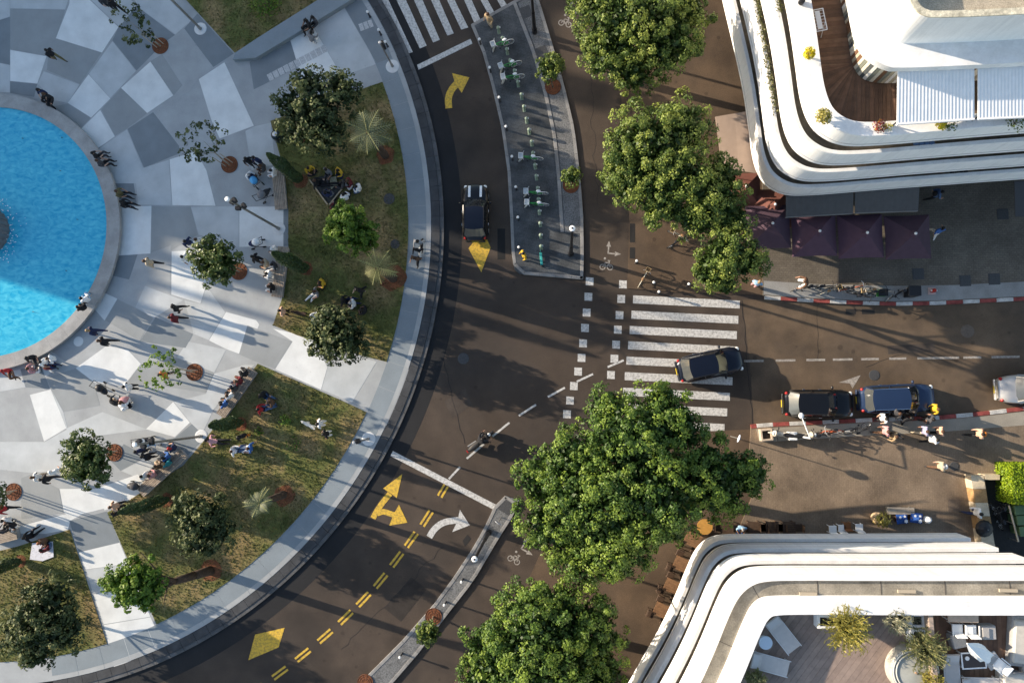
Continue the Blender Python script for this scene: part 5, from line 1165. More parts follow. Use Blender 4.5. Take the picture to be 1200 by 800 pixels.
# kick scooter and motorcycle family
def moped(bm_, seatm=blk, nm='moped', nake=False):
    t = thing(nm, 'moped', 'motorcycle'); R = 0.27
    for x in (0.62, -0.62):
        Mx = Matrix.Rotation(PI/2, 3, 'X'); o = MB(); o.torus((0, 0, 0), R-0.07, 0.07, 18, 8, 0, Mx); w_ = o.build('wheel', rub, t, loc=(x, 0, R)); q = MB(); q.lathe([(R-0.1, -0.04), (R-0.1, 0.04)], 14, M=Mx); q.build('rim', silver, w_)
    b = MB(); b.ell((-0.35, 0, 0.58), (0.55, 0.17, 0.2), 12, 8); b.ell((0.05, 0, 0.42), (0.4, 0.14, 0.12), 10, 6); b.ell((0.5, 0, 0.62), (0.14, 0.2, 0.36), 12, 8); b.build('body', bm_, t, smooth=True)
    b = MB(); b.ell((-0.35, 0, 0.78), (0.42, 0.15, 0.08), 12, 6); b.build('seat', seatm, t, smooth=True)
    b = MB(); b.tube([(0.38, -0.34, 1.02), (0.5, -0.15, 1.0), (0.5, 0.15, 1.0), (0.38, 0.34, 1.02)], 0.02, 6); b.build('handlebar', blk, t)
    for s in (-1, 1): b = MB(); b.cyl((0.46, 0.22*s, 1.0), (0.48, 0.34*s, 1.16), 0.01, n=5); b.ell((0.48, 0.36*s, 1.18), (0.03, 0.07, 0.05), 8, 5); b.build('mirror', blk, t)
    b = MB(); b.ell((0.64, 0, 0.86), (0.08, 0.1, 0.09), 10, 6); b.build('headlight', lampglass, t); b = MB(); b.box((-0.9, 0, 0.62), (0.06, 0.16, 0.08)); b.build('tail_light', mat('red_lens', (0.35, 0.02, 0.02), 0.3), t)
    b = MB(); b.ell((0.62, 0, 0.50), (0.3, 0.08, 0.06), 10, 5); b.build('mudguard', bm_, t); b = MB(); b.cyl((-0.2, 0.16, 0.28), (-0.75, 0.2, 0.36), 0.05, 0.06, 8); b.build('exhaust', steel, t)
    return t
mb = moped(blk, mat('dark_seat', (0.05, 0.045, 0.04), 0.6), 'motorcycle'); mb.scale = (1.12,)*3
put(mb, 563, 517, 0.0, 38, 'black motorcycle ridden along the white dashes', h=0.6)
mw = moped(mat('moped_white', (0.62, 0.58, 0.5), 0.35)); put(mw, 918, 509, 0.12, 172, 'white moped parked by the lower red-white kerb', 'parked mopeds', h=0.6)
mk = moped(mat('moped_cream', (0.5, 0.45, 0.36), 0.35)); put(mk, 941, 510, 0.12, 5, 'cream moped parked beside the white arm lamp', 'parked mopeds', h=0.6)
c = G(930, 511, 1.0); t = thing('delivery_box', 'square white delivery box standing beside the white moped', 'box', (c.x, c.y, 0.12)); b = MB(); b.box((0, 0, 0.55), (0.5, 0.5, 0.55), bev=0.04); b.build('body', wht, t); b = MB(); b.box((0, 0, 0.14), (0.4, 0.4, 0.28)); b.build('foot', steel, t)
c = G(897.5, 509, 0.4); t = thing('stone_planter', 'small square stone planter at the pavement corner by the crosswalk', 'planter', (c.x, c.y, 0.12), 0.1); b = MB()
for s in (-1, 1): b.box((0.3*s, 0, 0.25), (0.1, 0.7, 0.5)); b.box((0, 0.3*s, 0.25), (0.5, 0.1, 0.5))
b.build('box', mat('sandstone', (0.5, 0.4, 0.3), 0.9, 0.15, 5), t); b = MB(); b.box((0, 0, 0.17), (0.52, 0.52, 0.3)); b.build('soil', mat('dark_soil', (0.05, 0.04, 0.03), 1.0, 0.3, 10), t)
c = G(937, 511, 0.12); ar = G(939, 487, 2.2)-c; t = thing('arm_lamp', 'white lamp post with an arm reaching over the black car', 'lamp post', (c.x, c.y, 0.12)); b = MB(); b.lathe([(0.1, 0), (0.06, 0.3), (0.05, 2.0)], 10); b.build('pole', wht, t); b = MB(); b.cyl((0, 0, 1.98), (ar.x, ar.y, 2.08), 0.035); b.build('arm', wht, t); b = MB(); b.ell((ar.x, ar.y, 2.06), (0.15, 0.18, 0.08), 12, 6); b.build('lamp_head', lampglass, t)
def scooter(col, px, py, deg, label, z=0.12):
    t = thing('kick_scooter', label, 'scooter'); Mx = Matrix.Rotation(PI/2, 3, 'X')
    for x in (0.45, -0.45): o = MB(); o.torus((x, 0, 0.1), 0.07, 0.03, 14, 6, 0, Mx); o.build('wheel', rub, t)
    b = MB(); b.box((0, 0, 0.13), (0.8, 0.16, 0.06), bev=0.02); b.build('deck', col, t); b = MB(); b.cyl((0.45, 0, 0.12), (0.36, 0, 1.1), 0.03); b.build('stem', col, t); b = MB(); b.cyl((0.36, -0.25, 1.1), (0.36, 0.25, 1.1), 0.018); b.build('handlebar', blk, t)
    put(t, px, py, z, deg, label)
scooter(mat('teal_paint', (0.06, 0.42, 0.36), 0.4), 634, 302, 95, 'teal kick scooter at the lower end of the dock row')
# ------------------------------------------------------------------ cars
car_glass = mat('car_glass', (0.012, 0.014, 0.016), 0.04, spec=0.9); car_trim = mat('car_trim', (0.02, 0.02, 0.02), 0.5); head_l = mat('headlight_lens', (0.75, 0.75, 0.72), 0.15, spec=0.8); red_l = mat('red_lens', (0.35, 0.02, 0.02), 0.3); chrome = mat('chrome', (0.7, 0.7, 0.7), 0.15, metal=1.0); plate_y = mat('yellow_plate', (0.75, 0.55, 0.03), 0.5)
def car(label, px, py, deg, L, W, H, pm_, roofm=None, hood=0.27, rear='hatch', stripes=False, z=0.004, glass=None):
    c = G(px, py, 0.9); t = thing('parked_car' if 'parked' in label else 'car', label, 'car', (c.x, c.y, z), math.radians(deg)); roofm = roofm or pm_; glass = glass or car_glass
    n = 22; secs = []; zh, zt = 0.62*H, 0.66*H
    def wp_(s): return W/2*(1-0.34*abs(2*s-1)**7-0.05*(2*s-1)**2)
    def zb(s):
        hd_ = 1-hood
        if s > hd_: k = (s-hd_)/hood; return zh*(1-0.04*k-0.24*k**4)
        if s < 0.12: k = (0.12-s)/0.12; return zt*(1-0.18*k**2) if rear != 'sedan' else zt*(1-0.22*k**2)
        return zh+(zt-zh)*(hd_-s)/hd_
    b = MB(); vs = []; m_ = 13
    for i in range(n+1):
        s = i/n; s2 = 0.5-0.5*math.cos(PI*s)*(1.0); s2 = 0.35*s+0.65*s2; x = -L/2+L*s2; w_ = wp_(s2); h = zb(s2); lo = 0.20+0.10*abs(2*s2-1)**8
        half = [(w_*0.90, lo), (w_*0.985, lo+0.14), (w_, 0.52*h+0.1), (w_*0.985, h*0.86), (w_*0.93, h*0.965), (w_*0.6, h+0.012)]
        ring = [(x, y, z_) for y, z_ in half]+[(x, 0, h+0.025)]+[(x, -y, z_) for y, z_ in reversed(half)]
        vs += ring
    fs = []
    for i in range(n):
        for j in range(m_-1): fs.append((i*m_+j, i*m_+j+1, (i+1)*m_+j+1, (i+1)*m_+j))
        fs.append((i*m_+m_-1, i*m_, (i+1)*m_, (i+1)*m_+m_-1))
    fs.append(tuple(range(m_-1, -1, -1))[::-1]); fs.append(tuple(n*m_+j for j in range(m_))[::-1])
    b.add(vs, fs); body = b.build('body', pm_, t, smooth=True)
    xf, xr = L/2-hood*L*0.98, -L/2+(0.05 if rear != 'sedan' else 0.19)*L; xf2 = xf-0.17*L; xr2 = xr+(0.06 if rear == 'suv' else 0.11)*L
    zl = zh*0.955; wb, wt = W/2*0.93, W/2*0.73
    F = lambda x, y, z_: (x, y, z_)
    g = [F(xf, 0, zl+0.02), F(xf-0.04*L, wb*0.94, zl), F(xr+0.03*L, wb*0.9, zl), F(xr, 0, zl+0.02)]
    q = MB(); q.add([(xf, wb*0.55, zl+0.01), (xf-0.05*L, wb*0.95, zl), (xf2-0.03*L, wt*0.97, H*0.975), (xf2, 0, H*0.985), (xf2-0.03*L, -wt*0.97, H*0.975), (xf-0.05*L, -wb*0.95, zl), (xf, -wb*0.55, zl+0.01)], [(0, 1, 2, 3), (0, 3, 6), (3, 4, 5, 6)]); q.build('windscreen', glass, t, smooth=True)
    q = MB(); q.add([(xr, wb*0.6, zl+0.02), (xr+0.03*L, wb*0.9, zl), (xr2+0.02*L, wt*0.95, H*0.97), (xr2, 0, H*0.98), (xr2+0.02*L, -wt*0.95, H*0.97), (xr+0.03*L, -wb*0.9, zl), (xr, -wb*0.6, zl+0.02)], [(0, 3, 2, 1), (0, 6, 3), (3, 6, 5, 4)]); q.build('rear_window', mat('rear_glass', (0.06, 0.065, 0.065), 0.12, spec=0.8), t, smooth=True)
    xm = (xf+xr)/2-0.02*L; xm2 = (xf2+xr2)/2-0.02*L
    for s in (-1, 1):
        for (a0, a1, b0, b1) in ((xr+0.04*L, xm-0.01*L, xr2+0.03*L, xm2-0.01*L), (xm+0.01*L, xf-0.07*L, xm2+0.01*L, xf2-0.04*L)):
            q = MB(); vv = [(a0, wb*s*0.95, zl), (a1, wb*s*0.96, zl), (b1, wt*s*1.0, H*0.965), (b0, wt*s*0.98, H*0.965)]; q.add(vv if s < 0 else vv[::-1], [(0, 1, 2, 3)]); q.build('side_window', glass, t)
        for p0, p1 in (((xf-0.05*L, wb*s*0.955, zl), (xf2-0.03*L, wt*s*0.99, H*0.975)), ((xm, wb*s*0.965, zl), (xm2, wt*s, H*0.97)), ((xr+0.03*L, wb*s*0.92, zl), (xr2+0.02*L, wt*s*0.97, H*0.97))): q = MB(); q.cyl(p0, p1, 0.035, n=6); q.build('pillar', pm_, t)
    q = MB(); gx, gy = 8, 6; vs = []
    for i in range(gx+1):
        for j in range(gy+1):
            u = i/gx; v = 2*j/gy-1; e = 0.045*L*0.5*(v*v); x = (xr2+e)+((xf2-e*1.2)-(xr2+e))*u; y = v*wt*(1.02-0.05*abs(2*u-1)**3); vs.append((x, y, H*(0.975+0.025*(1-v*v)*(1-0.6*(2*u-1)**4))+0.004))
    fs = [(i*(gy+1)+j, (i+1)*(gy+1)+j, (i+1)*(gy+1)+j+1, i*(gy+1)+j+1) for i in range(gx) for j in range(gy)]
    q.add(vs, fs); rf = q.build('roof', roofm, t, smooth=True)
    for s in (-1, 1): q = MB(); q.box((( xf2+xr2)/2, wt*s*0.96, H*0.985), ((xf2-xr2)*0.9, 0.03, 0.035)); q.build('roof_rail', chrome if rear == 'suv' else car_trim, rf)
    for sx in (0.31, -0.30):
        for sy in (-1, 1):
            Mx = Matrix.Rotation(PI/2, 3, 'X'); o = MB(); o.torus((0, 0, 0), 0.23, 0.1, 20, 8, 0, Mx); w_ = o.build('wheel', rub, t, loc=(sx*L, sy*(W/2-0.115), 0.32)); q = MB(); q.lathe([(0.2, -0.08), (0.2, 0.08), (0.08, 0.1)], 14, M=Mx); q.build('rim', silver, w_)
    for s in (-1, 1):
        q = MB(); q.ell((L/2-0.19, s*W*0.35, zb(0.96)*0.88), (0.13, 0.15, 0.09), 12, 6, 0, Matrix.Rotation(-0.5*s, 3, 'Z')); q.build('headlight', head_l, t)
        q = MB(); q.ell((-L/2+0.16, s*W*0.365, zt*0.80), (0.10, 0.10, 0.12), 10, 6); q.build('tail_light', red_l, t)
        q = MB(); q.ell((xf-0.16*L*0.5, s*(W/2+0.1), zh*0.98), (0.08, 0.11, 0.07), 10, 6); q.build('mirror', pm_, t)
        for dx in (0.02, -0.21): q = MB(); q.box((dx*L, s*(W/2-0.005), zh*0.82), (0.16, 0.03, 0.03), bev=0.008); q.build('door_handle', chrome, t)
    for sx, nm in ((1, 'front_bumper'), (-1, 'rear_bumper')):
        q = MB(); q.box((sx*(L/2-0.03), 0, 0.36), (0.12, W*0.74, 0.16), bev=0.05); bp = q.build(nm, pm_, t)
        q = MB(); q.box((sx*(L/2+0.006), 0, 0.36), (0.07, 0.42, 0.09)); q.build('number_plate', plate_y, bp)
    q = MB(); q.box((L/2-0.01, 0, zb(1)*0.72), (0.05, W*0.42, 0.14), bev=0.02); q.build('grille', car_trim, t)
    q = MB(); q.box((xf+0.02, 0, zl+0.02), (0.1, W*0.7, 0.03), bev=0.01); q.build('wiper_cowl', car_trim, t)
    for s in (-1, 1): q = MB(); q.cyl((xf+0.01, 0.1*s, zl+0.05), (xf-0.05*L, 0.4*s, zl+0.14), 0.012, n=4); q.build('wiper', car_trim, t)
    if stripes:
        for s in (-1, 1):
            q = MB(); vs = []
            for i in range(9):
                sx = (xf+0.08)+(L/2-0.12-(xf+0.08))*i/8; h = zb((sx+L/2)/L)+0.034; vs += [(sx, s*0.36-0.075, h), (sx, s*0.36+0.075, h)]
            q.add(vs, [(2*i, 2*i+2, 2*i+3, 2*i+1) for i in range(8)]); q.build('bonnet_stripe', wht, t)
    return t
navy_p = mat('navy_car_paint', (0.004, 0.006, 0.014), 0.3, spec=0.3, coat=0.25); black_p = mat('black_car_paint', (0.005, 0.005, 0.006), 0.3, spec=0.3, coat=0.25); blue_p = mat('blue_car_paint', (0.016, 0.032, 0.075), 0.35, metal=0.1, coat=0.4); silver_p = mat('silver_car_paint', (0.48, 0.47, 0.45), 0.35, metal=0.35, coat=0.6)
car('small black car with two white bonnet stripes ahead of the yellow diamond', 556.5, 248, 90, 3.6, 1.68, 1.42, black_p, navy_p, hood=0.27, stripes=True)
car('dark navy car turning across the crosswalk', 832.5, 427, 12, 3.95, 1.68, 1.5, navy_p, hood=0.24)
car('black parked car behind the blue one at the kerb', 960.5, 473, 0, 4.1, 1.72, 1.46, black_p, hood=0.24)
car('blue parked car with chrome roof rails at the kerb', 1052, 467, 2.5, 4.35, 1.72, 1.62, blue_p, hood=0.22, rear='suv')
car('silver parked car whose rear faces the blue car', 1216, 455, 2, 4.3, 1.72, 1.46, silver_p, hood=0.26, rear='sedan')
# ------------------------------------------------------------------ people
SK, SHIRT, TRS, SHOE = 0, 1, 2, 3
def pose_mesh(name, J, sleeve=True):
    """one continuous body grown over a posed skeleton (skin surface), coloured by nearest bone"""
    R = {'pel': (.16, .135), 'spine': (.15, .125), 'chest': (.18, .14), 'neckb': (.07, .065), 'head': (.082, .088), 'top': (.07, .078), 'hip': (.115, .115), 'knee': (.08, .08), 'calf': (.075, .075), 'ank': (.045, .045), 'toe': (.038, .04), 'sho': (.085, .085), 'elb': (.058, .058), 'wri': (.033, .033), 'hand': (.036, .024)}
    V = []; E = []; rad = []; bones = []
    def v(p, r): V.append(Vector(p)); rad.append(R[r]); return len(V)-1
    def e(a, b, m): E.append((a, b)); bones.append((V[a], V[b], m))
    pel = v(J['pel'], 'pel'); sp = v(Vector(J['pel']).lerp(Vector(J['chest']), .5), 'spine'); ch = v(J['chest'], 'chest'); nk = v(J['neck'], 'neckb'); hd = v(J['head'], 'head'); tp = v(Vector(J['head'])+(Vector(J['head'])-Vector(J['neck'])).normalized()*0.09, 'top')
    e(pel, sp, SHIRT); e(sp, ch, SHIRT); e(ch, nk, SHIRT); e(nk, hd, SK); e(hd, tp, SK)
    for s in (0, 1):
        h = v(J['hip'][s], 'hip'); k = v(J['knee'][s], 'knee'); c = v(Vector(J['knee'][s]).lerp(Vector(J['ank'][s]), .35), 'calf'); a = v(J['ank'][s], 'ank'); t = v(J['toe'][s], 'toe')
        e(pel, h, TRS); e(h, k, TRS); e(k, c, TRS); e(c, a, TRS); e(a, t, SHOE)
        s1 = v(J['sho'][s], 'sho'); el = v(J['elb'][s], 'elb'); w_ = v(J['wri'][s], 'wri'); hn = v(J['hand'][s], 'hand')
        e(ch, s1, SHIRT); e(s1, el, SHIRT); e(el, w_, SHIRT if sleeve else SK); e(w_, hn, SK)
    me = bpy.data.meshes.new(name); me.from_pydata([tuple(x) for x in V], E, []); ob = bpy.data.objects.new(name, me); COL.objects.link(ob)
    md = ob.modifiers.new('skin', 'SKIN'); md.use_smooth_shade = True
    sl = me.skin_vertices[0].data if me.skin_vertices else None
    if sl:
        for i, d in enumerate(sl): d.radius = rad[i]; d.use_root = (i == 0)
    ss = ob.modifiers.new('sub', 'SUBSURF'); ss.levels = 1; ss.render_levels = 1
    dg = bpy.context.evaluated_depsgraph_get(); out = bpy.data.meshes.new_from_object(ob.evaluated_get(dg)); out.name = name
    bpy.data.objects.remove(ob); out.materials.clear()
    for i in range(4): out.materials.append(None)
    for f in out.polygons:
        c = Vector(f.center); best = 9; bm_ = 0
        for a, b, m in bones:
            d = b-a; t = max(0, min(1, (c-a).dot(d)/max(1e-6, d.length_squared))); q = (c-(a+d*t)).length-(0.05 if m == SHIRT else 0.02)
            if q < best: best = q; bm_ = m
        f.material_index = bm_
    return out, Vector(J['head']), (Vector(J['head'])-Vector(J['neck'])).normalized()
def sym(x, y, z): return [(x, y, z), (x, -y, z)]
PO = {
 'stand': dict(pel=(0, 0, .95), chest=(0, 0, 1.28), neck=(0, 0, 1.46), head=(.03, 0, 1.6), hip=sym(0, .09, .88), knee=[(.04, .1, .48), (0, -.1, .48)], ank=[(.0, .11, .08), (-.04, -.11, .08)], toe=[(.16, .13, .04), (.12, -.13, .04)], sho=sym(0, .19, 1.38), elb=[(-.04, .27, 1.12), (.02, -.27, 1.12)], wri=[(.12, .25, .95), (.2, -.2, 1.0)], hand=[(.18, .24, .89), (.27, -.16, 1.0)]),
 'walk': dict(pel=(0, 0, .93), chest=(.03, 0, 1.27), neck=(.05, 0, 1.45), head=(.09, 0, 1.59), hip=sym(0, .09, .87), knee=[(.24, .1, .5), (-.08, -.1, .47)], ank=[(.32, .1, .09), (-.36, -.1, .16)], toe=[(.48, .11, .07), (-.24, -.11, .05)], sho=sym(.03, .19, 1.37), elb=[(-.16, .25, 1.13), (.14, -.25, 1.12)], wri=[(-.14, .25, .9), (.34, -.22, 1.02)], hand=[(-.12, .24, .83), (.41, -.2, 1.05)]),
 'sit': dict(pel=(0, 0, .57), chest=(-.03, 0, .92), neck=(0, 0, 1.1), head=(.05, 0, 1.24), hip=sym(.02, .09, .54), knee=[(.46, .12, .55), (.48, -.14, .55)], ank=[(.5, .12, .09), (.42, -.14, .09)], toe=[(.66, .13, .05), (.58, -.15, .05)], sho=sym(-.02, .19, 1.02), elb=[(.05, .28, .78), (.1, -.27, .78)], wri=[(.3, .2, .68), (.33, -.15, .7)], hand=[(.37, .16, .66), (.4, -.1, .68)]),
 'ground': dict(pel=(0, 0, .14), chest=(-.1, 0, .48), neck=(-.08, 0, .66), head=(-.03, 0, .8), hip=sym(.04, .1, .13), knee=[(.42, .15, .36), (.48, -.12, .22)], ank=[(.62, .14, .08), (.88, -.14, .09)], toe=[(.77, .16, .05), (.95, -.17, .2)], sho=sym(-.09, .19, .58), elb=[(.04, .27, .36), (-.2, -.28, .33)], wri=[(.28, .2, .38), (-.28, -.3, .09)], hand=[(.36, .17, .4), (-.34, -.33, .05)]),
 'cross': dict(pel=(0, 0, .14), chest=(.02, 0, .48), neck=(.06, 0, .65), head=(.13, 0, .78), hip=sym(.04, .11, .13), knee=[(.30, .34, .16), (.30, -.34, .16)], ank=[(.34, -.04, .1), (.42, .06, .1)], toe=[(.32, -.18, .07), (.42, .2, .07)], sho=sym(.03, .19, .57), elb=[(.16, .28, .36), (.16, -.28, .36)], wri=[(.36, .14, .3), (.36, -.12, .3)], hand=[(.43, .09, .3), (.43, -.06, .3)]),
 'lie': dict(pel=(0, 0, .15), chest=(-.34, .02, .2), neck=(-.5, .03, .26), head=(-.63, .04, .33), hip=sym(.05, .09, .14), knee=[(.46, .1, .18), (.42, -.14, .36)], ank=[(.88, .1, .09), (.66, -.14, .09)], toe=[(.95, .12, .2), (.82, -.15, .06)], sho=[(-.4, .21, .2), (-.4, -.17, .2)], elb=[(-.42, .4, .12), (-.36, -.34, .12)], wri=[(-.2, .34, .08), (-.1, -.3, .2)], hand=[(-.12, .32, .07), (-.03, -.26, .24)]),
 'ride': dict(pel=(-.28, 0, .93), chest=(-.1, 0, 1.27), neck=(-.02, 0, 1.43), head=(.05, 0, 1.56), hip=sym(-.24, .09, .88), knee=[(.12, .2, .72), (.12, -.2, .72)], ank=[(-.02, .2, .34), (-.02, -.2, .34)], toe=[(.13, .22, .3), (.13, -.22, .3)], sho=sym(-.08, .19, 1.36), elb=[(.12, .32, 1.14), (.12, -.32, 1.14)], wri=[(.33, .31, 1.06), (.33, -.31, 1.06)], hand=[(.4, .3, 1.04), (.4, -.3, 1.04)]),
 'crouch': dict(pel=(-.05, 0, .36), chest=(.14, 0, .66), neck=(.23, 0, .82), head=(.31, 0, .94), hip=sym(-.02, .1, .34), knee=[(.36, .17, .46), (.32, -.18, .32)], ank=[(.12, .15, .09), (.0, -.16, .13)], toe=[(.28, .17, .05), (.13, -.18, .05)], sho=sym(.15, .19, .75), elb=[(.38, .26, .6), (.34, -.27, .56)], wri=[(.54, .14, .5), (.5, -.15, .42)], hand=[(.6, .1, .47), (.56, -.12, .38)]),
}
PM = {k: pose_mesh('person_'+k, j) for k, j in PO.items()}; PMS = {k: pose_mesh('person_short_'+k, j, False) for k, j in PO.items()}
def hairmesh(long):
    b = MB(); b.ell((-0.012, 0, 0.035), (0.108, 0.098, 0.105), 12, 8)
    if long: b.ell((-0.075, 0, -0.06), (0.06, 0.088, 0.15), 10, 6)
    return b.mesh('hair', [None], True)
HM = {False: hairmesh(False), True: hairmesh(True)}
CLR = {'white': (.74, .73, .71), 'black': (.016, .016, .018), 'navy': (.018, .028, .075), 'blue': (.05, .13, .36), 'light blue': (.28, .45, .62), 'red': (.36, .025, .03), 'maroon': (.13, .02, .025), 'grey': (.17, .17, .175), 'dark grey': (.055, .055, .06), 'beige': (.46, .37, .26), 'tan': (.33, .24, .14), 'olive': (.13, .11, .05), 'yellow': (.58, .36, .03), 'orange': (.58, .18, .03), 'pink': (.55, .28, .28), 'peach': (.62, .38, .26), 'brown': (.11, .06, .035), 'teal': (.03, .22, .25), 'lavender': (.36, .34, .46), 'denim': (.07, .12, .22), 'purple': (.16, .06, .28), 'green': (.05, .16, .06), 'striped grey': (.30, .30, .30)}
SKIN = [mat('skin_%d' % i, c, 0.6) for i, c in enumerate(((.45, .27, .19), (.36, .2, .13), (.52, .33, .24), (.22, .12, .075)))]
HAIR = {'black': mat('hair_black', (.012, .01, .009), 0.5), 'brown': mat('hair_brown', (.07, .035, .018), 0.5), 'fair': mat('hair_fair', (.3, .2, .1), 0.5), 'red': mat('cap_red', (.3, .02, .02), 0.7), 'white': mat('cap_white', (.7, .7, .68), 0.7), 'grey': mat('hair_grey', (.3, .29, .28), 0.6), 'ginger': mat('hair_ginger', (.26, .09, .03), 0.5)}
rq = random.Random(21); NP = []
VERB = {'stand': 'standing', 'walk': 'walking', 'sit': 'sitting', 'ground': 'sitting', 'cross': 'sitting cross-legged', 'lie': 'reclining', 'ride': 'riding', 'crouch': 'crouching'}
HT = {'stand': 1.05, 'walk': 1.05, 'sit': 0.85, 'ground': 0.4, 'cross': 0.45, 'lie': 0.2, 'ride': 1.1, 'crouch': 0.6}
def cloth(c): return mat('cloth_'+c.replace(' ', '_'), CLR[c], 0.85, 0.12, 9)
def person(px, py, deg, pose, top, bot, hair, place, z=PZ, grp='people on the plaza', seat=0.0, verb=None, long=None, bag=None):
    short = rq.random() < 0.5; me, hd, up = (PMS if short else PM)[pose]; sc = rq.uniform(1.0, 1.1)
    c = G(px, py, z+seat+HT[pose]); o = link('person', me, None, (c.x, c.y, z+seat), math.radians(deg)); o.scale = (sc,)*3
    for i, m in enumerate((rq.choice(SKIN), cloth(top), cloth(bot), mat('shoe_'+('white' if rq.random() < .4 else 'dark'), (.6, .6, .58) if False else (.05, .05, .05), 0.7))):
        o.material_slots[i].link = 'OBJECT'; o.material_slots[i].material = m
    lg = rq.random() < 0.45 if long is None else long
    h = link('hair', HM[lg], o, tuple(hd)); h.rotation_euler = up.to_track_quat('Z', 'Y').to_euler() if abs(up.z) < .7 else (0, 0, 0)
    h.material_slots[0].link = 'OBJECT'; h.material_slots[0].material = HAIR[hair]
    if bag:
        b = MB(); b.ell((0, 0, 0), (0.12, 0.17, 0.2), 10, 8); bo = b.build('backpack', cloth(bag), o, smooth=True); ch = Vector(PO[pose]['chest']); bo.location = (ch.x-0.2, 0, ch.z-0.02)
    tag(o, f"person in {top} top and {bot} trousers {verb or VERB[pose]} {place}", 'person', grp); NP.append(o)
    return o
P = person; L2 = PZ+0.03
# fountain and upper plaza
P(50, 108, 262, 'sit', 'navy', 'black', 'black', 'at the top of the fountain rim', seat=.08); P(57, 113, 255, 'sit', 'black', 'black', 'brown', 'at the fountain rim', seat=.08)
P(60, 63, 330, 'walk', 'black', 'olive', 'black', 'alone on the slabs above the fountain'); P(122, 1, 320, 'walk', 'dark grey', 'black', 'brown', 'at the upper end of the plaza'); P(133, 5, 320, 'walk', 'black', 'black', 'black', 'at the upper plaza end', bag='dark grey')
P(112, 182, 30, 'sit', 'black', 'dark grey', 'black', 'on the fountain rim', seat=.08); P(118, 191, 20, 'sit', 'dark grey', 'black', 'brown', 'in a dark pair', seat=.08)
P(140, 226, 355, 'sit', 'olive', 'black', 'brown', 'on the rim', seat=.08); P(145, 238, 350, 'sit', 'black', 'black', 'black', 'beside the olive one', seat=.08)
P(101, 351, 135, 'sit', 'white', 'light blue', 'black', 'on the lower fountain rim', seat=.4); P(96, 361, 130, 'sit', 'black', 'black', 'black', 'beside a white-clad one on the rim', seat=.4)
P(8, 434, 290, 'sit', 'red', 'brown', 'red', 'at the bottom of the fountain rim', seat=.08)
for a in ((37, 419, 300, 'sit', 'black', 'dark grey', 'black'), (52, 424, 330, 'sit', 'white', 'navy', 'black'), (61, 420, 200, 'sit', 'white', 'blue', 'brown'), (35, 433, 30, 'cross', 'pink', 'white', 'brown'), (57, 432, 100, 'cross', 'maroon', 'black', 'ginger')): P(*a, 'below the fountain rim', seat=.06 if a[3] == 'sit' else 0)
P(177, 308, 180, 'walk', 'beige', 'black', 'brown', 'between the fountain and the round tree'); P(221, 284, 315, 'walk', 'navy', 'denim', 'black', 'beside the round dense tree'); P(235, 283, 300, 'stand', 'white', 'black', 'brown', 'half behind the round dense tree'); P(218, 302, 320, 'walk', 'white', 'grey', 'black', 'just below the round dense tree')
P(206, 361, 20, 'walk', 'black', 'black', 'black', 'beside a maroon one on dark slabs'); P(206, 373, 180, 'walk', 'maroon', 'black', 'brown', 'on the dark slabs of the plaza')
P(110, 388, 180, 'walk', 'navy', 'navy', 'fair', 'by the white drain cover'); P(124, 400, 180, 'walk', 'black', 'black', 'brown', 'by the edge of sun and shade')
P(134, 474, 80, 'crouch', 'black', 'beige', 'black', 'before the black pram'); P(146, 478, 100, 'crouch', 'white', 'black', 'brown', 'in the pram group', bag='white'); P(152, 453, 200, 'stand', 'white', 'black', 'black', 'in the pram group'); P(147, 466, 250, 'crouch', 'pink', 'white', 'brown', 'in the pram group')
P(193, 439, 200, 'walk', 'orange', 'black', 'black', 'under the sparse light green tree')
P(45, 558, 180, 'stand', 'white', 'beige', 'brown', 'left of the dense young tree'); P(56, 561, 170, 'walk', 'black', 'black', 'black', 'left of the dense young tree'); P(67, 552, 120, 'stand', 'white', 'brown', 'white', 'left of the dense young tree')
P(4, 596, 340, 'walk', 'red', 'black', 'red', 'below the staked tree'); P(9, 608, 250, 'sit', 'white', 'black', 'black', 'at the plaza-edge bench'); P(14, 615, 230, 'sit', 'black', 'white', 'black', 'at the plaza-edge bench'); P(3, 622, 80, 'sit', 'dark grey', 'black', 'brown', 'on the plaza-edge bench')
P(34, 628, 40, 'ground', 'black', 'black', 'black', 'on grass beside the white blanket', L2); P(51, 633, 240, 'cross', 'brown', 'black', 'ginger', 'on the white picnic blanket', L2); P(53, 645, 120, 'cross', 'maroon', 'denim', 'black', 'on the white picnic blanket', L2)
# benches
B3 = 'on the bench atop the sunlit lawn'
for a in ((287, 438, 150, 'sit', 'black', 'black', 'black'), (281, 447, 160, 'sit', 'maroon', 'brown', 'brown'), (275, 455, 150, 'sit', 'dark grey', 'navy', 'black'), (270, 464, 140, 'sit', 'white', 'black', 'brown'), (263, 474, 150, 'sit', 'blue', 'black', 'black')): P(*a, B3, seat=.02)
B4 = 'around the crowded bench'
for a in ((164, 528, 300, 'stand', 'navy', 'black', 'black'), (173, 534, 40, 'stand', 'black', 'black', 'black'), (203, 525, 160, 'sit', 'navy', 'black', 'red'), (196, 536, 150, 'sit', 'blue', 'grey', 'black'), (197, 543, 140, 'sit', 'teal', 'navy', 'fair'), (187, 546, 140, 'sit', 'brown', 'beige', 'brown'), (171, 557, 330, 'stand', 'white', 'white', 'black'), (179, 557, 140, 'sit', 'pink', 'grey', 'brown'), (177, 520, 260, 'stand', 'light blue', 'white', 'white')): P(*a, B4)
P(137, 601, 140, 'sit', 'black', 'beige', 'black', 'at the lawn tip by a cypress'); P(137, 592, 200, 'stand', 'peach', 'black', 'brown', 'at the lawn tip by a cypress')
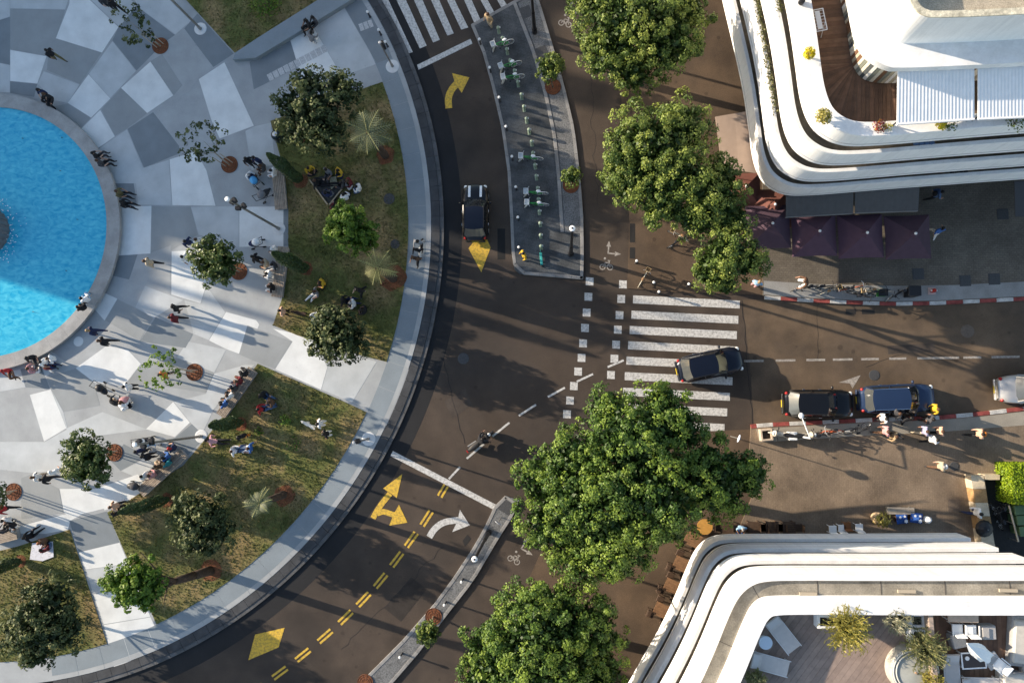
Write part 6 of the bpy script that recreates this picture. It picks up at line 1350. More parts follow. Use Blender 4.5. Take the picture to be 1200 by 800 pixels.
P(302, 188, 250, 'stand', 'navy', 'black', 'black', 'behind the blue stroller'); P(292, 189, 300, 'stand', 'black', 'dark grey', 'black', 'behind the blue stroller'); P(308, 196, 200, 'sit', 'dark grey', 'brown', 'brown', 'on the bench by the blue stroller'); P(290, 203, 320, 'crouch', 'white', 'black', 'grey', 'by the blue stroller')
P(321, 202, 180, 'sit', 'white', 'white', 'black', 'at the top of the masted bench')
B2 = 'at the bench by the round tree'
for a in ((301, 303, 160, 'stand', 'black', 'black', 'black'), (312, 309, 180, 'sit', 'beige', 'black', 'brown'), (316, 322, 170, 'sit', 'white', 'black', 'black'), (322, 311, 200, 'sit', 'dark grey', 'white', 'black'), (319, 337, 180, 'sit', 'black', 'white', 'brown'), (322, 293, 170, 'sit', 'white', 'grey', 'white')): P(*a, B2)
P(361, 28, 210, 'sit', 'black', 'black', 'black', 'on the low wall', seat=.06); P(369, 24, 220, 'sit', 'dark grey', 'black', 'black', 'on the low wall', seat=.06); P(364, 46, 60, 'crouch', 'grey', 'white', 'black', 'before the low wall')
# lawns
W1 = 'in the shaded picnic circle'; GL = 'people on the lawns'
for a in ((362, 197, 300, 'cross', 'yellow', 'black', 'black'), (384, 202, 250, 'ground', 'grey', 'dark grey', 'black'), (399, 200, 220, 'cross', 'yellow', 'navy', 'black'), (372, 214, 0, 'ground', 'black', 'black', 'brown'), (382, 229, 70, 'cross', 'navy', 'grey', 'black'), (401, 216, 180, 'ground', 'dark grey', 'black', 'black'), (411, 213, 200, 'cross', 'maroon', 'white', 'brown'), (421, 221, 160, 'cross', 'white', 'denim', 'black'), (405, 232, 110, 'cross', 'white', 'black', 'black'), (392, 244, 80, 'ground', 'maroon', 'black', 'black')): P(*a, W1, L2, GL)
P(379, 331, 200, 'cross', 'yellow', 'black', 'black', 'below the lime tree', L2, GL); P(370, 343, 220, 'ground', 'grey', 'white', 'brown', 'below the lime tree', L2, GL); P(332, 365, 180, 'stand', 'peach', 'black', 'black', 'at the lawn corner', L2, GL)
P(422, 340, 230, 'walk', 'black', 'black', 'black', 'beside the yellowish palm', L2, GL); P(404, 352, 0, 'ground', 'black', 'navy', 'black', 'above the dark bushy tree', L2, GL); P(415, 356, 180, 'cross', 'white', 'black', 'grey', 'above the dark bushy tree', L2, GL); P(427, 365, 150, 'cross', 'black', 'black', 'black', 'right of the dark bushy tree', L2, GL); P(368, 372, 30, 'ground', 'white', 'black', 'black', 'left of the dark bushy tree', L2, GL)
P(309, 463, 330, 'ground', 'black', 'denim', 'black', 'in the trio on the sunlit lawn', L2, GL, long=True); P(306, 479, 20, 'ground', 'red', 'denim', 'black', 'in the trio on the sunlit lawn', L2, GL); P(319, 471, 200, 'cross', 'brown', 'denim', 'brown', 'in the trio on the sunlit lawn', L2, GL)
P(376, 496, 180, 'stand', 'white', 'white', 'black', 'with a white dog on the lawn', L2, GL); P(383, 508, 200, 'stand', 'black', 'white', 'black', 'near the white dog', L2, GL)
P(284, 511, 300, 'stand', 'black', 'orange', 'black', 'by the sunlit cypress', L2, GL); P(275, 528, 20, 'ground', 'white', 'denim', 'brown', 'by the sunlit cypress', L2, GL); P(293, 525, 190, 'ground', 'blue', 'white', 'brown', 'by the sunlit cypress', L2, GL); P(254, 517, 0, 'lie', 'pink', 'black', 'black', 'below the sunlit cypress', L2, GL)
# ring path, crossings, right-hand pavements
GR = 'pedestrians'
P(492, 284, 250, 'walk', 'striped grey', 'black', 'black', 'on the ring path', grp=GR); P(490, 293, 250, 'walk', 'black', 'white', 'black', 'on the ring path', grp=GR); P(488, 303, 240, 'walk', 'brown', 'black', 'brown', 'on the ring path', grp=GR)
P(573, 23, 230, 'stand', 'tan', 'beige', 'brown', 'beside the docked green bicycles', 0.12, GR); P(614, 299, 200, 'stand', 'yellow', 'black', 'black', 'by the teal kick scooter', 0.12, GR)
P(1097, 228, 0, 'walk', 'denim', 'black', 'black', 'beside the shop awnings', 0.12, GR, bag='black'); P(1100, 271, 90, 'walk', 'blue', 'white', 'black', 'beside the last purple parasol', 0.12, GR); P(887, 332, 60, 'stand', 'light blue', 'pink', 'fair', 'under the crosswalk ficus', 0.12, GR)
P(941, 331, 185, 'ride', 'brown', 'white', 'brown', 'a bicycle at the upper kerb', 0.12, GR)
KB = 'in the group beside the blue car'
for a in ((1034, 490, 200, 'stand', 'white', 'black', 'black'), (1049, 484, 220, 'stand', 'dark grey', 'black', 'brown'), (1066, 482, 250, 'stand', 'black', 'white', 'black'), (1062, 491, 90, 'walk', 'black', 'black', 'black'), (1037, 505, 180, 'walk', 'pink', 'brown', 'brown'), (1083, 505, 180, 'walk', 'lavender', 'beige', 'brown'), (1092, 515, 10, 'walk', 'white', 'black', 'black'), (1101, 505, 180, 'walk', 'peach', 'black', 'brown'), (1088, 491, 150, 'stand', 'dark grey', 'brown', 'black'), (1094, 479, 190, 'stand', 'yellow', 'black', 'brown'), (1046, 511, 160, 'stand', 'tan', 'black', 'brown')): P(*a, KB, 0.12 if a[1] > 483 else 0.01, GR)
P(1147, 508, 180, 'walk', 'peach', 'black', 'black', 'carrying an orange bag', 0.12, GR, bag='orange'); P(1102, 546, 180, 'walk', 'beige', 'brown', 'grey', 'across the lower pavement', 0.12, GR, bag='white'); P(1144, 600, 180, 'walk', 'white', 'navy', 'black', 'by the low stone wall', 0.12, GR); P(869, 618, 270, 'sit', 'light blue', 'blue', 'grey', 'at the corner café table', 0.12, GR)
P(566, 514, 38, 'ride', 'black', 'dark grey', 'black', 'the motorcycle', 0.0, GR)
# repeated labels in one group are looks shared by several people; everyone else keeps a label of their own
# ------------------------------------------------------------------ animals, prams, picnic things
def dog(label, px, py, deg, m, z=L2):
    c = G(px, py, z+0.35); t = thing('dog', label, 'dog', (c.x, c.y, z), math.radians(deg))
    me = bpy.data.meshes.new('dog'); V = [(-.28, 0, .42), (-.05, 0, .44), (.2, 0, .43), (.34, 0, .56), (.42, 0, .64), (.56, 0, .6), (-.4, 0, .55), (-.48, 0, .68)]; E = [(0, 1), (1, 2), (2, 3), (3, 4), (4, 5), (0, 6), (6, 7)]; rad = [.11, .105, .14, .085, .085, .045, .03, .018]
    for sx, sy in ((.2, .09), (.2, -.09)): k = len(V); V += [(sx, sy, .34), (sx-.02, sy, .17), (sx, sy, .03), (sx+.06, sy, .025)]; E += [(2, k), (k, k+1), (k+1, k+2), (k+2, k+3)]; rad += [.06, .035, .028, .03]
    for sx, sy in ((-.28, .09), (-.28, -.09)): k = len(V); V += [(sx+.06, sy, .3), (sx-.08, sy, .18), (sx-.05, sy, .03), (sx+.02, sy, .025)]; E += [(0, k), (k, k+1), (k+1, k+2), (k+2, k+3)]; rad += [.075, .035, .026, .03]
    me.from_pydata(V, E, []); ob = bpy.data.objects.new('d', me); COL.objects.link(ob); ob.modifiers.new('s', 'SKIN')
    for i, d in enumerate(me.skin_vertices[0].data): d.radius = (rad[i], rad[i]); d.use_root = i == 0
    ss = ob.modifiers.new('u', 'SUBSURF'); ss.levels = 1; out = bpy.data.meshes.new_from_object(ob.evaluated_get(bpy.context.evaluated_depsgraph_get())); bpy.data.objects.remove(ob); out.materials.clear(); out.materials.append(m); link('body', out, t)
    for s in (-1, 1): q = MB(); q.ell((.40, .06*s, .70), (.03, .02, .06), 8, 5); q.build('ear', m, t)
dog('dark dog on the lawn corner near the person in peach', 352, 367, 170, mat('dog_brown', (.05, .03, .02), .9)); dog('white dog on the sunlit lawn near the short grey lamp post', 363, 498, 150, mat('dog_white', (.7, .67, .6), .9))
def pram(label, px, py, deg, m, m2, z=PZ):
    c = G(px, py, z+0.5); t = thing('pram', label, 'stroller', (c.x, c.y, z), math.radians(deg), 'strollers')
    for x in (.38, -.38):
        for y in (.24, -.24): o = MB(); o.torus((x, y, .13), .1, .03, 14, 6, 0, Matrix.Rotation(PI/2, 3, 'X')); o.build('wheel', rub, t)
    b = MB()
    for y in (.22, -.22): b.tube([(.38, y, .14), (-.1, y, .55), (-.6, y, 1.02)], .018, 6); b.tube([(-.38, y, .14), (.15, y, .6)], .018, 6)
    b.cyl((-.6, -.24, 1.02), (-.6, .24, 1.02), .022, n=6); b.build('frame', blk, t)
    b = MB(); b.ell((.05, 0, .62), (.42, .23, .16), 12, 6); b.build('seat', m, t, smooth=True); b = MB(); b.ell((-.12, 0, .80), (.28, .25, .22), 12, 7); b.build('hood', m2, t, smooth=True)
pram('black pram in the middle of the crouching group', 121, 456, 320, blk, blk); pram('bright blue stroller beside the sparse young tree', 298, 211, 130, cloth('navy'), mat('stroller_blue', (.09, .36, .66), .7)); pram('grey stroller beside the weathered bench', 310, 228, 40, blk, cloth('grey')); pram('navy stroller with white hood above the bench', 300, 285, 190, cloth('navy'), wht); pram('black wheeled pram at the lower end of the crowded bench', 158, 569, 180, blk, cloth('dark grey')); pram('white stroller near the mast at the crowded bench', 170, 517, 10, blk, wht)
def flat(name, label, cat, px, z, m, t=0.02):
    p = Gp(px, z); c = sum(p, Vector())/len(p); o = thing(name, label, cat, (c.x, c.y, z)); b = MB(); n = len(p)
    b.prism([v-c for v in p], 0, t); b.build('cloth', m, o); return o
flat('picnic_blanket', 'white picnic blanket with people on the corner lawn', 'blanket', [(38, 636), (62, 634), (63, 652), (50, 657), (35, 655)], L2+0.04, mat('blanket_white', (.62, .62, .66), .9, .1, 4))
flat('picnic_blanket', 'dark picnic blanket with pale wooden edging on the shaded lawn', 'blanket', [(363, 211), (378, 206), (401, 221), (385, 239)], L2+0.04, mat('blanket_dark', (.06, .06, .055), .9, .3, 6))
for i, (a, b_) in enumerate((((363, 211), (384, 240)), ((386, 240), (401, 221)))):
    p, q = G(*a, L2+.1), G(*b_, L2+.1); o = MB(); t = thing('timber_edge', 'pale timber bar edging the dark blanket, '+('longer' if i == 0 else 'shorter')+' one', 'plank', ((p+q)/2)); d = q-p; o.box((0, 0, 0), (d.length, .07, .1), math.atan2(d.y, d.x)); o.build('bar', mat('pale_timber', (.5, .4, .27), .8, .15, 6), t)
def dome(name, label, cat, px, py, z, r, m, h=0.5, m2=None):
    c = G(px, py, z+h*.5); t = thing(name, label, cat, (c.x, c.y, z)); b = MB(); b.lathe([(r*.8, 0), (r, h*.15), (r, h*.8), (r*.85, h*.95), (r*.4, h)], 18); b.build('body', m, t, smooth=False)
    b = MB(); b.lathe([(r*.5, h), (r*.5, h+.03), (r*.2, h+.05)], 14); b.build('lid', m2 or m, t); return t
dome('waste_bin', 'dark round waste bin at the corner of the shaded lawn', 'bin', 325, 160, PZ, .32, mat('bin_dark', (.012, .02, .022), .3), .9, silver)
flat('food_tray', 'pale tray of food in the middle of the picnic circle', 'tray', [(386, 208), (394, 207), (396, 218), (388, 222)], L2+.08, mat('tray', (.32, .3, .2), .8, .4, 9), .04)
# ------------------------------------------------------------------ parasols and café furniture
def parasol(label, px, py, m, w_=2.6, h=2.85, rz=0.02, z=0.12, grp='square parasols outside the white building'):
    c = G(px, py, z+h); t = thing('parasol', label, 'parasol', (c.x, c.y, z), rz, grp); e = w_/2; zb_ = h-.95
    q = MB(); q.lathe([(.3, 0), (.3, .06), (.05, .1), (.035, .12), (.03, h)], 12); q.build('pole', steel, t)
    cs = [(-e, -e), (e, -e), (e, e), (-e, e)]
    for i in range(4):
        a, b_ = cs[i], cs[(i+1) % 4]; md = ((a[0]+b_[0])/2*.97, (a[1]+b_[1])/2*.97); q = MB(); k = .1
        vs = [(a[0], a[1], zb_), (md[0], md[1], zb_+.02), (b_[0], b_[1], zb_), (b_[0]*k, b_[1]*k, h-.03), (a[0]*k, a[1]*k, h-.03)]; vs += [(x, y, zz-.015) for x, y, zz in vs]
        q.add(vs, [(0, 1, 4), (1, 2, 3), (1, 3, 4), (5, 9, 6), (6, 8, 7), (6, 9, 8), (0, 5, 6, 1), (1, 6, 7, 2)]); q.build('canopy_panel', m, t)
        q = MB(); q.cyl((0, 0, h-.08), (a[0]*.98, a[1]*.98, zb_-.04), .016, n=5); q.build('rib', black_m, t)
    q = MB(); q.lathe([(.3, h-.06), (.16, h+.04), (.1, h+.08)], 4); q.build('vent_cap', m, t); q = MB(); q.ell((0, 0, h+.13), (.085, .085, .085), 10, 6); q.build('finial', wht, t)
pur = mat('purple_canvas', (.085, .046, .066), .85, .1, 3); pur2 = mat('dark_plum_canvas', (.068, .04, .056), .85, .1, 3); terra = mat('terracotta_canvas', (.15, .06, .045), .85, .1, 3)
parasol('dark plum parasol half under the small ficus tree', 905, 262, pur2); parasol('purple parasol next to the ficus tree, with a light patch on its crown', 960, 271, pur); parasol('purple parasol in the middle of the row', 1015.5, 273, pur); parasol('purple parasol nearest the open pavement', 1072, 274, pur2)
parasol('terracotta parasol tucked behind the rounded building corner', 908, 240, terra, 2.4, 2.3); parasol('terracotta parasol beside the beige canopy', 874, 219, terra, 2.2, 2.3)
wd2 = mat('cafe_wood', (.24, .13, .065), .7, .25, 6, .2); wdark = mat('dark_cafe_wood', (.07, .042, .026), .7, .25, 6, .2)
def cafe_table(label, px, py, deg, sx, sy, m, z=0.055, grp='café tables'):
    c = G(px, py, z+.74); t = thing('cafe_table', label, 'table', (c.x, c.y, z), math.radians(deg), grp); n = 6
    for i in range(n): q = MB(); q.box((0, -sy/2+sy/n*(i+.5), .735), (sx, sy/n-.012, .03)); q.build('top_slat', m, t)
    for x in (-1, 1):
        for y in (-1, 1): q = MB(); q.box((x*(sx/2-.06), y*(sy/2-.06), .36), (.05, .05, .72)); q.build('leg', wdark, t)
def chair(label, px, py, deg, m, z=0.055, grp='café chairs', name='cafe_chair', sz=.44):
    c = G(px, py, z+.46); t = thing(name, label, 'chair', (c.x, c.y, z), math.radians(deg), grp); q = MB(); q.box((0, 0, .45), (sz, sz, .05), bev=.02); q.build('seat', m, t)
    q = MB(); q.box((-sz/2+.02, 0, .72), (.04, sz*.95, .34), M=Matrix.Rotation(-.18, 3, 'Y')); q.build('backrest', m, t)
    for x in (-1, 1):
        for y in (-1, 1): q = MB(); q.cyl((x*sz*.46, y*sz*.46, 0), (x*sz*.4, y*sz*.4, .45), .018, n=6); q.build('leg', m, t)
    return t
LBL = ['long timber table beside the round wooden one at the rounded corner', 'second timber table down the curved facade from the round one', 'third timber table down the curved facade from the round one', 'lowest timber table along the curved facade']
for i, (x, y) in enumerate(((812, 632), (799, 661), (788, 687), (776, 715))):
    cafe_table(LBL[i], x, y, -24, .95, .8, wd2)
    for dx, dy, a, w_ in ((-2, -13, -114, 'above'), (2, 13, 66, 'below'), (-14, 4, -24, 'beside')): chair(f'dark timber chair {w_} the '+['long', 'second', 'third', 'lowest'][i]+' café table on the curved facade', x+dx, y+dy, a, wdark)
c = G(826, 617, .86); t = thing('round_table', 'round honey-coloured wooden table at the rounded corner', 'table', (c.x, c.y, .1)); q = MB(); q.lathe([(.46, .72), (.46, .76)], 28); q.build('top', mat('honey_wood', (.50, .26, .06), .6, .15, 5), t); q = MB(); q.lathe([(.25, 0), (.05, .06), (.05, .72)], 12); q.build('pedestal', wdark, t)
for i, x in enumerate((852, 884, 905, 925)):
    cafe_table('dark timber table under the facade of the terrace building, '+['beside the round one', 'near the light blue guest', 'third from the round one', 'fourth from the round one'][i], x, 618, 0, .75, .7, wdark, .125)
    for s in (-1, 1): chair('dark timber chair at the tables under the facade of the terrace building', x+11*s, 618, 180 if s > 0 else 0, wdark, .125)
for i, (x, y, m, lb_) in enumerate(((976, 620, wht, 'white plastic chair under the facade, by its white twin'), (987, 619, wht, 'white plastic chair under the facade next to the brown chair'), (993, 616, mat('brown_seat', (.22, .09, .035), .7), 'brown chair under the facade between white ones'), (1007, 618, wht, 'white chair standing apart under the facade'))): chair(lb_, x, y, 90, m, .125)
dome('plant_pot', 'big round clay pot with a leafy plant near the blue cloths', 'pot', 1029, 607, .12, .36, mat('clay_pot', (.5, .36, .22), .8, .2, 6), .6, mat('dark_soil', (.05, .04, .03), 1.0)); shrub('pot_plant', 'olive leafy plant growing from the clay pot', 1034, 609, .9, .5, lf_yel, None, .72, 200, .16)
c = G(1055, 598, .5); t = thing('plank_bench', 'pale plank bench behind the blue and white cloths', 'bench', (c.x, c.y, .12)); 
for i in range(3): q = MB(); q.box((0, .14*i-.14, .45), (1.55, .125, .04)); q.build('slat', mat('grey_plank', (.34, .29, .23), .8, .2, 5), t)
for s in (-1, 1): q = MB(); q.box((.65*s, 0, .22), (.08, .4, .43)); q.build('leg', steel, t)
def starcloth(label, px, py, rz, w_, h):
    c = G(px, py, .7); t = thing('star_cloth', label, 'cloth', (c.x, c.y, .12), rz, 'blue and white cloths'); q = MB(); n = 8; vs = []
    for i in range(n+1):
        for j in range(n+1): x = (i/n-.5)*w_; y = (j/n-.5)*h; vs.append((x, y, .52+.09*math.sin(x*9+1)*math.cos(y*7)+.05*noise.noise(Vector((x*4, y*4, rz)))-.3*max(0, abs(y)/h*2-.6)))
    q.add(vs, [(i*(n+1)+j, (i+1)*(n+1)+j, (i+1)*(n+1)+j+1, i*(n+1)+j+1) for i in range(n) for j in range(n)]); q.build('fabric', mat('blue_fabric', (.02, .075, .28), .85, .2, 5), t)
    for k, (x, y) in enumerate(((-.22*w_, .2*h), (.25*w_, -.22*h), (.18*w_, .25*h))):
        q = MB(); rr = .13 if k == 1 else .09; zz = .62
        for a0 in (PI/2, -PI/2): q.add([(x+rr*math.cos(a0+2*PI*i/3), y+rr*math.sin(a0+2*PI*i/3), zz+(.004 if a0 > 0 else 0)) for i in range(3)], [(0, 1, 2)])
        q.build('white_star', wht, t)
    q = MB(); q.box((0, 0, .22), (w_*.8, h*.7, .44)); q.build('stand', wdark, t)
starcloth('blue cloth with white stars beside the clay pot', 1058, 608, .1, .65, .6); starcloth('blue cloth with white stars at the end of the plank bench', 1075, 607, -.15, .7, .6)
c = G(1087, 609, .5); t = thing('white_sack', 'crumpled white sack at the end of the blue cloths', 'sack', (c.x, c.y, .12)); q = MB(); q.ell((0, 0, .3), (.25, .22, .3), 10, 7, jit=.1); q.build('bag', wht, t); q = MB(); q.ell((0.03, 0, .62), (.07, .07, .08), 8, 5, jit=.1); q.build('knot', wht, t)
# sunken yard with wall, hedge and bins
yard_m = groundmat('yard_asphalt', (.028, .027, .026), .3, 20, .2, 1)
b = MB(); b.prism(Gp([(1155, 562), (1260, 562), (1260, 700), (1166, 700)], .13), .1, .13); b.build('yard', yard_m, pav2)
stone = groundmat('cream_wall_stone', (.58, .48, .34), .12, 14, .25, 1.5)
t = thing('garden_wall', 'low cream stone wall around the dark yard', 'wall', Vector((G(1146, 600).x, G(1146, 600).y, .12)))
for i in range(6):
    y0 = 557+i*16; x0 = 1138+i*2.6; b = MB(); p = [v-t.location for v in Gp([(x0, y0), (x0+15, y0), (x0+17.4, y0+15.6), (x0+2.4, y0+15.6)], .9)]; b.prism([(v.x, v.y) for v in p], 0, .75+.01*(i % 2)); b.build('wall_stone', stone if i not in (1, 3) else groundmat('ochre_wall_stone', (.36, .22, .10), .2, 12, .3, 2), t)
b = MB(); p = [v-t.location for v in Gp([(1154, 556), (1172, 556), (1172, 562), (1155, 562)], .9)]; b.prism([(v.x, v.y) for v in p], 0, .75); b.build('wall_stone', stone, t)
c = G(1212, 567, 1.6); t = thing('clipped_hedge', 'bright yellow-green clipped hedge block beside the dark yard', 'hedge', (c.x, c.y, .12)); n = 9000; hx, hy, hz = 1.35, 1.12, 1.75
u = NR.uniform(-1, 1, (n, 3)); ax = NR.integers(0, 3, n); sg = np.where(NR.random(n) < .5, -1.0, 1.0); sg = np.where(ax == 2, 1.0, sg); u[np.arange(n), ax] = sg*NR.uniform(.93, 1.03, n); nn = np.zeros((n, 3)); nn[np.arange(n), ax] = sg; nn += NR.normal(size=(n, 3))*.5; nn /= np.linalg.norm(nn, axis=1, keepdims=True)
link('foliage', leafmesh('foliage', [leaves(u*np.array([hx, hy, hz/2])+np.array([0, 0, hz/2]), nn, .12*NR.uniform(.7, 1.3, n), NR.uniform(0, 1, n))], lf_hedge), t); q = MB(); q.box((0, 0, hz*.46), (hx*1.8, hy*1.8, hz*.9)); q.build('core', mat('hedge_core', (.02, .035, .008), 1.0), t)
for i, (x, y) in enumerate(((1195, 597), (1198, 609), (1201, 622))):
    c = G(x, y, 1.1); t = thing('wheeled_bin', 'green wheeled bin beside the hedge', 'bin', (c.x, c.y, .13), .1, 'green wheeled bins'); q = MB(); q.box((0, 0, .5), (.6, .5, .96), bev=.05); q.build('body', mat('bin_green', (.06, .11, .05), .6), t); q = MB(); q.box((0, 0, 1.02), (.66, .56, .08), bev=.03); q.build('lid', mat('bin_green_lid', (.09, .15, .07), .6), t)
    for s in (-1, 1): q = MB(); q.torus((.25*s, .27, .1), .07, .03, 12, 5, 0, Matrix.Rotation(PI/2, 3, 'Y')); q.build('wheel', rub, t)
t = thing('rail', 'thin pale rail between the yard and the green bins', 'rail', Vector((G(1188, 612).x, G(1188, 612).y, .13))); q = MB(); a, b_ = G(1182, 592, 1)-t.location, G(1193, 634, 1)-t.location; q.cyl((a.x, a.y, .9), (b_.x, b_.y, .9), .05); q.build('top_bar', stone, t)
for k in (0, .5, 1): q = MB(); v = a.lerp(b_, k); q.cyl((v.x, v.y, 0), (v.x, v.y, .9), .03); q.build('post', steel, t)
c = G(1147, 617, .8); t = thing('black_umbrella', 'black oval umbrella at the low cream wall', 'umbrella', (c.x, c.y, .12)); q = MB(); q.lathe([(.5, 1.25), (.42, 1.42), (.2, 1.56), (.02, 1.6)], 12); q.build('canopy', blk, t); q = MB(); q.cyl((0, 0, 0), (0, 0, 1.7), .02); q.build('pole', steel, t)
# ------------------------------------------------------------------ roof terrace furniture
tex = mat('lounger_mesh', (.50, .46, .42), .8, .06, 5); frame_w = mat('lounger_frame', (.62, .60, .57), .5); wic = mat('grey_wicker', (.33, .315, .295), .8, .15, 9)
def lounger(label, px, py, deg, z=LD, L=1.62, W=.66):
    c = G(px, py, z+.35); t = thing('sun_lounger', label, 'sun lounger', (c.x, c.y, z), math.radians(deg), 'roof loungers'); M_ = Matrix.Rotation(-.12, 3, 'Y')
    q = MB(); q.box((.1*L, 0, .33), (L*.8, W, .04), bev=.015); q.build('bed', tex, t); q = MB(); q.box((-L*.36, 0, .40), (L*.28, W, .05), M=Matrix.Rotation(.3, 3, 'Y')); q.build('headrest', tex, t); q = MB(); q.box((-L*.40, 0, .47), (.3, W*.9, .07), M=Matrix.Rotation(.3, 3, 'Y')); q.build('pillow', mat('pillow_grey', (.5, .48, .46), .9), t)
    for s in (-1, 1): q = MB(); q.box((.05, s*W*.52, .31), (L, .035, .05)); q.build('side_rail', frame_w, t)
    for x in (-.38*L, .42*L):
        for s in (-1, 1): q = MB(); q.box((x, s*W*.48, .15), (.05, .05, .3)); q.build('leg', frame_w, t)
lounger('grey sun lounger at the rounded parapet corner of the roof deck', 917, 743, -52); lounger('grey sun lounger below the small round table on the roof deck', 902, 778, -14)
lounger('grey flat recliner beside the deck divider and the round tub', 1116, 789, -88, LD, 1.7, .6)
c = G(897.5, 753, LD+.5); t = thing('side_table', 'small round pale-blue side table between the sun loungers', 'table', (c.x, c.y, LD)); q = MB(); q.lathe([(.29, .44), (.29, .47), (.27, .49)], 26); q.build('top', mat('pale_blue_top', (.55, .62, .68), .4), t); q = MB(); q.lathe([(.18, 0), (.04, .04), (.04, .44)], 12); q.build('stem', frame_w, t)
def planterbox(label, x0, y0, x1, y1, z=LD, h=.55):
    a, b_ = G(x0, y0, z+h), G(x1, y1, z+h); c = (a+b_)/2; sx, sy = abs(b_.x-a.x), abs(b_.y-a.y); t = thing('planter_box', label, 'planter', (c.x, c.y, z), 0, 'white roof planters'); q = MB()
    for s in (-1, 1): q.box((s*(sx/2-.05), 0, h/2), (.1, sy, h)); q.box((0, s*(sy/2-.05), h/2), (sx-.2, .1, h-.003))
    q.build('box', wht, t); q = MB(); q.box((0, 0, h*.4), (sx-.18, sy-.18, h*.75)); q.build('soil', MATS['dark_soil'], t)
    n = 40; pos = NR.uniform(-1, 1, (n, 3))*np.array([sx*.35, sy*.35, .03])+np.array([0, 0, h*.85]); link('foliage', leafmesh('foliage', [leaves(pos, rand_dirs(n, .2), .14*NR.uniform(.6, 1.2, n), NR.uniform(0, 1, n))], lf_olive), t)
planterbox('white planter box under the big grassy plant', 958, 720, 1000, 737); planterbox('white planter box with sparse herbs at the parapet', 1066, 719, 1084, 735); planterbox('white planter box with sparse herbs beside the tub', 1068, 737, 1087, 755)
c = G(1072, 787, LD+.6); t = thing('hot_tub', 'round pale tub with concentric rim on the roof deck', 'tub', (c.x, c.y, LD)); tub = mat('tub_beige', (.42, .40, .34), .6, .1, 4); q = MB(); q.lathe([(1.0, 0), (1.0, .62), (.96, .66), (.88, .66), (.86, .6)], 40); q.build('shell', tub, t)
for r_ in (.9, .78): q = MB(); q.torus((0, 0, .66), r_, .03, 36, 6); q.build('rim_ring', mat('tub_rim', (.55, .53, .46), .6), t)
q = MB(); q.lathe([(.86, .5), (.86, .62), (.1, .68)], 36); q.build('cover', mat('tub_cover', (.34, .34, .30), .7, .08, 4), t); q = MB(); q.lathe([(.04, .66), (.04, .74)], 10); q.build('cap', mat('tub_cap', (.4, .25, .15), .6), t)
def armchair(label, px, py, deg, z=LD):
    t = chair(label, px, py, deg, wht, z, 'white terrace chairs', 'terrace_chair', .44)
    for s in (-1, 1): q = MB(); q.box((0, .26*s, .62), (.46, .04, .04)); q.build('armrest', wht, t)
armchair('white terrace chair at the beige table, by the divider', 1122, 737, 90); armchair('white terrace chair at the beige table, towards the grey ottoman', 1138, 738, 90)
c = G(1129, 723, LD+.75); t = thing('terrace_table', 'narrow beige table against the roof parapet', 'table', (c.x, c.y, LD)); q = MB(); q.box((0, 0, .72), (1.25, .42, .05), bev=.01); q.build('top', mat('beige_top', (.42, .33, .25), .7, .1, 5), t)
for x in (-.55, .55):
    for y in (-.15, .15): q = MB(); q.box((x, y, .35), (.05, .05, .7)); q.build('leg', frame_w, t)
def ottoman(label, px, py, deg, sx, sy, h=.4, m=wic):
    c = G(px, py, LD+h); t = thing('ottoman', label, 'ottoman', (c.x, c.y, LD), math.radians(deg), 'wicker terrace stools'); q = MB(); q.box((0, 0, h/2), (sx, sy, h), bev=.04); q.build('body', m, t); q = MB(); q.box((0, 0, h+.012), (sx*.92, sy*.92, .05), bev=.02); q.build('top', mat('wicker_top', (.37, .35, .325), .85, .12, 20), t); return t
ottoman('square grey wicker stool beside the white chairs', 1159, 741, 2, .6, .6); ottoman('tilted grey wicker stool under the tip of the white closed parasol', 1124, 751, 14, .6, .6)
c = G(1142, 774, LD+.5); t = thing('glass_table', 'low glass table with white frame on the roof deck', 'table', (c.x, c.y, LD), .08); q = MB(); q.box((0, 0, .42), (.92, .62, .02)); q.build('top', mat('brown_glass', (.06, .045, .035), .1, spec=.6), t)
for (x, y, sx, sy) in ((0, .32, 1.0, .05), (0, -.32, 1.0, .05), (.48, 0, .05, .6), (-.48, 0, .05, .6)): q = MB(); q.box((x, y, .43), (sx, sy, .05)); q.build('frame_bar', wht, t)
for x in (-.45, .45):
    for y in (-.28, .28): q = MB(); q.box((x, y, .2), (.05, .05, .41)); q.build('leg', wht, t)
q = MB(); q.lathe([(.07, .44), (.09, .5), (.06, .5)], 12, (-.28, .12, 0)); q.build('ashtray', wht, t)
a, b_ = G(1134, 754, LD+2.2), G(1178, 783, LD+1.0); t = thing('closed_parasol', 'white closed parasol leaning across the roof furniture', 'parasol', (b_.x, b_.y, LD)); a = Vector((a.x, a.y, LD+2.2)); d = Vector((a.x-b_.x, a.y-b_.y, 2.2)); q = MB()
prev = None; n = 14; vs = []; fs = []; st_ = [(0.25, .10), (.32, .30), (.45, .30), (.6, .27), (.75, .2), (.9, .11), (1.0, .03)]; qq = d.normalized().to_track_quat('Z', 'Y')
for k, (s, r_) in enumerate(st_):
    for i in range(n): ang = 2*PI*i/n; rr = r_*(1.0+.22*math.cos(ang*5+s*3)); vs.append(d*s+qq@Vector((rr*math.cos(ang), rr*math.sin(ang), 0)))
for k in range(len(st_)-1):
    for i in range(n): fs.append((k*n+i, k*n+(i+1) % n, (k+1)*n+(i+1) % n, (k+1)*n+i))
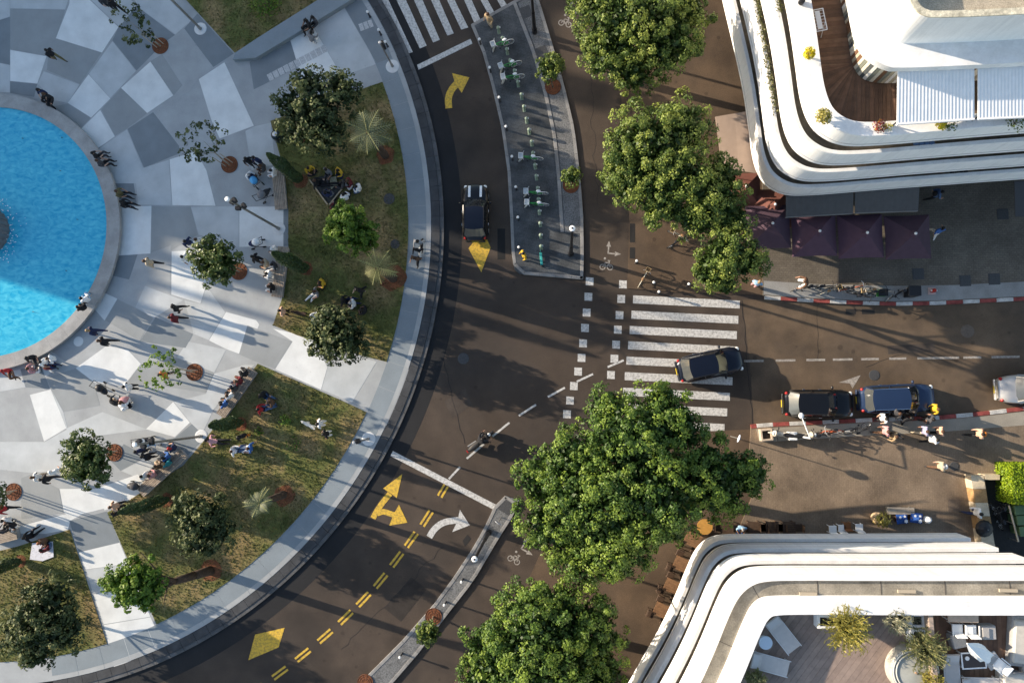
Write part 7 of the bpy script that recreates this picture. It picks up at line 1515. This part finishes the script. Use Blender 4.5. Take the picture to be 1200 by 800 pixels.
fs.append(tuple(range(n))[::-1]); fs.append(tuple((len(st_)-1)*n+i for i in range(n))); q.add(vs, fs); q.build('folded_canopy', mat('parasol_white', (.8, .8, .78), .85), t); q = MB(); q.cyl((0, 0, 0), d*1.02, .03); q.build('pole', frame_w, t); q = MB(); q.box((0, 0, .05), (.6, .6, .1), .6, bev=.02); q.build('foot', frame_w, t)
armchair('white armchair beside the foot of the closed parasol', 1172, 779, 140)
lounger('white-framed lounger at the lower end of the roof furniture', 1149, 803, 0, LD, 1.6, .6)
def cushion_sofa(label, px, py, deg, sx, sy):
    c = G(px, py, LD+.45); t = thing('terrace_sofa', label, 'sofa', (c.x, c.y, LD), math.radians(deg)); cr_ = mat('cream_cushion', (.5, .47, .41), .9, .1, 4); q = MB(); q.box((0, 0, .2), (sx, sy, .4), bev=.05); q.build('base', wic, t); q = MB(); q.box((0, 0, .45), (sx*.9, sy*.86, .14), bev=.06); q.build('cushion', cr_, t); q = MB(); q.box((-sx/2+.1, 0, .6), (.2, sy, .5), bev=.06); q.build('backrest', cr_, t)
cushion_sofa('pale sofa on the roof deck near the white closed parasol', 1200, 752, 175, .95, 2.1); cushion_sofa('cream sofa below the closed parasol on the roof deck', 1192, 800, 90, .8, 1.3)
ottoman('beige ottoman below the sofa at the deck end', 1208, 783, 5, .6, .6)
# upper terrace drying rack and its cloth
c = G(961, 23, UD+.9); t = thing('drying_rack', 'white folding rack with a white towel on the upper deck', 'drying rack', (c.x, c.y, UD), math.radians(100)); q = MB()
for s in (-1, 1): q.cyl((-.5, .24*s, .85), (.5, .24*s, .85), .025, n=6); q.cyl((.5*s, -.24, .85), (.5*s, .24, .85), .025, n=6)
q.build('frame', wht, t)
for i in range(7): q = MB(); q.cyl((-.42+.14*i, -.24, .85), (-.42+.14*i, .24, .85), .008, n=4); q.build('bar', wht, t)
for x in (-.4, .4):
    for y in (-.2, .2): q = MB(); q.cyl((x*1.2, y*1.2, 0), (x*.4, y, .85), .016, n=5); q.build('leg', wht, t)
q = MB(); q.box((0, .05, .875), (.85, .22, .03), bev=.01); q.build('towel', wht, t)
# balcony odds and ends
for (px, py, lab, m) in ((1082, 167.5, 'bundle of blue cloth drying on the upper balcony', cloth('denim')), (1123, 202, 'dark planter box hung on the lowest balcony', blk)):
    c = G(px, py, 12.0 if py < 190 else 5.6); z = 11.0 if py < 190 else 4.78; c = G(px, py, z); t = thing('balcony_cloth' if py < 190 else 'balcony_box', lab, 'cloth' if py < 190 else 'planter', (c.x, c.y, z)); 
    for i in range(4): q = MB(); q.box((-.36+.24*i, 0, .06), (.22, .22, .14), .1*i, bev=.03); q.build('fold' if py < 190 else 'cell', m, t)
dome('wheel_bin', 'small dark pot beside the yellow flowers on the upper terrace edge', 'pot', 939.5, 2, 13.76, .13, blk, .3)
c = G(905, 509, .4)
